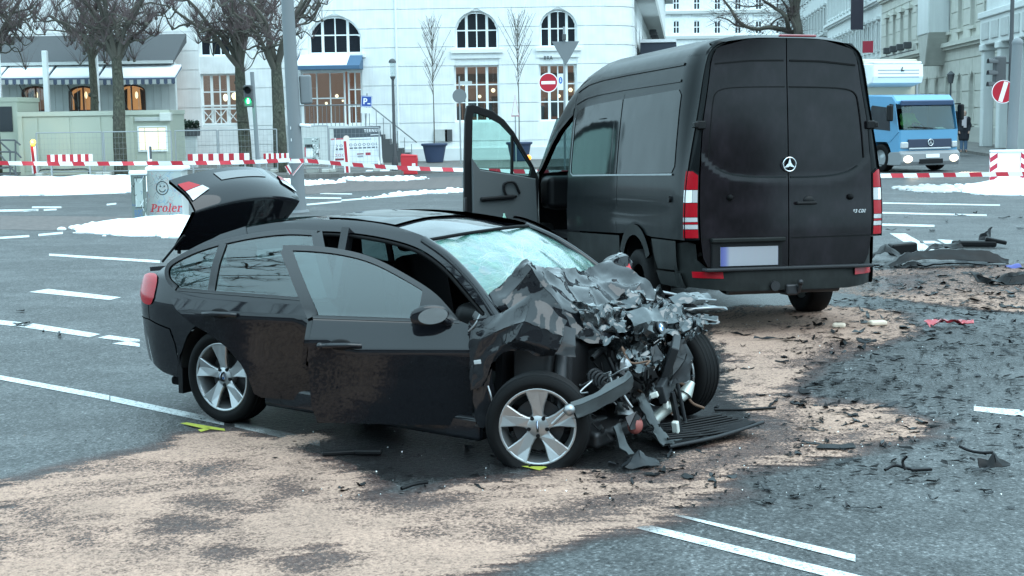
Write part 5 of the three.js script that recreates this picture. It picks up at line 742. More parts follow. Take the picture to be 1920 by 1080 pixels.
// rounded corner with rusticated courses, then the side front that runs back along the street
{
  const cx = hx1, R = 1.3; for (let y = 0; y < HH; y += 0.78) part('corner_stone', tr(new THREE.CylinderGeometry(R, R, 0.75, 18, 1, false, -0.15, Math.PI / 2 + 0.3), cx, y + 0.39, -R), C.wall, hotel);
  part('corner_core', tr(new THREE.CylinderGeometry(R - 0.05, R - 0.05, HH, 18, 1, false), cx, HH / 2, -R), C.wall, hotel);
  const side = thing('white_street_wing', 'long white street wing running back from the rounded corner', 'building', [cx + R, 0.12, -MB - R], 83.2 * RAD);
  const ops = []; for (let k = 0; k < 22; k++) { const x = 1.6 + k * 5.2; ops.push({ x0: x, x1: x + 1.7, y0: 1.0, y1: 5.8, arch: 1 }); if (k > 4) ops.push({ x0: x + 0.2, x1: x + 1.4, y0: 8.0, y1: 10.4 }); }
  wallWith(side, 0, 118, HH, ops, C.wall, { courses: 0.78, gap: 0.03, proud: 0.05, depth: 0.45 });
  for (const o of ops) windowIn(side, o, { cols: 2, rows: 2 });
  part('cornice', box(118, 0.4, 0.9, 59, 10.9 - 4.0, 0.45), C.grey, side); part('roof_cornice', box(118, 0.6, 1.2, 59, HH + 0.2, 0.4), C.grey, side);
  part('street_awning', box(9, 0.7, 1.6, 8, 4.6, 1.0), std([0.03, 0.04, 0.06], 0.7), side); part('awning_snow', box(9.1, 0.14, 1.6, 8, 5.03, 1.0), M.snow, side);
  for (let k = 0; k < 5; k++) part('wall_lamp', rbox(0.3, 0.3, 0.4, 0.05, 22 + k * 3, 6.4, 0.4), C.slate, side);
}
// --- restaurant wing on the left
{
  const d = 57.5, x0 = X(-160, d, 180), x1 = X(328, d, 150), root = thing('restaurant_wing', 'low white restaurant wing with glowing arched windows and snowy awnings', 'building', [0, 0.12, -d]);
  const Yd = (px, py) => Y(px, py, d) - 0.12, W = [[40, 91], [128, 181], [217, 273], [-60, -8]].map(([a, b], i) => ({ x0: X(a, d, 185), x1: X(b, d, 185), y0: Yd((a + b) / 2, 209), y1: Yd((a + b) / 2, 161 - (i === 2 ? 3 : 0)), arch: 0.45 }));
  const top = Yd(150, 120); wallWith(root, x0, x1, top, W, C.pale, { depth: 0.3 });
  W.forEach((o, i) => { const f = windowIn(root, o, { cols: 2, rows: 1, pane: C.glass, fmat: C.brown, set: 0.2, lit: i === 0 ? C.warm : C.warmBright }); part('curtain', extrude([[o.x0 + 0.08, o.y0], [o.x0 + 0.3, o.y0], [o.x0 + 0.34, o.y1 - 0.15], [o.x0 + 0.08, o.y1 - 0.3]], 0.05).translate(0, 0, -0.55), C.brown, f); part('curtain', extrude([[o.x1 - 0.08, o.y0], [o.x1 - 0.3, o.y0], [o.x1 - 0.34, o.y1 - 0.15], [o.x1 - 0.08, o.y1 - 0.3]], 0.05).translate(0, 0, -0.55), C.brown, f); part('interior_lamp', tr(new THREE.SphereGeometry(0.06, 10, 8).scale(1, 2.4, 1), lerp(o.x0, o.x1, 0.35 + 0.1 * i), o.y0 + 0.65, -0.7), C.lampGlow, f); });
  for (let x = x0 + 0.15; x < x1; x += 0.3) part('wall_board', box(0.012, top - 0.4, 0.012, x, top / 2, 0.006), C.grey, root).visible = true;
  part('wing_roof', extrude([[0, top], [-2.6, top + 1.25], [-2.6, top + 0.9], [0, top - 0.05]], x1 - x0).rotateY(-Math.PI / 2).translate(x1, 0, 0.2), C.slate, root, 'dark slate roof');
  part('roof_gutter', box(x1 - x0, 0.12, 0.16, (x0 + x1) / 2, top + 0.02, 0.30), C.grey, root);
  for (const [a, b] of [[-80, 2], [6, 91], [96, 184], [189, 331]]) {
    const q0 = X(a, d - 1, 140), q1 = X(b, d - 1, 140), yt = Yd((a + b) / 2, 126), yb = Yd((a + b) / 2, 148), aw = part('awning', extrude([[0.05, yt - 0.06], [1.3, yb - 0.06], [1.3, yb], [0.05, yt]], q1 - q0).rotateY(-Math.PI / 2).translate(q1, 0, 0), std([0.10, 0.13, 0.2], 0.8), root);
    part('awning_snow', extrude([[0.1, yt], [1.28, yb], [1.26, yb + 0.07], [0.1, yt + 0.07]], q1 - q0).rotateY(-Math.PI / 2).translate(q1, 0, 0), M.snow, aw);
    const n = Math.round((q1 - q0) / 0.15); for (let k = 0; k < n; k++) { const xx = lerp(q0, q1, (k + 0.5) / n); part('valance_stripe', extrude([[-0.072, 0], [-0.072, -0.16], [0, -0.2], [0.072, -0.16], [0.072, 0]], 0.012).translate(xx, yb - 0.06, 1.28), k % 2 ? C.slateBlue : C.grey, aw); }
    part('awning_stay', rod([q0 + 0.6, yb - 0.1, 1.2], [q0 + 0.9, yb - 1.6, 0.05], 0.02), C.slate, aw);
  }
  for (const px of [3, 92, 185]) part('white_post', rbox(0.2, Yd(px, 98), 0.2, 0.03, X(px, d - 1, 150), Yd(px, 98) / 2, 1.36), C.frame, root);
  part('planter_bush', (() => { seed(5); const l = []; for (let k = 0; k < 60; k++) l.push(tr(new THREE.TetrahedronGeometry(0.09), X(28, d, 240) + rr(-0.3, 0.3), Yd(28, 245) + rr(-0.15, 0.15), 0.4 + rr(-0.1, 0.1), rr(0, 3), rr(0, 3))); return l; })(), std([0.03, 0.05, 0.035], 0.9), root).userData.kind = 'stuff';
}
// --- houses along the right side of the street; x runs towards the camera along each front
const winG = { };
function rowHouse(label, d0, d1, mat, opt = {}) {
  const off = (d) => 24.7 + 0.1086 * (d - 75) + (opt.shift || 0), L = (d1 - d0) / 0.994, root = thing('town_house', label, 'building', [off(d1), 0.12, -d1], -96.23 * RAD, 'houses along the right side of the street');
  const { H = 19, floors = [1.0, 5.4, 9.4, 13.4], sp = 3.0, ww = 1.15, wh = 2.1, courses = 0 } = opt, ops = [];
  const n = Math.floor(L / sp); for (let f = 0; f < floors.length; f++) for (let k = 0; k < n; k++) { const x = (L - n * sp) / 2 + (k + 0.5) * sp; ops.push({ x0: x - ww / 2, x1: x + ww / 2, y0: floors[f], y1: floors[f] + (f ? wh : wh + 0.6), arch: opt.arch && f === 0 ? 1 : 0 }); }
  wallWith(root, 0, L, H, ops, mat, { courses, depth: 0.4, proud: 0.06, gap: 0.05 });
  for (const o of ops) { const f = windowIn(root, o, { cols: 2, rows: 2, set: 0.3 }); part('window_surround', [box(ww + 0.5, 0.16, 0.22, (o.x0 + o.x1) / 2, o.y0 - 0.08, 0.1), o.y0 > 3 ? box(ww + 0.6, 0.22, 0.3, (o.x0 + o.x1) / 2, o.y1 + 0.3, 0.14) : null, box(0.14, o.y1 - o.y0, 0.08, o.x0 - 0.1, (o.y0 + o.y1) / 2, 0.06), box(0.14, o.y1 - o.y0, 0.08, o.x1 + 0.1, (o.y0 + o.y1) / 2, 0.06)], mat, f); }
  for (const y of [floors[1] - 0.75, floors[2] - 0.6, H - 0.4]) part('cornice', [box(L, 0.24, 0.42, L / 2, y, 0.2), box(L, 0.16, 0.28, L / 2, y - 0.2, 0.13)], opt.trim || mat, root);
  part('plinth', box(L, 0.8, 0.16, L / 2, 0.4, 0.08), C.stone, root);
  return { root, L };
}
{ // nearest: white bay and columns at the right edge
  const a = rowHouse('white house with glazed bay and columns behind the barrier boards', 54, 71.6, C.pale, { H: 15, floors: [0.6, 5.6, 9.6], sp: 4.2, ww: 1.6, wh: 2.6 });
  for (const x of [3.6, 6.9, 10.2, 13.5]) part('column', [rbox(0.6, 4.6, 0.5, 0.05, x, 2.3, 1.5), rbox(0.8, 0.3, 0.7, 0.05, x, 4.6, 1.5)], C.pale, a.root);
  part('bay_window', [rbox(13, 1.3, 1.7, 0.08, 9.4, 5.35, 0.9), rbox(13.2, 0.3, 1.9, 0.05, 9.4, 6.1, 0.9)], C.pale, a.root); for (let k = 0; k < 6; k++) part('bay_panel', rbox(1.4, 0.8, 0.08, 0.03, 4.2 + k * 1.95, 5.35, 1.77), C.grey, a.root);
  part('bay_front', [rbox(12.4, 6.5, 1.5, 0.08, 9.4, 9.5, 0.8)], C.pale, a.root); for (let k = 0; k < 5; k++) part('bay_glass', box(1.5, 3.4, 0.06, 4.6 + k * 2.4, 8.6, 1.56), C.darkGlass, a.root);
  for (const x of [5.2, 8.5, 11.8]) part('entrance_glass', box(2.4, 3.6, 0.06, x, 2.0, 0.12), C.darkGlass, a.root);
}
{
  const b = rowHouse('stone house with a corbelled bay and rusticated ground floor', 72, 112, C.cream, { H: 18, floors: [1.0, 6.2, 10.6, 14.4], sp: 3.4, courses: 0.9, arch: true });
  part('oriel', [rbox(3.6, 7.5, 1.3, 0.1, 25.0, 9.9, 0.6)], C.pale, b.root); part('oriel_corbel', extrude([[-1.8, 6.2], [1.8, 6.2], [0.7, 4.4], [-0.7, 4.4]], 1.1, 0.05).translate(25, 0, 0.05), C.stone, b.root); for (let k = 0; k < 2; k++) part('oriel_glass', box(1.1, 2.4, 0.05, 24.2 + k * 1.6, 9.9, 1.27), C.darkGlass, b.root);
  part('fascia', box(14, 0.3, 0.3, 9, 5.5, 0.25), C.slate, b.root); for (let k = 0; k < 4; k++) part('fascia_lamp', rbox(0.5, 0.45, 0.5, 0.06, 6 + k * 3, 6.0, 0.5), C.slate, b.root);
}
{
  const c = rowHouse('grey white house with narrow windows and a hanging banner', 112.3, 150, C.pale, { H: 20, floors: [1.2, 6.4, 10.8, 15.2], sp: 2.5, ww: 0.95 });
  const banner = part('banner', box(0.08, 3.4, 1.0, 32, 9.9, 1.1), std([0.035, 0.03, 0.045], 0.7), c.root, 'dark hanging banner with a red top'); part('banner_red_top', box(0.09, 1.0, 1.01, 32, 12.1, 1.1), std([0.22, 0.02, 0.04], 0.7), banner); part('red_sign', box(0.1, 0.9, 0.8, 37.2, 6.6, 0.9), std([0.42, 0.03, 0.06], 0.6), c.root);
}
rowHouse('far pale house at the end of the right side of the street', 150.3, 214, C.grey, { H: 19, floors: [1.2, 6.0, 10.2, 14.4], sp: 3.2 });
{ // building closing the street
  const d = 255, x0 = X(1215, d), x1 = X(1680, d), root = thing('end_building', 'white building with rows of paired windows closing the far street', 'building', [0, 0.12, -d]), ops = [];
  for (const py of [-40, 7, 52]) for (let k = 0; k < 11; k++) { const px = 1229.5 + k * 38.6 - 0, cx = X(px, d, py), cy = Y(px, py, d); ops.push({ x0: cx - 0.6, x1: cx + 0.6, y0: cy - 1.15, y1: cy + 1.15 }); }
  for (let k = 0; k < 11; k++) { const cx = X(1229.5 + k * 38.6, d, 100); ops.push({ x0: cx - 0.5, x1: cx + 0.5, y0: 7.6, y1: 9.7 }, { x0: cx - 0.5, x1: cx + 0.5, y0: 2.6, y1: 5.2 }); }
  wallWith(root, x0, x1, 30, ops, C.wall, { depth: 0.5 });
  for (const o of ops) { const f = windowIn(root, o, { cols: 2, rows: 2, set: 0.25, bar: 0.14 }); part('window_head', box(1.9, 0.35, 0.3, (o.x0 + o.x1) / 2, o.y1 + 1.0, 0.15), C.grey, f); }
  for (const py of [23, 70, -24]) part('cornice', box(x1 - x0, 0.5, 0.5, (x0 + x1) / 2, Y(1400, py, d), 0.25), C.grey, root);
}
{ // the street behind the photographer, which the paintwork and the glass mirror
  const root = thing('brick_terrace', 'dark brick terrace across the junction behind the camera', 'building', [0, 0, 38], Math.PI), brick = std([0.10, 0.075, 0.065], 0.9), ops = [];
  for (let f = 0; f < 3; f++) for (let k = 0; k < 18; k++) ops.push({ x0: -44 + k * 5, x1: -42.6 + k * 5, y0: 1.5 + f * 3.6, y1: 3.7 + f * 3.6 });
  wallWith(root, -46, 46, 11.6, ops, brick, { depth: 0.4 }); for (const o of ops) windowIn(root, o, { cols: 2, rows: 1 });
  part('terrace_roof', extrude([[0, 11.6], [-6, 14.5], [-12, 11.6]], 92).rotateY(-Math.PI / 2).translate(46, 0, 0), C.slate, root);
}
// ---------- trees ----------
const bark = new THREE.MeshStandardMaterial({ roughness: 0.95, map: dataTex(128, 256, (i, j) => { const v = 72 + (tnoise(i / 4, j / 16, 32) - 0.5) * 34 + (hash2(i, j) - 0.5) * 16, g = tnoise(i / 32, j / 64, 4); return [v * 0.98, v * (0.96 + g * 0.05), v * 0.86]; }) });
const twigMat = std([0.11, 0.08, 0.08], 0.95), limbMat = std([0.085, 0.08, 0.066], 0.95);
function limb(pts, r0, r1, n = 7) { // tapered crooked limb
  const c = curve(pts), N = Math.max(4, pts.length * 3), fr = c.computeFrenetFrames(N, false), pos = [], idx = [], uv = [];
  for (let i = 0; i <= N; i++) { const p = c.getPointAt(i / N), r = lerp(r0, r1, i / N); for (let k = 0; k <= n; k++) { const a = k / n * Math.PI * 2, d = fr.normals[i].clone().multiplyScalar(Math.cos(a)).addScaledVector(fr.binormals[i], Math.sin(a)); const rr2 = r * (1 + 0.12 * (noise2(i * 1.3 + k * 7, k * 3.1) - 0.5)); pos.push(p.x + d.x * rr2, p.y + d.y * rr2, p.z + d.z * rr2); uv.push(k / n, i / N * 4); } }
  for (let i = 0; i < N; i++) for (let k = 0; k < n; k++) { const a = i * (n + 1) + k, b = a + n + 1; idx.push(a, a + 1, b, a + 1, b + 1, b); }
  const g = new THREE.BufferGeometry(); g.setAttribute('position', new THREE.Float32BufferAttribute(pos, 3)); g.setAttribute('uv', new THREE.Float32BufferAttribute(uv, 2)); g.setIndex(idx); g.computeVertexNormals(); return g;
}
function spike(a, d, L, r) { const b = a.clone().addScaledVector(d, L), s = V(d.z, 0.3, -d.x).normalize(), t = d.clone().cross(s).normalize(); const P = [0, 1, 2].map((k) => { const q = k * 2.094; return a.clone().addScaledVector(s, Math.cos(q) * r).addScaledVector(t, Math.sin(q) * r); }), o = []; for (let k = 0; k < 3; k++) { const p = P[k], q = P[(k + 1) % 3]; o.push(p.x, p.y, p.z, q.x, q.y, q.z, b.x, b.y, b.z); } return o; }
function pollard(label, x, z, { fork = 4.0, r = 0.19, spread = 2.4, rise = 2.4, limbs = 7, sd = 1, lean = 0, twigs = 1 } = {}) {
  seed(sd); const root = thing('pollarded_tree', label, 'tree', [x, 0.12, z], 0, 'pollarded trees in front of the white buildings');
  const trunk = [], fx = lean; trunk.push([0, -0.1, 0], [lean * 0.3, fork * 0.33, rr(-0.05, 0.05)], [lean * 0.7 + rr(-0.05, 0.05), fork * 0.66, 0], [fx, fork, 0]); const T = part('trunk', limb(trunk, r * 1.25, r * 0.85, 12), bark, root);
  for (let k = 0; k < 7; k++) { const h = rr(0.15, 0.9) * fork, a = rr(0, 6.28); part('burr', tr(new THREE.IcosahedronGeometry(rr(0.05, 0.1), 1), lean * h / fork + Math.cos(a) * r * 0.9, h, Math.sin(a) * r * 0.9), bark, T); }
  const crown = new THREE.Group(); crown.name = 'crown'; root.add(crown); const tw = []; let knobs = [];
  for (let i = 0; i < limbs; i++) {
    const a = i / limbs * 6.283 + rr(-0.3, 0.3), out = spread * rr(0.6, 1.05), up = rise * rr(0.45, 1.1), y0 = fork - rr(0, 0.5), pts = [V(fx * y0 / fork, y0, 0)];
    for (let k = 1; k <= 4; k++) pts.push(V(fx + Math.cos(a + rr(-0.25, 0.25)) * out * k / 4 * (0.75 + 0.25 * k / 4), y0 + up * Math.pow(k / 4, 0.8) + rr(-0.12, 0.12), Math.sin(a + rr(-0.25, 0.25)) * out * k / 4));
    const b = part('limb', limb(pts, r * rr(0.42, 0.55), 0.04), limbMat, crown); knobs.push(pts[4]);
    for (let j = 0; j < 5; j++) { // side branches
      const s = pts[1 + (j % 4)].clone().lerp(pts[Math.min(4, 2 + (j % 4))], rr(0, 0.8)), a2 = a + rr(-1.5, 1.5), L = rr(0.6, 1.3), q = [s]; for (let k = 1; k <= 3; k++) q.push(s.clone().add(V(Math.cos(a2 + rr(-0.4, 0.4)) * L * k / 3, L * rr(-0.25, 0.75) * k / 3, Math.sin(a2 + rr(-0.4, 0.4)) * L * k / 3)));
      part('branch', limb(q, 0.042, 0.02, 5), limbMat, crown); knobs.push(q[3], q[2]);
      const dn = s.clone(), q2 = [dn]; for (let k = 1; k <= 3; k++) q2.push(dn.clone().add(V(Math.cos(a2 + 2) * 0.3 * k, rr(-0.28, 0.1) * k, Math.sin(a2 + 2) * 0.3 * k))); part('branch', limb(q2, 0.03, 0.014, 4), limbMat, crown); knobs.push(q2[3]);
    }
  }
  for (const p of knobs) { if (rand() < 0.4) part('knob', tr(new THREE.IcosahedronGeometry(rr(0.035, 0.065), 1).scale(1, rr(0.7, 1.2), 1), p.x, p.y, p.z), limbMat, crown); const n = Math.round(rr(11, 20) * twigs); for (let k = 0; k < n; k++) { const d = V(rr(-0.55, 0.55), rr(0.35, 1), rr(-0.55, 0.55)).normalize(); tw.push(spike(p, d, rr(0.5, 1.5), 0.0085)); } }
  const t = part('twigs', fromTris(tw.flat()), twigMat, crown); t.userData.kind = 'stuff'; return root;
}
pollard('pollarded tree with straight trunk in front of the site cabin', X(228, 50.5, 333), -50.5, { fork: 4.1, r: 0.2, spread: 2.3, rise: 3.2, limbs: 9, sd: 11, lean: 0.02 });
pollard('pollarded tree behind the site cabin roof', X(176, 55.5, 200), -55.5, { fork: 4.4, r: 0.15, spread: 2.0, rise: 3.0, limbs: 6, sd: 12 });
pollard('pollarded tree by the stair rail beside the site cabin', X(-8, 50, 333), -50, { fork: 3.9, r: 0.2, spread: 2.3, rise: 3.0, limbs: 8, sd: 13 });
pollard('pollarded tree beside the green pedestrian signal', X(462, 52.5, 325), -52.5, { fork: 3.9, r: 0.2, spread: 2.2, rise: 3.2, limbs: 8, sd: 14, lean: -0.1 });
pollard('pollarded tree just left of the tall grey post', X(528, 50.5, 330), -50.5, { fork: 3.8, r: 0.21, spread: 2.2, rise: 3.4, limbs: 7, sd: 15, lean: -0.05, twigs: 0.8 });
function streetTree(name, label, x, z, y, h, sd, group, spread = 0.42, r0 = 0.03) { // slim sapling
  seed(sd); const root = thing(name, label, 'tree', [x, y, z], 0, group); part('trunk', limb([[0, -0.2, 0], [0.01, h * 0.35, 0], [-0.02, h * 0.7, 0.01], [0, h, 0]], r0, 0.008, 6), limbMat, root);
  const crown = new THREE.Group(); crown.name = 'crown'; root.add(crown); const tw = [];
  for (let k = 0; k < 34; k++) { const t = rr(0.40, 0.97), a = rr(0, 6.28), L = h * 0.26 * Math.sin(Math.PI * clamp((1.02 - t) / 0.66, 0, 1)) * rr(0.6, 1.1) + 0.15, s = V(0, t * h, 0), e = s.clone().add(V(Math.cos(a) * L * spread * 1.3, L * 1.0, Math.sin(a) * L * spread * 1.3)); part('branch', rod(s, e, 0.011, 0.005, 4), limbMat, crown); for (let j = 0; j < 6; j++) { const p = s.clone().lerp(e, rr(0.3, 1)); tw.push(spike(p, V(rr(-0.7, 0.7), rr(0.4, 1), rr(-0.7, 0.7)).normalize(), rr(0.12, 0.38), 0.006)); } }
  part('twigs', fromTris(tw.flat()), twigMat, crown).userData.kind = 'stuff'; return root;
}
const potMat = std([0.035, 0.055, 0.11], 0.55);
function pot(px, d, label) { const x = X(px, d, 300), z = -d, o = thing('plant_pot', label, 'plant pot', [x, 0.12, z], 0, 'blue pots with saplings'); part('pot_body', lathe([[0, 0], [0.33, 0], [0.35, 0.04], [0.47, 0.66], [0.53, 0.68], [0.54, 0.76], [0.48, 0.77], [0.46, 0.70], [0, 0.68]], 32), potMat, o); part('soil', cyl(0.455, 0.455, 0.05, 24, 0, 0.69, 0), std([0.04, 0.03, 0.025], 0.95), o); return [x, z]; }
{ const [x, z] = pot(815, 58.2, 'dark blue pot with sapling between lamp post and round sign'); streetTree('potted_sapling', 'bare sapling in blue pot between lamp post and round sign', x, z, 0.86, 4.75, 21, 'saplings in blue pots'); }
{ const [x, z] = pot(974, 58.2, 'dark blue pot with sapling seen through the van door window'); streetTree('potted_sapling', 'bare sapling in blue pot behind the open van door', x, z, 0.86, 4.9, 22, 'saplings in blue pots'); }
{ // large bare tree far up the street
  seed(31); const d = 120, root = thing('bare_street_tree', 'large bare tree far up the street with arching limbs', 'tree', [X(1499, d, 60), 0.12, -d]); const s = d / 2700, P = (px, py) => V((px - 1499) * s, Y(px, py, d) - 0.12, rr(-0.6, 0.6));
  part('trunk', limb([[0, -0.3, 0], [0.1, 3, 0], [0, 6, 0], P(1496, 60), P(1493, 20), P(1500, -40)], 0.5, 0.32, 10), limbMat, root); const crown = new THREE.Group(); crown.name = 'crown'; root.add(crown); const tw = [];
  for (const [pts, r] of [[[[1494, 62], [1470, 55], [1440, 52], [1420, 55], [1398, 50], [1382, 38], [1372, 18], [1352, -6]], 0.24], [[[1480, 56], [1470, 30], [1450, 12], [1432, 2], [1415, -10]], 0.2], [[[1482, 40], [1478, 15], [1460, -5]], 0.14], [[[1492, 55], [1484, 30], [1484, 5], [1470, -14]], 0.22], [[[1398, 50], [1380, 46], [1362, 36], [1345, 32]], 0.09], [[[1446, 52], [1452, 40], [1480, 28], [1494, 27]], 0.09], [[[1430, 10], [1400, 12], [1378, 4]], 0.08]]) {
    const v = pts.map(([a, b]) => P(a, b)); part('limb', limb(v, r, r * 0.4, 6), limbMat, crown);
    for (const p of v) for (let k = 0; k < 26; k++) tw.push(spike(p.clone().add(V(rr(-0.7, 0.7), rr(-0.5, 0.6), rr(-0.5, 0.5))), V(rr(-1, 0.7), rr(-0.5, 0.8), rr(-0.6, 0.6)).normalize(), rr(0.5, 1.5), 0.022));
  }
  part('twigs', fromTris(tw.flat()), twigMat, crown).userData.kind = 'stuff';
}
{ // bare trees behind the photographer, mirrored in the side windows
  for (const [x, z, sd, lab] of [[-10, -4.5, 51, 'bare tree beside the junction, mirrored in the rear door glass'], [-14.5, 1.5, 52, 'bare tree further back beside the junction than its mirrored neighbour'], [6, 16, 53, 'bare tree at the right end of the brick terrace']]) { const t = pollard(lab, x, z, { fork: 3.6, r: 0.26, spread: 3.8, rise: 7.5, limbs: 10, sd, twigs: 0.5 }); t.userData.group = 'bare trees behind the camera'; t.position.y = 0; }
}
{ // clipped hedge beside the cabin
  seed(8); const d = 56.6, x0 = X(325, d, 232), x1 = X(371, d, 232), y = Y(348, 243, d), o = thing('hedge', 'dark green clipped bush beside the lattice window', 'hedge', [(x0 + x1) / 2, y, -d]); const l = []; for (let k = 0; k < 420; k++) { const g = new THREE.PlaneGeometry(0.07, 0.10); tr(g, rr(-0.5, 0.5), 0, 0, rr(-2, 2), rr(-3, 3), rr(-2, 2)); g.translate(0, 0.06 + rr(0, 0.32) * (1 - 0.4 * rand()), rr(-0.2, 0.2)); l.push(g); }
  part('leaves', merge(l), std([0.035, 0.06, 0.04], 0.8, DS), o).userData.kind = 'stuff'; part('hedge_trough', rbox(1.05, 0.3, 0.4, 0.04, 0, -0.1, 0), C.slate, o); part('trough_stand', box(0.8, y - 0.3, 0.25, 0, -0.22 - (y - 0.3) / 2, 0), C.pale, o);
}
// ---------- street furniture ----------
const at = (px, py) => { const p = onGround(px, py); return [p.x, 0, p.z]; };
const stripes = (w, h, n, diag = 0, a = '#a8202e', b = '#e4e6e6') => new THREE.MeshStandardMaterial({ roughness: 0.55, map: canvasTex(256, 64, (x) => { x.fillStyle = b; x.fillRect(0, 0, 256, 64); x.fillStyle = a; for (let k = -4; k < n * 2 + 4; k++) if (k % 2 === 0) { const s = 256 / n; x.beginPath(); x.moveTo(k * s / 2 * 1, 0); x.lineTo(k * s / 2 + s / 2, 0); x.lineTo(k * s / 2 + s / 2 + diag, 64); x.lineTo(k * s / 2 + diag, 64); x.fill(); } }) });
{ // tall grey signal post with the tape knotted round it
  const [x, , z] = at(561, 398), o = thing('tall_grey_post', 'tall grey steel mast with police tape tied round it', 'post', [x, 0, z]); o.rotation.z = 0.022;
  part('mast', cyl(0.125, 0.15, 7.0, 28, 0, 3.5, 0), M.greyPost, o); part('mast_joint', cyl(0.132, 0.134, 0.03, 28, 0, 2.65, 0), M.greyPost, o); part('base_flange', cyl(0.2, 0.22, 0.05, 24, 0, 0.025, 0), M.greyPost, o);
  part('sign_back', rbox(0.26, 0.62, 0.12, 0.05, 0.27, 2.6, -0.1), M.greyPost, o); for (const y of [1.8, 1.55]) part('sticker', box(0.012, 0.06, 0.05, -0.06, y, 0.125), M.white, o); part('bracket_snow', rbox(0.24, 0.07, 0.14, 0.03, 0.24, 1.84, 0.05, 0, 0, -0.15), M.snow, o);
}
// police tape
const tapeMat = new THREE.MeshStandardMaterial({ roughness: 0.45, side: THREE.DoubleSide, map: canvasTex(128, 16, (x) => { x.fillStyle = '#eef0f0'; x.fillRect(0, 0, 128, 16); x.fillStyle = '#c2303f'; x.beginPath(); x.moveTo(10, 0); x.lineTo(70, 0); x.lineTo(78, 16); x.lineTo(18, 16); x.fill(); }) });
function tape(pts, label, h = 0.085) {
  const c = curve(pts), N = 120, pos = [], uv = [], idx = [], L = c.getLength(); for (let i = 0; i <= N; i++) { const p = c.getPointAt(i / N), t = 0.5 * Math.sin(i * 0.19) * (noise2(i * 0.08, 3) - 0.2); const dy = Math.cos(t) * h / 2, dz = Math.sin(t) * h / 2; pos.push(p.x, p.y + dy, p.z + dz, p.x, p.y - dy, p.z - dz); uv.push(i / N * L / 0.5, 1, i / N * L / 0.5, 0); }
  for (let i = 0; i < N; i++) { const a = i * 2; idx.push(a, a + 1, a + 2, a + 1, a + 3, a + 2); } const g = new THREE.BufferGeometry(); g.setAttribute('position', new THREE.Float32BufferAttribute(pos, 3)); g.setAttribute('uv', new THREE.Float32BufferAttribute(uv, 2)); g.setIndex(idx); g.computeVertexNormals(); return single('police_tape', g, tapeMat, label, 'tape', 'red and white police tape');
}
const TP = (px, py, d) => onDepth(px, py, -d);
tape([TP(-60, 305, 29.6), TP(120, 307, 30), TP(300, 306, 30.4), TP(460, 304, 30.6), TP(546, 300, 30.55)], 'red and white barrier tape stretched left of the tall grey post');
tape([TP(572, 301, 30.55), TP(640, 307, 30.4), TP(760, 315, 30), TP(880, 319, 29.6), TP(1200, 326, 29), TP(1500, 330, 28.5), TP(1700, 329, 28.3), TP(1980, 325, 28)], 'red and white barrier tape running behind the van to the barrier boards');
{ const [x, , z] = at(561, 398); const k = single('tape_knot', [tr(new THREE.CylinderGeometry(0.155, 0.155, 0.09, 20, 1, true), x - 0.02, 1.1, z), box(0.03, 0.34, 0.01, x + 0.02, 0.93, z + 0.16, 0, 0, -0.7), box(0.09, 0.20, 0.012, x - 0.17, 0.92, z + 0.1, 0, 0, 0.5)], tapeMat, 'knotted tape end hanging from the tall grey post', 'tape'); k.material.side = THREE.DoubleSide; }
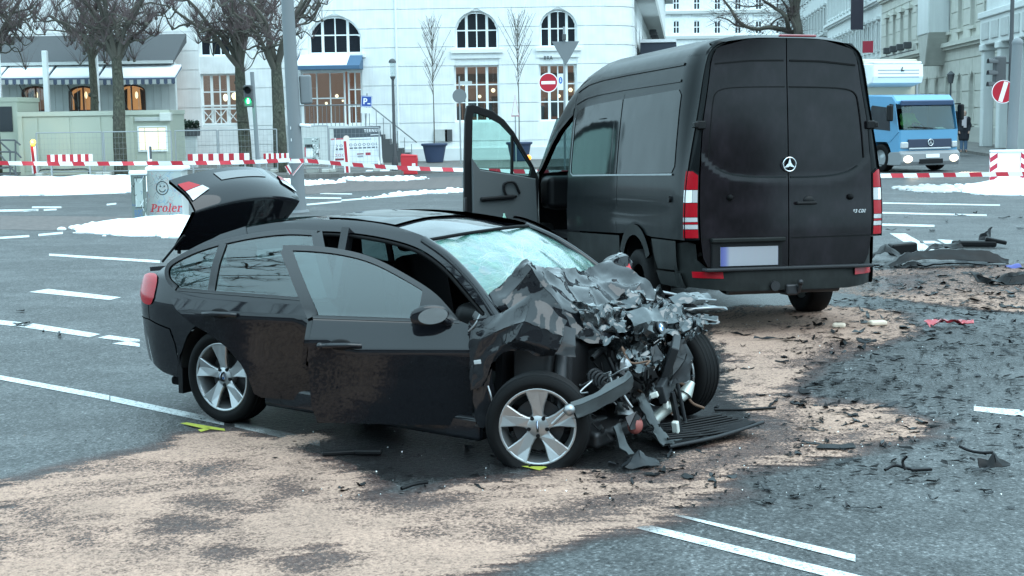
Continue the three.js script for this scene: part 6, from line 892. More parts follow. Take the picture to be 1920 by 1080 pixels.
{ // two graffitied switch cabinets with snow caps
  const graf = (fn) => new THREE.MeshStandardMaterial({ roughness: 0.7, map: canvasTex(256, 320, fn) });
  const scrawl = (x, n, cols, w, sd) => { seed(sd); for (let i = 0; i < n; i++) { x.strokeStyle = cols[i % cols.length]; x.lineWidth = rr(1, w); x.beginPath(); let a = rr(10, 240), b = rr(10, 300); x.moveTo(a, b); for (let k = 0; k < 6; k++) { a += rr(-26, 30); b += rr(-30, 26); x.lineTo(a, b); } x.stroke(); } };
  const a = at(311, 413), big = thing('graffiti_cabinet', 'wide grey switch cabinet with a smiley and red graffiti', 'cabinet', [a[0], 0, a[2]], -0.08); const w1 = 0.72, h1 = 1.0;
  const body = part('cabinet_body', rbox(w1, h1, 0.42, 0.015, 0, h1 / 2, -0.21), std([0.40, 0.42, 0.41], 0.7), big);
  part('cabinet_front', tr(new THREE.PlaneGeometry(w1 - 0.02, h1 - 0.04), 0, h1 / 2, 0.003), graf((x) => { x.fillStyle = '#98a09e'; x.fillRect(0, 0, 256, 320); scrawl(x, 80, ['rgba(90,130,170,.7)', 'rgba(120,150,160,.7)', 'rgba(70,70,80,.6)', 'rgba(160,110,110,.5)'], 3, 3); x.strokeStyle = '#2b3033'; x.lineWidth = 7; x.beginPath(); x.arc(112, 110, 44, 0, 7); x.stroke(); x.fillStyle = '#2b3033'; for (const q of [98, 128]) { x.beginPath(); x.arc(q, 98, 6, 0, 7); x.fill(); } x.beginPath(); x.arc(112, 112, 24, 0.3, 2.85); x.stroke(); x.fillStyle = '#b02a36'; x.font = 'bold italic 74px serif'; x.fillText('Prolers', 12, 270); }), body);
  part('snow_cap', rbox(w1 + 0.08, 0.09, 0.5, 0.04, 0.02, h1 + 0.04, -0.21), M.snow, big);
  const c = at(263, 416), small = thing('graffiti_cabinet', 'narrow dark grey switch cabinet covered in tags', 'cabinet', [c[0], 0, c[2]], 0.25), w2 = 0.30, h2 = 0.94;
  const b2 = part('cabinet_body', rbox(w2, h2, 0.36, 0.012, 0, h2 / 2, -0.18), std([0.13, 0.15, 0.14], 0.7), small); part('cabinet_front', tr(new THREE.PlaneGeometry(w2 - 0.02, h2 - 0.04), 0, h2 / 2, 0.003), graf((x) => { x.fillStyle = '#59625e'; x.fillRect(0, 0, 256, 320); x.fillStyle = '#8c9693'; x.fillRect(60, 20, 140, 200); x.strokeStyle = '#2b302f'; x.lineWidth = 6; x.strokeRect(52, 14, 156, 212); scrawl(x, 22, ['rgba(30,34,34,.9)', 'rgba(60,80,110,.8)', 'rgba(200,205,205,.7)'], 8, 9); x.fillStyle = '#3d5a7a'; x.font = 'bold 80px sans-serif'; x.fillText('BRS', 30, 300); }), b2); part('snow_cap', rbox(w2 + 0.06, 0.08, 0.42, 0.035, 0, h2 + 0.035, -0.18), M.snow, small);
}
// site cabin
{
  const d = 51.5, x0 = X(38, d, 300), x1 = X(322, d, 300), w = x1 - x0, h = Y(180, 208, d) - 0.12, o = thing('site_cabin', 'long pale green site cabin with a lit window', 'cabin', [(x0 + x1) / 2, 0.12, -d]), cm = std([0.43, 0.46, 0.38], 0.6), dp = 2.4;
  part('cabin_body', rbox(w - 0.06, h - 0.05, dp, 0.02, 0, h / 2, -dp / 2), cm, o);
  for (const [px0, px1] of [[42, 73], [76, 133], [138, 191], [195, 216], [246, 253]]) { const a = X(px0, d, 280) - (x0 + x1) / 2, b = X(px1, d, 280) - (x0 + x1) / 2; part('wall_panel', box(b - a, h - 0.34, 0.03, (a + b) / 2, h / 2 - 0.03, 0.012), cm, o); }
  part('roof_edge', box(w, 0.16, dp + 0.1, 0, h - 0.08, -dp / 2 + 0.03), std([0.47, 0.50, 0.42], 0.6), o); for (const s of [-1, 1]) part('corner_post', box(0.16, h - 0.16, 0.14, s * (w / 2 - 0.08), (h - 0.16) / 2, 0.0), cm, o); part('floor_edge', box(w, 0.12, 0.06, 0, 0.06, 0.03), cm, o);
  const wx0 = X(259, d, 260) - (x0 + x1) / 2, wx1 = X(315, d, 260) - (x0 + x1) / 2, wy0 = Y(287, 284, d) - 0.12, wy1 = Y(287, 236, d) - 0.12, W = part('lit_window', tr(extrude([[wx0, wy0], [wx1, wy0], [wx1, wy1], [wx0, wy1]], 0.06, 0, [[[wx0 + 0.05, wy0 + 0.05], [wx1 - 0.05, wy0 + 0.05], [wx1 - 0.05, wy1 - 0.05], [wx0 + 0.05, wy1 - 0.05]]]), 0, 0, 0.012), C.frame, o);
  for (let k = 0; k < 3; k++) { const a = lerp(wx0 + 0.06, wx1 - 0.06, [0, 0.22, 0.72][k]), b = lerp(wx0 + 0.06, wx1 - 0.06, [0.19, 0.69, 1][k]); part('window_pane', box(b - a, wy1 - wy0 - 0.14, 0.012, (a + b) / 2, (wy0 + wy1) / 2, 0.03), C.litPane, W); }
  part('shutter_box', rbox(wx1 - wx0 + 0.2, 0.14, 0.16, 0.02, (wx0 + wx1) / 2 + 0.05, h - 0.32, 0.08), std([0.45, 0.48, 0.45], 0.6), o); part('air_unit', rbox(0.4, 0.3, 0.3, 0.03, w / 2 - 0.1, h - 0.25, 0.15), std([0.55, 0.57, 0.53], 0.6), o);
  const d2 = 52.4, o2 = thing('site_cabin', 'pale site cabin end behind the dark stair rail', 'cabin', [X(-55, d2, 300), 0.12, -d2]); part('cabin_body', rbox(3.6, 2.75, 2.4, 0.03, 0, 1.375, -1.2), cm, o2); part('roof_edge', box(3.66, 0.16, 2.46, 0, 2.7, -1.2), cm, o2); part('cabin_window', box(0.8, 0.9, 0.04, 1.2, 2.0, 0.01), C.darkGlass, o2);
}
{ // dark steel stair rail at the left edge
  const d = 48.9, o = thing('stair_rail', 'dark steel stair and handrail in front of the pale cabin end', 'railing', [0, 0.12, -d]), P = (px, py) => { const p = onDepth(px, py, -d); return [p.x, p.y - 0.12, 0]; };
  for (const [a, b] of [[[-40, 262], [28, 263]], [[28, 263], [38, 272]], [[0, 266], [20, 284]], [[-40, 284], [30, 285]], [[30, 285], [40, 296]], [[29, 263], [29, 333]], [[19, 284], [19, 333]], [[-10, 262], [-10, 333]], [[0, 290], [34, 330]]]) part('rail_bar', rod(P(...a), P(...b), 0.03), C.slate, o); for (let k = 0; k < 4; k++) part('tread', box(1.1, 0.05, 0.9, P(8, 330)[0] - 0.3 - k * 0.25, 0.15 + k * 0.2, -0.5), C.slate, o);
}
{ // striped beacon post, lit yellow
  const [x, , z] = at(66, 336), o = thing('beacon_post', 'red and white striped guide post with a lit yellow lamp', 'beacon', [x, 0, z]); part('striped_board', rbox(0.2, 1.0, 0.06, 0.02, 0, 0.68, 0), stripes(0.2, 1, 1, 90), o); part('beacon_foot', rbox(0.5, 0.12, 0.3, 0.03, 0, 0.06, 0), M.rubber, o); part('post_stem', box(0.06, 0.2, 0.05, 0, 0.2, 0), M.galv, o); part('lamp_lens', tr(new THREE.SphereGeometry(0.10, 16, 12), 0, 1.30, 0), std([0.9, 0.6, 0.1], 0.4, { emissive: new THREE.Color(1, 0.62, 0.10), emissiveIntensity: 0.85 }), o); part('lamp_base', rbox(0.14, 0.08, 0.12, 0.02, 0, 1.19, 0), std([0.5, 0.35, 0.05], 0.5), o);
  const l = new THREE.PointLight(new THREE.Color(1, 0.66, 0.2), 0.3); l.position.set(0, 1.30, 0.14); l.castShadow = true; o.add(l);
}
{ const p = at(121, 335), o = thing('bicycle_rail', 'low dark tubular hoop rail before the site cabin', 'rail', [p[0], 0.12, p[2]]); part('hoop', tube([[-0.86, 0, 0], [-0.86, 0.16, 0], [-0.82, 0.2, 0], [0, 0.2, 0], [0.80, 0.2, 0], [0.86, 0.16, 0], [0.86, 0, 0]], 0.028, 40, 8), C.slate, o); }
// site fence panels
function fencePanel(px0, px1, d, label, topPx = 246, col = M.galv) {
  const x0 = X(px0, d, 290), x1 = X(px1, d, 290), w = x1 - x0, h = Math.max(1.5, Y((px0 + px1) / 2, topPx, d) - 0.12), o = thing('site_fence_panel', label, 'fence', [x0, 0.12, -d], 0, 'site fence panels'); for (const x of [0, w]) part('fence_post', rod([x, 0, 0], [x, h, 0], 0.024), col, o); part('fence_rail', rod([0, h, 0], [w, h, 0], 0.02), col, o); part('fence_rail', rod([0, 0.15, 0], [w, 0.15, 0], 0.02), col, o); const l = []; for (let k = 1; k < w / 0.13; k++) l.push(rod([k * 0.13, 0.15, 0], [k * 0.13, h, 0], 0.0035, 0.0035, 3)); for (let k = 1; k < 7; k++) l.push(rod([0, 0.15 + (h - 0.15) * k / 7, 0], [w, 0.15 + (h - 0.15) * k / 7, 0], 0.0035, 0.0035, 3)); part('wire_mesh', l, col, o).userData.kind = 'stuff'; for (const x of [0.1, w - 0.1]) part('concrete_foot', rbox(0.24, 0.13, 0.6, 0.03, x, 0.065, 0), C.stone, o);
}
fencePanel(70, 193, 50.0, 'wire fence panel before the blank side of the site cabin', 250); fencePanel(196, 322, 50.0, 'wire fence panel before the lit cabin window', 247); fencePanel(330, 408, 50.2, 'wire fence panel before the lattice window', 245); fencePanel(411, 520, 50.2, 'wire fence panel behind the pedestrian signal', 243); fencePanel(540, 616, 49.6, 'wire fence panel before the entrance landing', 236); fencePanel(618, 712, 49.8, 'wire fence panel behind the building site board', 246);
// red and white barrier boards
const boardMat = stripes(1.6, 0.22, 6);
for (const [a, b, y0, y1, lab] of [[88, 174, 290, 303, 'red and white barrier board before the cabin side'], [352, 468, 288, 302, 'long red and white barrier board below the lattice window'], [494, 552, 288, 301, 'short red and white barrier board behind the tall post']]) { const d = 49.2, x0 = X(a, d, 296), x1 = X(b, d, 296), yc = Y((a + b) / 2, (y0 + y1) / 2, d), o = thing('barrier_board', lab, 'barrier', [(x0 + x1) / 2, 0.12, -d], 0, 'striped barrier boards'); part('striped_board', rbox(x1 - x0, 0.25, 0.04, 0.015, 0, yc - 0.12, 0.0), boardMat, o); for (const s of [-1, 1]) part('board_leg', box(0.05, yc - 0.1, 0.05, s * (x1 - x0) * 0.42, (yc - 0.1) / 2, -0.05), M.galv, o); }
{ // white and black marker by the cabinet
  const p = at(283, 340), o = thing('marker_post', 'small black and white marker post behind the cabinets', 'post', [p[0], 0.12, p[2]]); part('marker_stem', rbox(0.13, 1.05, 0.06, 0.02, 0, 0.52, 0), M.white, o); part('dark_band', rbox(0.07, 0.42, 0.065, 0.01, 0.03, 0.82, 0.002), C.slate, o);
}
{ // pedestrian signal showing green
  const d = 44, x = X(482, d, 310), o = thing('pedestrian_signal', 'pedestrian traffic signal showing a green figure', 'traffic light', [x, 0, -d]); part('signal_pole', cyl(0.06, 0.07, 3.4, 14, 0.0, 1.7, 0, 0, 0, 0.03), M.greyPost, o);
  const hx = X(467, d, 190) - x, hy = Y(467, 180, d); part('signal_head', rbox(0.26, 0.66, 0.2, 0.04, hx, hy, 0.05), C.slate, o); for (const y of [0.17, -0.15]) part('visor', tr(new THREE.CylinderGeometry(0.115, 0.115, 0.2, 18, 1, true, Math.PI / 2, Math.PI), hx, hy + y, 0.22, Math.PI / 2, 0, 0), new THREE.MeshStandardMaterial({ color: 0x0a0c0b, roughness: 0.8, side: THREE.DoubleSide }), o); part('dark_lens', cyl(0.1, 0.1, 0.02, 20, hx, hy + 0.17, 0.155, Math.PI / 2), M.blackPlastic, o);
  part('green_lens', cyl(0.105, 0.105, 0.02, 20, hx, hy - 0.15, 0.155, Math.PI / 2), std([0.0, 0.05, 0.03], 0.5, { emissive: new THREE.Color(0.0, 0.35, 0.12), emissiveIntensity: 0.5 }), o); part('green_figure', extrude([[-0.03, -0.075], [0.03, -0.075], [0.035, 0.02], [0.02, 0.05], [0.018, 0.08], [-0.018, 0.08], [-0.02, 0.05], [-0.035, 0.02]], 0.01).translate(hx, hy - 0.15, 0.167), std([0.3, 0.9, 0.6], 0.5, { emissive: new THREE.Color(0.45, 1, 0.72), emissiveIntensity: 1.6 }), o);
  part('signal_arm', box(Math.abs(hx), 0.04, 0.04, hx / 2, hy + 0.25, 0), M.greyPost, o); const l = new THREE.PointLight(new THREE.Color(0.1, 1, 0.45), 0.25); l.position.set(hx, hy - 0.15, 0.36); l.castShadow = true; o.add(l);
}
{ // slim lamp post
  const [x, , z] = at(741, 326), o = thing('lamp_post', 'slim dark lamp post beside the entrance steps', 'street lamp', [x, 0.1, z]); part('lamp_column', [cyl(0.045, 0.07, 3.2, 14, 0, 1.6, 0), cyl(0.1, 0.12, 0.5, 14, 0, 0.25, 0)], C.slate, o); part('lantern_glass', cyl(0.09, 0.075, 0.5, 14, 0, 3.5, 0), phys([0.8, 0.85, 0.85], 0.1, { transmission: 0.9, thickness: 0 }), o); part('lantern_cap', [tr(new THREE.SphereGeometry(0.13, 16, 8, 0, 6.3, 0, 1.57), 0, 3.75, 0), cyl(0.13, 0.13, 0.03, 16, 0, 3.75, 0), cyl(0.1, 0.06, 0.1, 14, 0, 3.22, 0)], C.slate, o);
}
// signs
const disc = (r, mat, x, y, z, o, name) => part(name, cyl(r, r, 0.02, 36, x, y, z, Math.PI / 2), mat, o);
{ const d = 55, x = X(688, d, 235), o = thing('parking_sign', 'blue parking sign on a leaning pole', 'sign', [x - 0.16, 0.12, -d]); const y = Y(688, 190, d) - 0.12; part('sign_pole', rod([0, 0, 0], [0.2, y + 0.3, 0], 0.025), M.galv, o); const m = label2(128, 128, (c) => { c.fillStyle = '#2a4f9e'; c.fillRect(0, 0, 128, 128); c.strokeStyle = '#e8ecf0'; c.lineWidth = 5; c.strokeRect(6, 6, 116, 116); c.fillStyle = '#f2f4f6'; c.font = 'bold 96px sans-serif'; c.fillText('P', 20, 98); c.fillRect(76, 84, 34, 12); }); part('sign_plate', box(0.42, 0.42, 0.02, 0.17, y, 0.03, 0, 0, -0.06), m, o); part('text_plate', box(0.40, 0.22, 0.02, 0.15, y - 0.34, 0.03, 0, 0, -0.06), M.white, o); }
{ const d = 56, x = X(863, d, 250), o = thing('round_sign_back', 'grey back of a round sign before the tall lower window', 'sign', [x, 0.12, -d]); const y = Y(860, 180, d) - 0.12; part('sign_pole', rod([0, 0, 0], [0, y + 0.75, 0], 0.03), M.galv, o); part('sign_back', cyl(0.27, 0.27, 0.02, 30, 0, y, 0.04, Math.PI / 2), M.greyPost, o); part('street_name_plate', box(0.5, 0.12, 0.02, 0.24, y + 0.5, 0), C.grey, o); }
{ // no-entry with give-way back, behind the van
  const d = 45, x = X(1058, d, 200), o = thing('no_entry_sign', 'round red no entry sign in front of the white corner', 'sign', [x, 0, -d]), yn = Y(1028, 155, d), yg = Y(1063, 100, d); part('sign_pole', rod([0, 0, 0], [0.02, Y(1055, 50, d), 0], 0.035), M.galv, o);
  const nx = X(1028, d, 155) - x; disc(0.30, label2(128, 128, (c) => { c.fillStyle = '#f0eff0'; c.fillRect(0, 0, 128, 128); c.fillStyle = '#b3142c'; c.beginPath(); c.arc(64, 64, 58, 0, 7); c.fill(); c.fillStyle = '#f4f4f4'; c.fillRect(18, 54, 92, 20); }), nx, yn, 0.06, o, 'no_entry_disc').geometry.translate(-nx, -yn, 0).rotateZ(Math.PI / 2).translate(nx, yn, 0);
  part('sign_bracket', box(Math.abs(nx), 0.04, 0.03, nx / 2, yn, 0.02), M.galv, o); const g = extrude([[-0.42, 0.36], [0.42, 0.36], [0, -0.36]], 0.015, 0.005); part('give_way_back', tr(g, 0.06, yg, 0.03), M.greyPost, o); part('blue_plate', box(0.17, 0.5, 0.02, X(1051, d, 155) - x, yn + 0.02, 0.06), label2(64, 160, (c) => { c.fillStyle = '#dfe6ea'; c.fillRect(0, 0, 64, 160); c.fillStyle = '#3a68b4'; c.beginPath(); c.ellipse(32, 66, 22, 34, 0, 0, 7); c.fill(); c.fillStyle = '#dfe6ea'; c.fillRect(22, 70, 20, 6); c.fillRect(29, 44, 7, 40); }), o); part('pole_lamp', rbox(0.12, 0.2, 0.16, 0.03, 0.02, Y(1055, 70, d), 0.05), C.slate, o);
}
{ const d = 56.5, x = X(966, d, 200), y = Y(966, 200, d), o = thing('warning_triangle_sign', 'narrow white warning triangle sign above the open van door', 'sign', [x, 0.12, -d]); part('sign_pole', rod([0, 0, 0], [0, y, 0], 0.025), M.galv, o); part('triangle_plate', tr(extrude([[-0.14, -0.36], [0.14, -0.36], [0, 0.42]], 0.015), 0, y - 0.1, 0.02), std([0.72, 0.70, 0.70], 0.5), o); part('triangle_border', tr(extrude([[-0.16, -0.4], [0.16, -0.4], [0, 0.46]], 0.01), 0, y - 0.1, 0.005), std([0.5, 0.12, 0.14], 0.5), o); }
{ // building site board on an A-frame
  const d = 50, x0 = X(622, d, 280), x1 = X(716, d, 280), w = x1 - x0, y0 = Y(668, 308, d), y1 = Y(668, 258, d), y2 = Y(668, 238, d), o = thing('building_site_board', 'white building site notice board under a dark header', 'notice board', [(x0 + x1) / 2, 0, -d]);
  part('header_panel', box(w * 0.94, y2 - y1, 0.05, w * 0.02, (y1 + y2) / 2, 0.02, 0, 0, 0.03), label2(512, 110, (c) => { c.fillStyle = '#4c535a'; c.fillRect(0, 0, 512, 110); c.fillStyle = '#e8eaec'; c.font = 'bold 46px sans-serif'; c.fillText('TERNUM', 330, 60); c.fillRect(400, 84, 90, 8); }), o);
  const notice = label2(512, 300, (c) => { c.fillStyle = '#e2e6ea'; c.fillRect(0, 0, 512, 300); c.fillStyle = '#c5626c'; c.fillRect(0, 0, 150, 16); c.fillStyle = '#7e868c'; c.fillRect(190, 18, 220, 8); for (let k = 0; k < 7; k++) { c.strokeStyle = '#50585e'; c.lineWidth = 5; c.beginPath(); c.arc(200 + k * 45, 80, 13, 0, 7); c.stroke(); c.fillStyle = '#6a7076'; c.fillRect(186 + k * 45, 108, 34, 18); } for (let k = 0; k < 2; k++) { c.beginPath(); c.arc(50 + k * 50, 86, 13, 0, 7); c.stroke(); c.fillStyle = '#60666c'; c.fillRect(26 + k * 52, 112, 40, 20); } c.fillStyle = '#b26a72'; for (let k = 0; k < 3; k++) { c.strokeStyle = '#b26a72'; c.beginPath(); c.arc(40 + k * 40, 190, 13, 0, 7); c.stroke(); } c.fillStyle = '#8a3440'; c.fillRect(20, 226, 120, 22); c.fillStyle = '#a33244'; c.fillRect(345, 172, 52, 30); c.fillStyle = '#7a4450'; c.fillRect(258, 178, 66, 14); c.fillStyle = '#8a9096'; c.fillRect(262, 202, 56, 20); });
  part('notice_panel', box(w, y1 - y0, 0.04, 0, (y0 + y1) / 2, 0.04, 0, 0, 0.025), notice, o);
  for (const s of [-1, 1]) part('board_leg', [rod([s * w * 0.46, 0, 0.3], [s * w * 0.42, y1, 0.03], 0.03), rod([s * w * 0.5, 0.02, -0.7], [s * w * 0.42, y1, 0.0], 0.03)], M.white, o); part('ballast_block', rbox(0.9, 0.12, 0.5, 0.03, w * 0.42, 0.06, 0.2), C.slate, o); part('ballast_snow', rbox(0.8, 0.05, 0.45, 0.02, w * 0.42, 0.145, 0.2), M.snow, o);
  const b = thing('striped_guide_post', 'red and white striped guide post before the notice board', 'post', [X(656, d, 320), 0, -d + 0.8]); part('striped_board', rbox(0.2, 1.15, 0.05, 0.02, 0, 0.62, 0), stripes(0.2, 1.1, 1, 80), b); part('round_lamp', cyl(0.1, 0.1, 0.06, 18, 0, 1.28, 0, Math.PI / 2), std([0.75, 0.62, 0.55], 0.4), b); part('rubber_foot', rbox(0.5, 0.08, 0.3, 0.03, 0, 0.04, 0), M.rubber, b);
  const p = thing('sticker_box', 'small grey box covered with black and white stickers', 'cabinet', [X(588, d, 320), 0.1, -d + 0.2]); part('box_body', rbox(0.52, 0.95, 0.3, 0.02, 0, 0.75, 0), label2(128, 200, (c) => { c.fillStyle = '#a4aeac'; c.fillRect(0, 0, 128, 200); seed(17); for (let k = 0; k < 60; k++) { c.fillStyle = rand() < 0.5 ? '#2a2e30' : '#e2e4e4'; c.fillRect(rr(60, 120), rr(0, 190), rr(4, 16), rr(3, 12)); } c.fillStyle = '#23282b'; c.fillRect(10, 50, 64, 24); c.fillStyle = '#e6e8e8'; c.fillRect(14, 84, 60, 60); c.fillStyle = '#b03a46'; c.fillRect(4, 70, 10, 70); }), p); part('box_stand', box(0.4, 0.3, 0.2, 0, 0.15, 0), C.stone, p);
}
{ const [x, , z] = at(767, 327), o = thing('red_plastic_barrier', 'bright red plastic barrier block beside the lamp post', 'barrier', [x, 0, z]); part('barrier_body', extrude([[-0.26, 0], [0.26, 0], [0.24, 0.1], [0.28, 0.5], [0.26, 0.62], [-0.24, 0.66], [-0.26, 0.5], [-0.23, 0.1]], 0.4, 0.02).translate(0, 0.02, -0.4), M.redPlastic, o); part('barrier_sticker', box(0.12, 0.12, 0.01, 0.17, 0.32, 0.03), M.white, o); part('barrier_lip', rbox(0.56, 0.06, 0.46, 0.02, 0, 0.63, -0.2), M.redPlastic, o); }
// right-hand traffic island: guard boards, mast, leaning no-entry sign, signal
{
  const [x, , z] = at(1893, 347), o = thing('steel_mast', 'grey steel mast standing behind the tape at the barrier boards', 'post', [x, 0, z]); o.rotation.z = -0.03; const s = 37 / 2700; part('mast_column', [cyl(0.13, 0.14, 3.6, 18, 0, 1.8, 0), cyl(0.19, 0.21, 0.9, 18, 0, 0.45, 0)], M.greyPost, o); part('mast_cap', tr(new THREE.SphereGeometry(0.14, 16, 8), 0, 3.6, 0), M.greyPost, o);
  const o2 = thing('thin_signal_pole', 'tall thin dark pole carrying the traffic signal', 'post', [X(1890, 38.4, 330), 0, -38.4]); part('pole_column', cyl(0.05, 0.06, 6.5, 12, 0, 3.25, 0), C.slate, o2);
  const hx = -0.30, hy = Y(1868, 140, 38.4); const H = part('signal_head', rbox(0.30, 0.95, 0.26, 0.05, hx, hy, 0), C.slate, o2); for (const k of [0.3, 0, -0.3]) part('signal_visor', tr(new THREE.CylinderGeometry(0.12, 0.12, 0.24, 16, 1, true, 0, Math.PI), hx - 0.2, hy + k, 0.05, 0, 0, Math.PI / 2), C.slate, H); part('signal_bracket', box(0.3, 0.05, 0.05, -0.1, hy + 0.3, 0), C.slate, H); part('signal_bracket', box(0.3, 0.05, 0.05, -0.1, hy - 0.3, 0), C.slate, H);
  const o3 = thing('tilted_no_entry_sign', 'tilted red no entry sign hanging beside the steel mast', 'sign', [X(1881, 37.6, 172), Y(1881, 172, 37.6), -37.6]); o3.rotation.z = -0.28; part('sign_disc', tr(cyl(0.30, 0.30, 0.02, 36, 0, 0, 0, Math.PI / 2)), label2(128, 128, (c) => { c.fillStyle = '#f0eff0'; c.fillRect(0, 0, 128, 128); c.fillStyle = '#b3142c'; c.beginPath(); c.arc(64, 64, 60, 0, 7); c.fill(); c.fillStyle = '#f4f4f4'; c.fillRect(8, 52, 112, 24); }), o3); part('sign_clamp', box(0.1, 0.3, 0.05, 0, 0.1, -0.05), M.galv, o3);
  const g = thing('guard_boards', 'white guard box with slanted red and white stripes around the mast', 'barrier', [X(1888, 36.6, 340), 0.06, -36.6]); const h = 0.78; part('white_panel', rbox(1.1, h, 0.04, 0.02, 0.12, h / 2 + 0.02, 0), M.white, g); part('board_snow', rbox(1.14, 0.06, 0.12, 0.02, 0.12, h + 0.05, 0), M.snow, g);
  const dm = (flip) => new THREE.MeshStandardMaterial({ roughness: 0.55, map: canvasTex(64, 256, (c) => { c.fillStyle = '#e4e6e6'; c.fillRect(0, 0, 64, 256); c.fillStyle = '#a8203a'; for (let k = -2; k < 8; k++) { c.beginPath(); const y = k * 84; if (flip) { c.moveTo(0, y); c.lineTo(64, y + 44); c.lineTo(64, y + 86); c.lineTo(0, y + 42); } else { c.moveTo(0, y + 44); c.lineTo(64, y); c.lineTo(64, y + 42); c.lineTo(0, y + 86); } c.fill(); } }) });
  part('striped_panel', rbox(0.2, h - 0.02, 0.05, 0.01, -0.36, h / 2 + 0.02, 0.02), dm(false), g); part('striped_panel', rbox(0.2, h - 0.02, 0.05, 0.01, 0.42, h / 2 + 0.02, 0.02), dm(true), g); for (const q of [-0.4, 0.6]) part('board_foot', rbox(0.3, 0.1, 0.5, 0.03, q, 0.0, 0), M.rubber, g);
  const d = 66, lp = thing('ornate_street_lamp', 'small dark ornate street lamp before the stone house', 'street lamp', [X(1781, d, 230), 0, -d]); const ly = Y(1781, 148, d); part('lamp_column', [rod([0, 0, 0], [0, ly - 0.2, 0], 0.06, 0.04), cyl(0.12, 0.14, 0.6, 10, 0, 0.3, 0)], C.slate, lp); part('lantern', [cyl(0.17, 0.1, 0.4, 8, 0, ly, 0), cyl(0.02, 0.2, 0.16, 8, 0, ly + 0.28, 0)], C.slate, lp);
}
// ---------- people ----------
function sdfMesh(bones, half, N, cy, blend = 0.03) { // smooth union of tapered capsules, meshed
  const mc = new MarchingCubes(N, new THREE.MeshBasicMaterial(), false, false, 60000); mc.isolation = 0; const size = N, f = mc.field;
  for (let k = 0; k < size; k++) for (let j = 0; j < size; j++) for (let i = 0; i < size; i++) {
    const x = (i / (size / 2) - 1) * half, y = (j / (size / 2) - 1) * half + cy, z = (k / (size / 2) - 1) * half; let d = 1e3;
    for (const [a, b, r0, r1] of bones) { const bx = b[0] - a[0], by = b[1] - a[1], bz = b[2] - a[2], px = x - a[0], py = y - a[1], pz = z - a[2], t = clamp((px * bx + py * by + pz * bz) / (bx * bx + by * by + bz * bz + 1e-9), 0, 1), q = Math.hypot(px - bx * t, py - by * t, pz - bz * t) - lerp(r0, r1, t); const h = clamp(0.5 + 0.5 * (q - d) / blend, 0, 1); d = d > 100 ? q : lerp(q, d, h) - blend * h * (1 - h); }
    f[i + j * size + k * size * size] = -d;
  }
  mc.update(); const n = mc.count, pos = Array.from(mc.positionArray.subarray(0, n * 3)), nor = Array.from(mc.normalArray.subarray(0, n * 3)); for (let i = 0; i < pos.length; i += 3) { pos[i] *= half; pos[i + 1] = pos[i + 1] * half + cy; pos[i + 2] *= half; } return fromTris(pos, null);
}
const skin = std([0.42, 0.27, 0.21], 0.6);
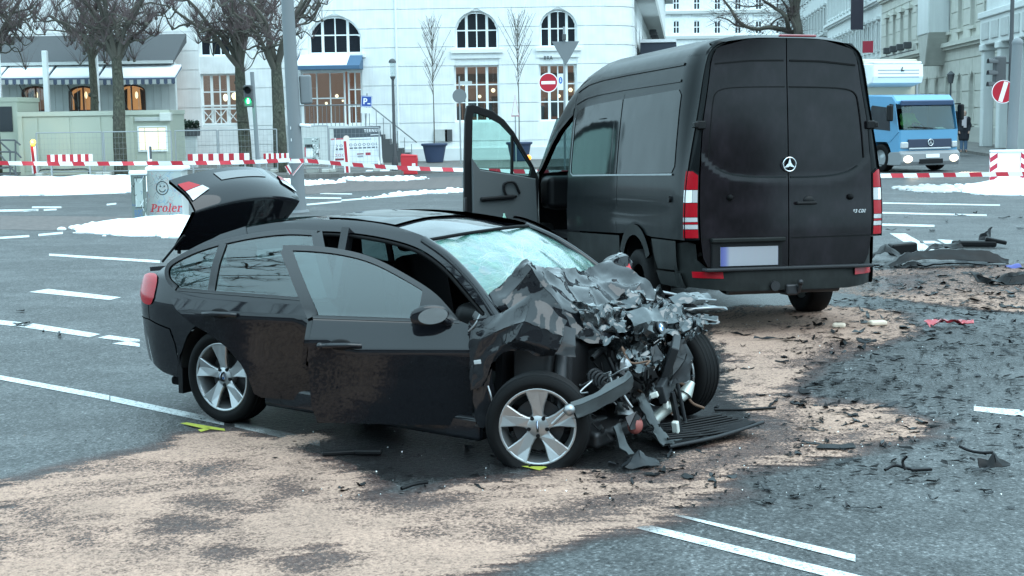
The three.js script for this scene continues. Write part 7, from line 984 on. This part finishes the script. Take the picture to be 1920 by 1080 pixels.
function figure(name, label, pos, turn, J, look) { // J: joints
  const o = thing(name, label, 'person', pos, turn), B = (a, b, r0, r1 = r0) => [J[a], J[b], r0, r1];
  const limbs = []; for (const s of ['l', 'r']) limbs.push(B(s + 'sh', s + 'el', 0.05, 0.042), B(s + 'el', s + 'wr', 0.042, 0.03), B(s + 'hip', s + 'kn', 0.08, 0.055), B(s + 'kn', s + 'an', 0.055, 0.04), B(s + 'an', s + 'to', 0.042, 0.034), B(s + 'wr', s + 'ha', 0.034, 0.026));
  const head = J.head, nk = J.neck; const body = sdfMesh([...limbs, B('pelvis', 'chest', 0.13, 0.15), B('lsh', 'rsh', 0.07), [nk, head, 0.05, 0.06], [head, [head[0], head[1] + 0.07, head[2]], 0.085, 0.095], [[head[0], head[1] - 0.03, head[2] + 0.09], [head[0], head[1] + 0.0, head[2] + 0.105], 0.016, 0.012]], 0.98, 84, 0.92, 0.03);
  const b = part('body', body, skin, o);
  for (const s of ['l', 'r']) { const w = J[s + 'wr'], h = J[s + 'ha'], dx = h[0] - w[0], dy = h[1] - w[1], dz = h[2] - w[2]; const fing = []; for (let k = 0; k < 4; k++) { const ox2 = (k - 1.5) * 0.016; const p0 = V(h[0] + ox2, h[1], h[2]), p1 = p0.clone().add(V(dx * 0.5, dy * 0.5 - 0.01, dz * 0.5 + 0.012)), p2 = p1.clone().add(V(dx * 0.3, dy * 0.35, 0.02)); fing.push(rod(p0, p1, 0.008, 0.0075, 6), rod(p1, p2, 0.0075, 0.006, 6)); } fing.push(rod(V(lerp(w[0], h[0], 0.5), lerp(w[1], h[1], 0.5), w[2] + 0.02), V(h[0], h[1] + 0.01, h[2] + 0.045), 0.009, 0.007, 6)); part('hand', fing, skin, b); }
  for (const s of [-1, 1]) part('eye', tr(new THREE.SphereGeometry(0.011, 8, 6), head[0] + s * 0.034, head[1] + 0.045, head[2] + 0.085), M.trim, b); part('mouth', box(0.045, 0.008, 0.01, head[0], head[1] - 0.035, head[2] + 0.083), std([0.25, 0.10, 0.09], 0.6), b); for (const s of [-1, 1]) part('ear', tr(new THREE.SphereGeometry(0.022, 8, 6).scale(0.5, 1.2, 0.8), head[0] + s * 0.093, head[1] + 0.03, head[2]), skin, b);
  part('hair', tr(new THREE.SphereGeometry(0.108, 18, 12, 0, 6.3, 0, 1.75), head[0], head[1] + 0.065, head[2] - 0.018, -0.25), look.hair, b);
  const coat = [B('pelvis', 'chest', 0.165, 0.185), B('lsh', 'rsh', 0.10), [[J.chest[0], J.chest[1], J.chest[2]], [nk[0], nk[1] - 0.05, nk[2]], 0.13, 0.09]]; for (const s of ['l', 'r']) { coat.push(B(s + 'sh', s + 'el', 0.075, 0.065), B(s + 'el', s + 'wr', 0.065, 0.052)); if (look.long) coat.push([J[s + 'hip'], [lerp(J[s + 'hip'][0], J[s + 'kn'][0], 0.8), lerp(J[s + 'hip'][1], J[s + 'kn'][1], 0.8), lerp(J[s + 'hip'][2], J[s + 'kn'][2], 0.8)], 0.14, 0.13]); } part('coat', sdfMesh(coat, 0.98, 72, 0.92, 0.06), look.coat, b);
  const tro = []; for (const s of ['l', 'r']) tro.push(B(s + 'hip', s + 'kn', 0.10, 0.075), B(s + 'kn', s + 'an', 0.075, 0.06)); tro.push(B('lhip', 'rhip', 0.11)); part('trousers', sdfMesh(tro, 0.98, 72, 0.92, 0.03), look.trousers, b);
  for (const s of ['l', 'r']) part('shoe', rod(V(...J[s + 'an']).add(V(0, -0.02, -0.03)), V(...J[s + 'to']), 0.052, 0.042, 10), M.trim, b);
  return o;
}
const stand = { head: [0, 1.58, 0.02], neck: [0, 1.45, 0], chest: [0, 1.25, 0], pelvis: [0, 0.95, 0], lsh: [0.17, 1.38, 0], rsh: [-0.17, 1.38, 0], lel: [0.24, 1.12, -0.02], rel: [-0.24, 1.12, -0.02], lwr: [0.20, 0.92, 0.10], rwr: [-0.20, 0.92, 0.10], lha: [0.19, 0.85, 0.13], rha: [-0.19, 0.85, 0.13], lhip: [0.09, 0.92, 0], rhip: [-0.09, 0.92, 0], lkn: [0.09, 0.50, 0.02], rkn: [-0.08, 0.50, 0.03], lan: [0.09, 0.09, 0], ran: [-0.08, 0.09, -0.01], lto: [0.11, 0.045, 0.16], rto: [-0.11, 0.045, 0.15] };
{
  const [x, , z] = at(1806, 291); const p = figure('person', 'standing person in a long dark coat, blue jeans and pale scarf', [x, 0.12, z], -0.2, stand, { hair: std([0.30, 0.29, 0.28], 0.9), coat: std([0.010, 0.012, 0.018], 0.9), trousers: std([0.07, 0.12, 0.19], 0.9), long: true }); const body = p.children[0];
  part('scarf', [tr(new THREE.TorusGeometry(0.10, 0.045, 8, 18), 0, 1.43, 0.02, Math.PI / 2 - 0.2), rbox(0.12, 0.4, 0.05, 0.02, 0.03, 1.22, 0.19), rbox(0.1, 0.3, 0.05, 0.02, -0.05, 1.25, 0.19)], std([0.42, 0.38, 0.40], 0.95), body);
  const c = thing('black_carry_case', 'tall black case held beside the person in the long coat', 'case', [x - 0.34, 0.82, z - 0.05]); part('case_body', rbox(0.24, 1.05, 0.2, 0.08, 0, 0.5, 0), M.trim, c); part('case_strap', tube([[0.08, 0.95, 0.1], [0.22, 0.8, 0.16], [0.2, 0.5, 0.14]], 0.014, 12, 6), M.trim, c);
}
// ---------- the blue lorry ----------
{
  const psi = 22 * RAD, lat = V(Math.cos(psi), 0, -Math.sin(psi)), rw = onGround(1656, 322), org = rw.clone().addScaledVector(lat, 1.0);
  const T = thing('blue_lorry', 'light blue lorry with cream refrigerated box and lit headlamps', 'lorry', [org.x, 0, org.z], psi), blue = phys([0.09, 0.27, 0.44], 0.4, { clearcoat: 0.6, clearcoatRoughness: 0.2 }), grey = std([0.22, 0.23, 0.24], 0.6), cream = std([0.52, 0.48, 0.38], 0.6);
  // local: z forward, x to the picture's right; front axle at z = 0; cab side profile z,y
  const cab = extrude([[-0.95, 0.78], [-0.55, 0.78], ...archPts(0, 0.5, 0.55, 150, 30, 8), [0.55, 0.62], [0.92, 0.62], [0.95, 1.28], [-0.55, 1.28], [-0.55, 2.16], [0.73, 2.16], [0.72, 2.20], [0.55, 2.36], [-0.95, 2.40]], 2.16, 0.04).rotateY(-Math.PI / 2).translate(1.08, 0, 0); const cb = part('cab', cab, blue, T);
  const onFront = (y) => (y > 1.30 ? lerp(0.95, 0.72, (y - 1.30) / 0.9) : 0.95) + 0.045;
  part('windscreen', panel([[-0.98, 1.33], [0.98, 1.33], [0.94, 2.12], [-0.94, 2.12]], (x, y) => [x, y, onFront(y) + 0.02 * (1 - x * x)], { cell: 0.2, th: 0.02 }), phys([0.55, 0.68, 0.66], 0, { transmission: 1, thickness: 0, ior: 1.6 }), cb); part('sun_visor', rbox(2.0, 0.16, 0.10, 0.03, 0, 2.16, onFront(2.1) + 0.05, 0.2), std([0.04, 0.07, 0.14], 0.5), cb);
  const grille = part('grille', rbox(1.66, 0.26, 0.05, 0.02, 0, 0.90, 1.01), std([0.02, 0.03, 0.06], 0.5), cb); part('grille_bar', rbox(1.6, 0.05, 0.04, 0.015, 0, 0.74, 1.02), std([0.45, 0.48, 0.5], 0.4), cb); part('star_ring', tr(new THREE.TorusGeometry(0.10, 0.014, 6, 28), 0, 0.92, 1.05), M.chrome, grille); for (let k = 0; k < 3; k++) part('star_ray', tr(extrude([[0, 0.10], [0.02, 0.018], [0, 0], [-0.02, 0.018]], 0.012).rotateZ(k * 2.0944), 0, 0.92, 1.045), M.chrome, grille);
  part('bumper', extrude([[-0.35, 0.24], [1.0, 0.24], [1.06, 0.34], [1.06, 0.56], [0.98, 0.64], [0.55, 0.62]], 2.2, 0.03).rotateY(-Math.PI / 2).translate(1.10, 0, 0), grey, T); part('bumper_slot', rbox(0.9, 0.14, 0.03, 0.01, 0, 0.34, 1.09), M.trim, T); part('lorry_number_plate', rbox(0.52, 0.12, 0.02, 0.01, 0.05, 0.50, 1.10), M.white, T);
  const lampM = std([1, 0.95, 0.85], 0.3, { emissive: new THREE.Color(1, 0.80, 0.52), emissiveIntensity: 1.3 }); for (const s of [-1, 1]) { part('headlamp', tr(new THREE.SphereGeometry(0.16, 18, 12).scale(1.25, 0.75, 0.4), s * 0.88, 0.42, 1.06), lampM, T, 'lit headlamp'); part('upper_lamp', rbox(0.26, 0.2, 0.08, 0.05, s * 0.96, 0.85, 0.99, 0, s * 0.3), M.clearLamp, T); const l = new THREE.SpotLight(new THREE.Color(1, 0.82, 0.58), 16, 0, 0.7, 0.7); l.position.set(s * 0.88, 0.42, 1.20); l.target.position.set(s * 0.9, 0, 6); l.castShadow = true; T.add(l, l.target); }
  for (const s of [-1, 1]) { const xs = s * 1.125, D = part('cab_door', tr(extrude([[-0.62, 0.95], [0.5, 0.95], [0.93, 1.27], [0.72, 2.2], [-0.62, 2.24]], 0.015), 0, 0, -0.007).rotateY(-Math.PI / 2).translate(xs, 0, 0), blue, cb); part('door_window', tr(extrude([[-0.5, 1.36], [0.5, 1.30], [0.47, 2.02], [-0.42, 2.1], [-0.5, 2.05]], 0.02), 0, 0, -0.01).rotateY(-Math.PI / 2).translate(xs + s * 0.006, 0, 0), C.darkGlass, D); part('door_handle', rbox(0.03, 0.04, 0.18, 0.01, xs + s * 0.02, 1.15, -0.45), M.trim, D); const mm = part('wing_mirror', rbox(0.14, 0.5, 0.22, 0.05, s * 1.36, 1.85, 0.78), M.trim, T); part('mirror_arm', rod([s * 1.08, 2.1, 0.6], [s * 1.36, 2.12, 0.78], 0.02), M.trim, mm); }
  for (const s of [-1, 1]) part('wiper', rod([s * 0.1, 1.36, onFront(1.36) + 0.04], [s * 0.1 - 0.7, 1.42, onFront(1.42) + 0.04], 0.012), M.trim, T);
  for (const [z2, xs] of [[0, 1.0], [0, -1.0], [-3.6, 0.95], [-3.6, -0.95]]) { const w = new THREE.Group(); w.name = 'wheel'; w.position.set(xs, 0.44, z2); w.rotation.y = Math.sign(xs) * Math.PI / 2; T.add(w); part('tyre', lathe([[0.26, -0.12], [0.3, -0.14], [0.42, -0.14], [0.44, -0.1], [0.44, 0.1], [0.42, 0.14], [0.3, 0.14], [0.26, 0.12]], 36).rotateX(Math.PI / 2), M.rubber, w); part('rim', lathe([[0, 0.1], [0.08, 0.1], [0.12, 0.02], [0.2, 0.02], [0.25, 0.1], [0.27, 0.12]], 30).rotateX(Math.PI / 2), M.galv, w); }
  part('chassis', [rbox(0.9, 0.25, 6.4, 0.03, 0, 0.62, -2.6)], M.trim, T); part('side_guard', [rbox(0.05, 0.3, 2.2, 0.02, 1.05, 0.6, -2.0), rbox(0.05, 0.3, 2.2, 0.02, -1.05, 0.6, -2.0)], grey, T);
  part('refrigerated_box', rbox(2.36, 2.70, 6.0, 0.04, 0, 2.24, -4.2), cream, T); part('box_frame', [box(0.08, 2.45, 0.06, 1.16, 2.12, -1.19), box(0.08, 2.45, 0.06, -1.16, 2.12, -1.19), box(2.4, 0.08, 0.06, 0, 3.32, -1.19)], M.galv, T);
  const fr = part('refrigeration_unit', extrude([[0, 2.72], [0.46, 2.84], [0.52, 3.02], [0.5, 3.38], [0, 3.42]], 1.9, 0.03).rotateY(-Math.PI / 2).translate(0.95, 0, -1.16), M.white, T); for (let k = 0; k < 3; k++) part('vent_slot', rbox(1.6, 0.03, 0.02, 0.006, 0, 3.0 + k * 0.11, -0.62), M.galv, fr); part('snow_on_unit', rbox(1.9, 0.07, 0.5, 0.03, 0, 3.46, -0.92), M.snow, T);
  part('fleet_letter', tr(extrude([[-0.02, 0], [0.10, 0], [0.10, 0.03], [0.02, 0.03], [0.05, 0.14], [0.02, 0.14]], 0.01), 0.1, 3.18, -0.60), M.trim, fr);
  // driver in a high-visibility jacket behind the windscreen
  part('cab_seat', rbox(0.5, 0.7, 0.14, 0.05, 0.0, 1.62, -0.42), M.fabric, T); part('cab_lining', box(2.0, 0.84, 0.02, 0, 1.72, -0.53), M.fabric, T); part('steering_wheel', tr(new THREE.TorusGeometry(0.2, 0.018, 8, 26), 0.0, 1.42, 0.42, -1.0), M.trim, T);
  const sit = { ...stand, lkn: [0.12, 0.92, 0.40], rkn: [-0.12, 0.92, 0.40], lan: [0.12, 0.52, 0.42], ran: [-0.12, 0.52, 0.42], lto: [0.12, 0.48, 0.56], rto: [-0.12, 0.48, 0.56], lel: [0.28, 1.14, 0.14], rel: [-0.28, 1.14, 0.14], lwr: [0.16, 1.12, 0.40], rwr: [-0.16, 1.12, 0.40], lha: [0.12, 1.13, 0.46], rha: [-0.12, 1.13, 0.46] };
  T.updateMatrixWorld(true); const dp = V(0.0, 0.37, -0.14).applyMatrix4(T.matrixWorld); figure('person', 'person in a bright green jacket sitting behind the lorry windscreen', [dp.x, dp.y, dp.z], psi, sit, { hair: std([0.04, 0.03, 0.025], 0.9), coat: std([0.28, 0.62, 0.14], 0.8), trousers: std([0.02, 0.02, 0.03], 0.9) }); part('dash_paper', rbox(0.3, 0.015, 0.2, 0.004, 0.55, 1.36, 0.80, 0.2), M.white, T);
}
// ---------- wreckage on the road ----------
{
  const dark = [M.blackPlastic, phys([0.009, 0.0095, 0.011], 0.4, { specularIntensity: 0.45 }), M.plasticGrey, phys([0.012, 0.013, 0.015], 0.35, { specularIntensity: 0.45 })];
  function shardGeo(sd, L, W, bend) { seed(sd); const n = 4, rows = [[], []]; for (let k = 0; k <= n; k++) { const t = k / n, x = (t - 0.5) * L, w = W * (0.35 + 0.65 * Math.sin(Math.PI * clamp(t * 0.9 + 0.06, 0, 1))) * rr(0.6, 1.2), y = bend * (Math.pow(t - 0.5, 2) * 4) * L + rr(0, 0.012); rows[0].push([x, y + 0.006, -w / 2]); rows[1].push([x + rr(-0.02, 0.02), y + rr(0.004, 0.02), w / 2]); } const g = crumple(rows, { div: 2, amp: 0.012, freq: 16, th: 0.004, sd, edge: 0.01 }); g.computeBoundingBox(); g.translate(0, -g.boundingBox.min.y + 0.009, 0); return g; }
  const big = (name, label, cat, px, py, turn, geo, mat) => { const p = onGround(px, py), m = single(name, geo, mat, label, cat, null); m.position.set(p.x, 0, p.z); m.rotation.y = turn; return m; };
  // ribbed undertray lying under the nose of the saloon
  { const p = onGround(1302, 822), o = thing('ribbed_undertray', 'ribbed black undertray panel lying before the wrecked saloon', 'car part', [p.x, 0.012, p.z], 0.55); o.scale.setScalar(0.86); part('tray', crumple([[[-0.42, 0.05, -0.26], [0, 0.03, -0.28], [0.44, 0.02, -0.24]], [[-0.42, 0.07, 0], [0, 0.05, 0], [0.46, 0.05, 0]], [[-0.40, 0.02, 0.24], [0, 0.04, 0.26], [0.40, 0.09, 0.26]]], { div: 5, amp: 0.02, freq: 5, sd: 4, th: 0.008 }), M.blackPlastic, o); for (let k = 0; k < 8; k++) part('rib', tube([[-0.40, 0.075, -0.22 + k * 0.06], [0, 0.06, -0.24 + k * 0.065], [0.42, 0.075, -0.2 + k * 0.06]], 0.010, 12, 5), M.blackPlastic, o); part('tray_lip', tube([[-0.42, 0.03, 0.25], [0, 0.05, 0.27], [0.42, 0.10, 0.27]], 0.014, 12, 6), M.plasticGrey, o); }
  // torn bumper skin behind the van
  { const p = onGround(1760, 497), o = thing('torn_bumper_skin', 'long torn black bumper skin lying on the road right of the van', 'car part', [p.x, 0.0, p.z], -0.02), s = 18.4 / 2700; const P = (px, y, z) => [(px - 1760) * s, y, z]; part('bumper_skin', crumple([[P(1652, 0.02, 0.2), P(1690, 0.13, 0.0), P(1740, 0.16, -0.1), P(1800, 0.15, -0.1), P(1850, 0.13, -0.05), P(1885, 0.05, 0.05)], [P(1655, 0.03, 0.3), P(1695, 0.18, 0.16), P(1745, 0.20, 0.08), P(1800, 0.19, 0.08), P(1850, 0.17, 0.1), P(1885, 0.07, 0.16)], [P(1660, 0.01, 0.34), P(1700, 0.10, 0.26), P(1745, 0.10, 0.2), P(1800, 0.08, 0.2), P(1850, 0.05, 0.2), P(1880, 0.02, 0.22)]], { div: 5, amp: 0.03, freq: 7, sd: 61, th: 0.006 }), M.blackPlastic, o); part('bumper_foam', crumple([[P(1700, 0.03, 0.3), P(1760, 0.05, 0.3), P(1830, 0.04, 0.3)], [P(1705, 0.02, 0.45), P(1760, 0.06, 0.42), P(1835, 0.02, 0.4)]], { div: 4, amp: 0.05, sd: 63, th: 0.02 }), dark[3], o); part('bumper_bracket', crumple([[P(1670, 0.02, 0.3), P(1700, 0.10, 0.34)], [P(1690, 0.02, 0.44), P(1715, 0.03, 0.44)]], { div: 3, amp: 0.05, sd: 66, th: 0.01 }), M.blackPlastic, o); }
  big('wheel_arch_shell', 'domed grey wheel arch shell lying on the torn bumper skin', 'car part', 1842, 492, 0.3, (() => { const g = new THREE.SphereGeometry(0.34, 20, 8, 0, 6.3, 0, 1.2).scale(1, 0.62, 0.7); g.translate(0, -0.06, -0.1); return g; })(), phys([0.022, 0.023, 0.027], 0.45, { specularIntensity: 0.5, side: THREE.DoubleSide }));
  big('black_side_skirt', 'black side skirt piece lying behind the torn bumper skin', 'car part', 1826, 464, -0.25, [rbox(0.62, 0.09, 0.14, 0.03, 0, 0.055, 0), rbox(0.3, 0.06, 0.12, 0.02, 0.3, 0.10, 0.0, 0, 0, -0.2)], M.blackPlastic);
  big('upright_panel_scrap', 'grey panel scrap standing on edge beside the side skirt piece', 'car part', 1846, 452, 0.6, crumple([[[-0.16, 0.01, 0], [0, 0.01, 0.05], [0.14, 0.01, 0]], [[-0.12, 0.12, 0.02], [0, 0.16, 0.06], [0.16, 0.20, 0]]], { div: 4, amp: 0.04, sd: 71, th: 0.006 }), M.plasticGrey);
  big('air_duct', 'broken black air duct lying on the white road marking', 'car part', 1765, 470, 0.2, crumple([[[-0.28, 0.01, 0], [-0.1, 0.10, 0.02], [0.1, 0.08, 0], [0.26, 0.14, 0.05]], [[-0.26, 0.01, 0.14], [-0.1, 0.06, 0.18], [0.1, 0.02, 0.16], [0.24, 0.03, 0.16]]], { div: 4, amp: 0.05, sd: 73, th: 0.01 }), M.blackPlastic);
  big('battery_box', 'black battery box lid lying beside the van corner', 'car part', 1692, 478, 0.1, [rbox(0.36, 0.16, 0.22, 0.03, 0, 0.09, 0, 0, 0, 0.06)], M.blackPlastic);
  big('folded_panel_scrap', 'folded black panel scrap beside the van rear corner', 'car part', 1660, 488, -0.3, crumple([[[-0.24, 0.01, 0], [0, 0.22, 0], [0.22, 0.03, 0]], [[-0.2, 0.01, 0.2], [0, 0.14, 0.2], [0.2, 0.02, 0.2]]], { div: 4, amp: 0.05, sd: 75, th: 0.008 }), M.blackPlastic);
  big('engine_cover_scrap', 'jagged black engine cover scrap near the right frame edge', 'car part', 1885, 533, 0.15, crumple([[[-0.40, 0.16, -0.1], [-0.2, 0.04, 0], [0.05, 0.10, -0.05], [0.2, 0.16, 0], [0.40, 0.05, 0]], [[-0.36, 0.02, 0.05], [-0.18, 0.05, 0.15], [0.05, 0.02, 0.16], [0.2, 0.06, 0.15], [0.40, 0.01, 0.12]]], { div: 4, amp: 0.07, freq: 8, sd: 77, th: 0.008 }), M.blackPlastic);
  big('blue_bag_scrap', 'small blue plastic scrap on the sand behind the torn bumper', 'scrap', 1896, 503, 0, crumple([[[-0.1, 0.01, 0], [0.1, 0.05, 0]], [[-0.1, 0.03, 0.1], [0.1, 0.012, 0.1]]], { div: 4, amp: 0.05, sd: 78 }), std([0.05, 0.06, 0.25], 0.5));
  big('red_lamp_fragment', 'crumpled bright red fragment on the wet asphalt', 'car part', 1779, 613, 0.05, crumple([[[-0.22, 0.05, -0.05], [-0.06, 0.03, -0.04], [0.08, 0.02, -0.04], [0.22, 0.05, -0.03]], [[-0.20, 0.02, 0.05], [-0.05, 0.06, 0.05], [0.08, 0.03, 0.06], [0.21, 0.02, 0.06]]], { div: 5, amp: 0.06, freq: 11, sd: 80, th: 0.008 }), phys([0.40, 0.02, 0.035], 0.35, { clearcoat: 0.6 }));
  const foam = std([0.62, 0.52, 0.42], 0.9); big('foam_chunk', 'cream foam chunk lying on the sand behind the van', 'foam', 1645, 612, 0.2, [rbox(0.17, 0.05, 0.09, 0.022, 0, 0.032, 0)], foam); big('foam_chunk', 'smaller cream foam chunk nearer the wrecked saloon', 'foam', 1573, 616, -0.3, [rbox(0.12, 0.045, 0.08, 0.02, 0, 0.03, 0)], foam);
  big('pointed_black_shard', 'pointed black shard standing up on bare asphalt', 'car part', 1862, 878, 0, crumple([[[-0.09, 0.06, 0], [-0.03, 0.04, 0.01], [0.0, 0.10, 0], [0.03, 0.05, 0], [0.085, 0.02, 0]], [[-0.085, 0.009, 0.03], [-0.03, 0.009, 0.04], [0.0, 0.012, 0.05], [0.04, 0.009, 0.04], [0.08, 0.009, 0.03]]], { div: 3, amp: 0.012, sd: 82, th: 0.006 }), M.blackPlastic);
  big('curved_trim_strip', 'curved thin black trim strip on bare asphalt', 'car part', 1830, 852, -0.5, tube([[-0.1, 0.035, -0.02], [-0.04, 0.02, 0], [0.03, 0.018, 0.02], [0.1, 0.024, 0.01]], 0.009, 14, 6), M.blackPlastic);
  big('forked_bracket', 'forked black bracket on bare asphalt below the sand edge', 'car part', 1702, 884, 0.1, [tube([[-0.14, 0.02, 0.02], [-0.06, 0.03, -0.03], [0, 0.02, 0.02], [0.1, 0.02, 0.03]], 0.009, 14, 5), tube([[-0.02, 0.015, 0.02], [-0.03, 0.06, 0], [-0.01, 0.09, 0.01]], 0.009, 8, 5), rbox(0.12, 0.018, 0.04, 0.006, 0.06, 0.02, 0.04)], M.blackPlastic);
  big('bent_steel_strip', 'long thin black strip lying across the sand by the wheel', 'car part', 1400, 772, 0.05, tube([[-0.22, 0.02, 0], [0, 0.018, 0.01], [0.2, 0.022, 0]], 0.010, 12, 5), M.blackPlastic);
  big('flat_trim_piece', 'flat black trim piece on the sand tongue', 'car part', 1565, 842, 0.1, crumple([[[-0.12, 0.015, 0], [0, 0.03, 0], [0.11, 0.03, 0]], [[-0.13, 0.012, 0.05], [0, 0.014, 0.06], [0.11, 0.012, 0.05]]], { div: 3, amp: 0.02, sd: 85, th: 0.006 }), M.blackPlastic);
  big('door_strip', 'pale edged black strip lying below the open front door', 'car part', 648, 855, 0.1, [rbox(0.28, 0.025, 0.05, 0.008, 0, 0.024, 0, 0, 0.1), rbox(0.16, 0.03, 0.06, 0.01, 0.14, 0.026, 0.02, 0, -0.2)], M.blackPlastic);
  big('rubber_seal_piece', 'short black rubber seal piece on the sand before the car', 'car part', 778, 917, 0.5, tube([[-0.09, 0.02, 0.02], [0, 0.028, 0], [0.09, 0.02, -0.03]], 0.011, 10, 5), M.blackPlastic);
  big('grey_bracket_scrap', 'grey bracket scrap lying in front of the flat wheel', 'car part', 1195, 875, 0.2, crumple([[[-0.10, 0.02, 0], [0, 0.09, 0], [0.1, 0.03, 0]], [[-0.1, 0.012, 0.08], [0, 0.03, 0.1], [0.12, 0.012, 0.07]]], { div: 4, amp: 0.03, sd: 86, th: 0.006 }), M.plasticGrey);
  // countable shards: copies of a few shapes
  const kinds = [shardGeo(1, 0.16, 0.05, 0.05), shardGeo(2, 0.11, 0.06, 0.2), shardGeo(3, 0.22, 0.035, 0.02), shardGeo(4, 0.08, 0.05, 0.3), shardGeo(5, 0.13, 0.07, 0.1), shardGeo(6, 0.18, 0.025, 0.12)];
  const zones = [ // pixel box, count, label, group
    [1640, 500, 1920, 560, 60, 'black plastic shard on the sand right of the van', 'shards on the sand right of the van'], [1560, 560, 1920, 680, 84, 'black plastic shard on the dark wet asphalt beside the red fragment', 'shards on the wet asphalt'], [1500, 690, 1920, 840, 56, 'black plastic shard on the asphalt beyond the sand tongue', 'shards beyond the sand tongue'], [1400, 840, 1900, 960, 22, 'small black shard on the bare asphalt below the sand', 'shards on the bare asphalt'], [1100, 850, 1460, 915, 22, 'small black shard on the stained sand before the engine', 'shards before the engine'], [560, 840, 940, 930, 12, 'small black shard beneath the open front door', 'shards beneath the open door'], [1660, 400, 1920, 470, 16, 'black shard on the far carriageway beside the road markings', 'shards on the far carriageway'], [1340, 600, 1560, 800, 26, 'small black shard on the sand behind the far front wheel', 'shards on the sand behind the wheel'], [20, 560, 330, 720, 6, 'tiny black shard on the asphalt left of the saloon', 'shards left of the saloon']];
  let n = 0; seed(900); const pick = []; for (const [x0, y0, x1, y1, c, lab, grp] of zones) for (let k = 0; k < c; k++) pick.push([rr(x0, x1), lerp(y0, y1, Math.pow(rand(), 0.9)), rr(0, 6.28), Math.floor(rr(0, 6)), Math.floor(rr(0, 4)), rr(0.45, 1.25), lab, grp]);
  for (const [px, py, a, k, m, sc, lab, grp] of pick) { const p = onGround(px, py), o = new THREE.Mesh(kinds[k], dark[m]); o.name = numbered('plastic_shard'); o.position.set(p.x, 0, p.z); o.rotation.y = a; const s = sc * (py > 800 ? 0.7 : py > 660 ? 0.85 : 1.1); o.scale.set(s, s, s); o.castShadow = o.receiveShadow = true; scene.add(o); tag(o, lab, 'shard', grp); }
  // uncountable crumbs of glass and plastic
  seed(950); const crumbs = []; const crumb = (px, py, s) => { const p = onGround(px, py), c = rr(0, 6.28), L = s * rr(1, 3.2), q = s * rr(0.4, 1), pts = [[-L, 0], [rr(-0.4, 0.2) * L, q], [L, rr(-0.4, 0.4) * q], [rr(-0.2, 0.4) * L, -q]].map(([x, z]) => V(p.x + x * Math.cos(c) - z * Math.sin(c), 0.0105 + rr(0, 0.7) * s, p.z + x * Math.sin(c) + z * Math.cos(c))); const o = []; for (const [i, j, k] of [[0, 1, 2], [0, 2, 3], [0, 2, 1], [0, 3, 2]]) for (const e of [pts[i], pts[j], pts[k]]) o.push(e.x, e.y, e.z); crumbs.push(fromTris(o)); }; for (let k = 0; k < 3400; k++) { const t = rand(), cl = Math.pow(rand(), 2); if (t < 0.5) crumb(rr(1470, 1920), rr(570, 600 + 330 * Math.sqrt(rand())), lerp(0.006, 0.024, cl)); else if (t < 0.72) crumb(rr(1600, 1920), rr(490, 590), lerp(0.008, 0.03, cl)); else if (t < 0.9) crumb(rr(1080, 1600), rr(780, 960), lerp(0.004, 0.015, cl)); else if (t < 0.95) crumb(rr(500, 1100), rr(830, 930), lerp(0.004, 0.012, cl)); else crumb(rr(-40, 500), rr(560, 830), lerp(0.003, 0.010, cl)); } single('plastic_crumbs', crumbs, M.blackPlastic, 'fine black plastic crumbs strewn over the road', 'crumbs', null, 'stuff');
  const glass = []; for (let k = 0; k < 160; k++) { const p = onGround(rr(560, 1900), rr(600, 940)); const g = new THREE.TetrahedronGeometry(rr(0.003, 0.007)); g.rotateY(rr(0, 6)); g.translate(p.x, 0.014, p.z); glass.push(g); } single('glass_crumbs', glass, std([0.75, 0.8, 0.8], 0.15), 'scattered pale crumbs of broken glass on the road', 'glass', null, 'stuff');
}
renderer.render(scene, camera);
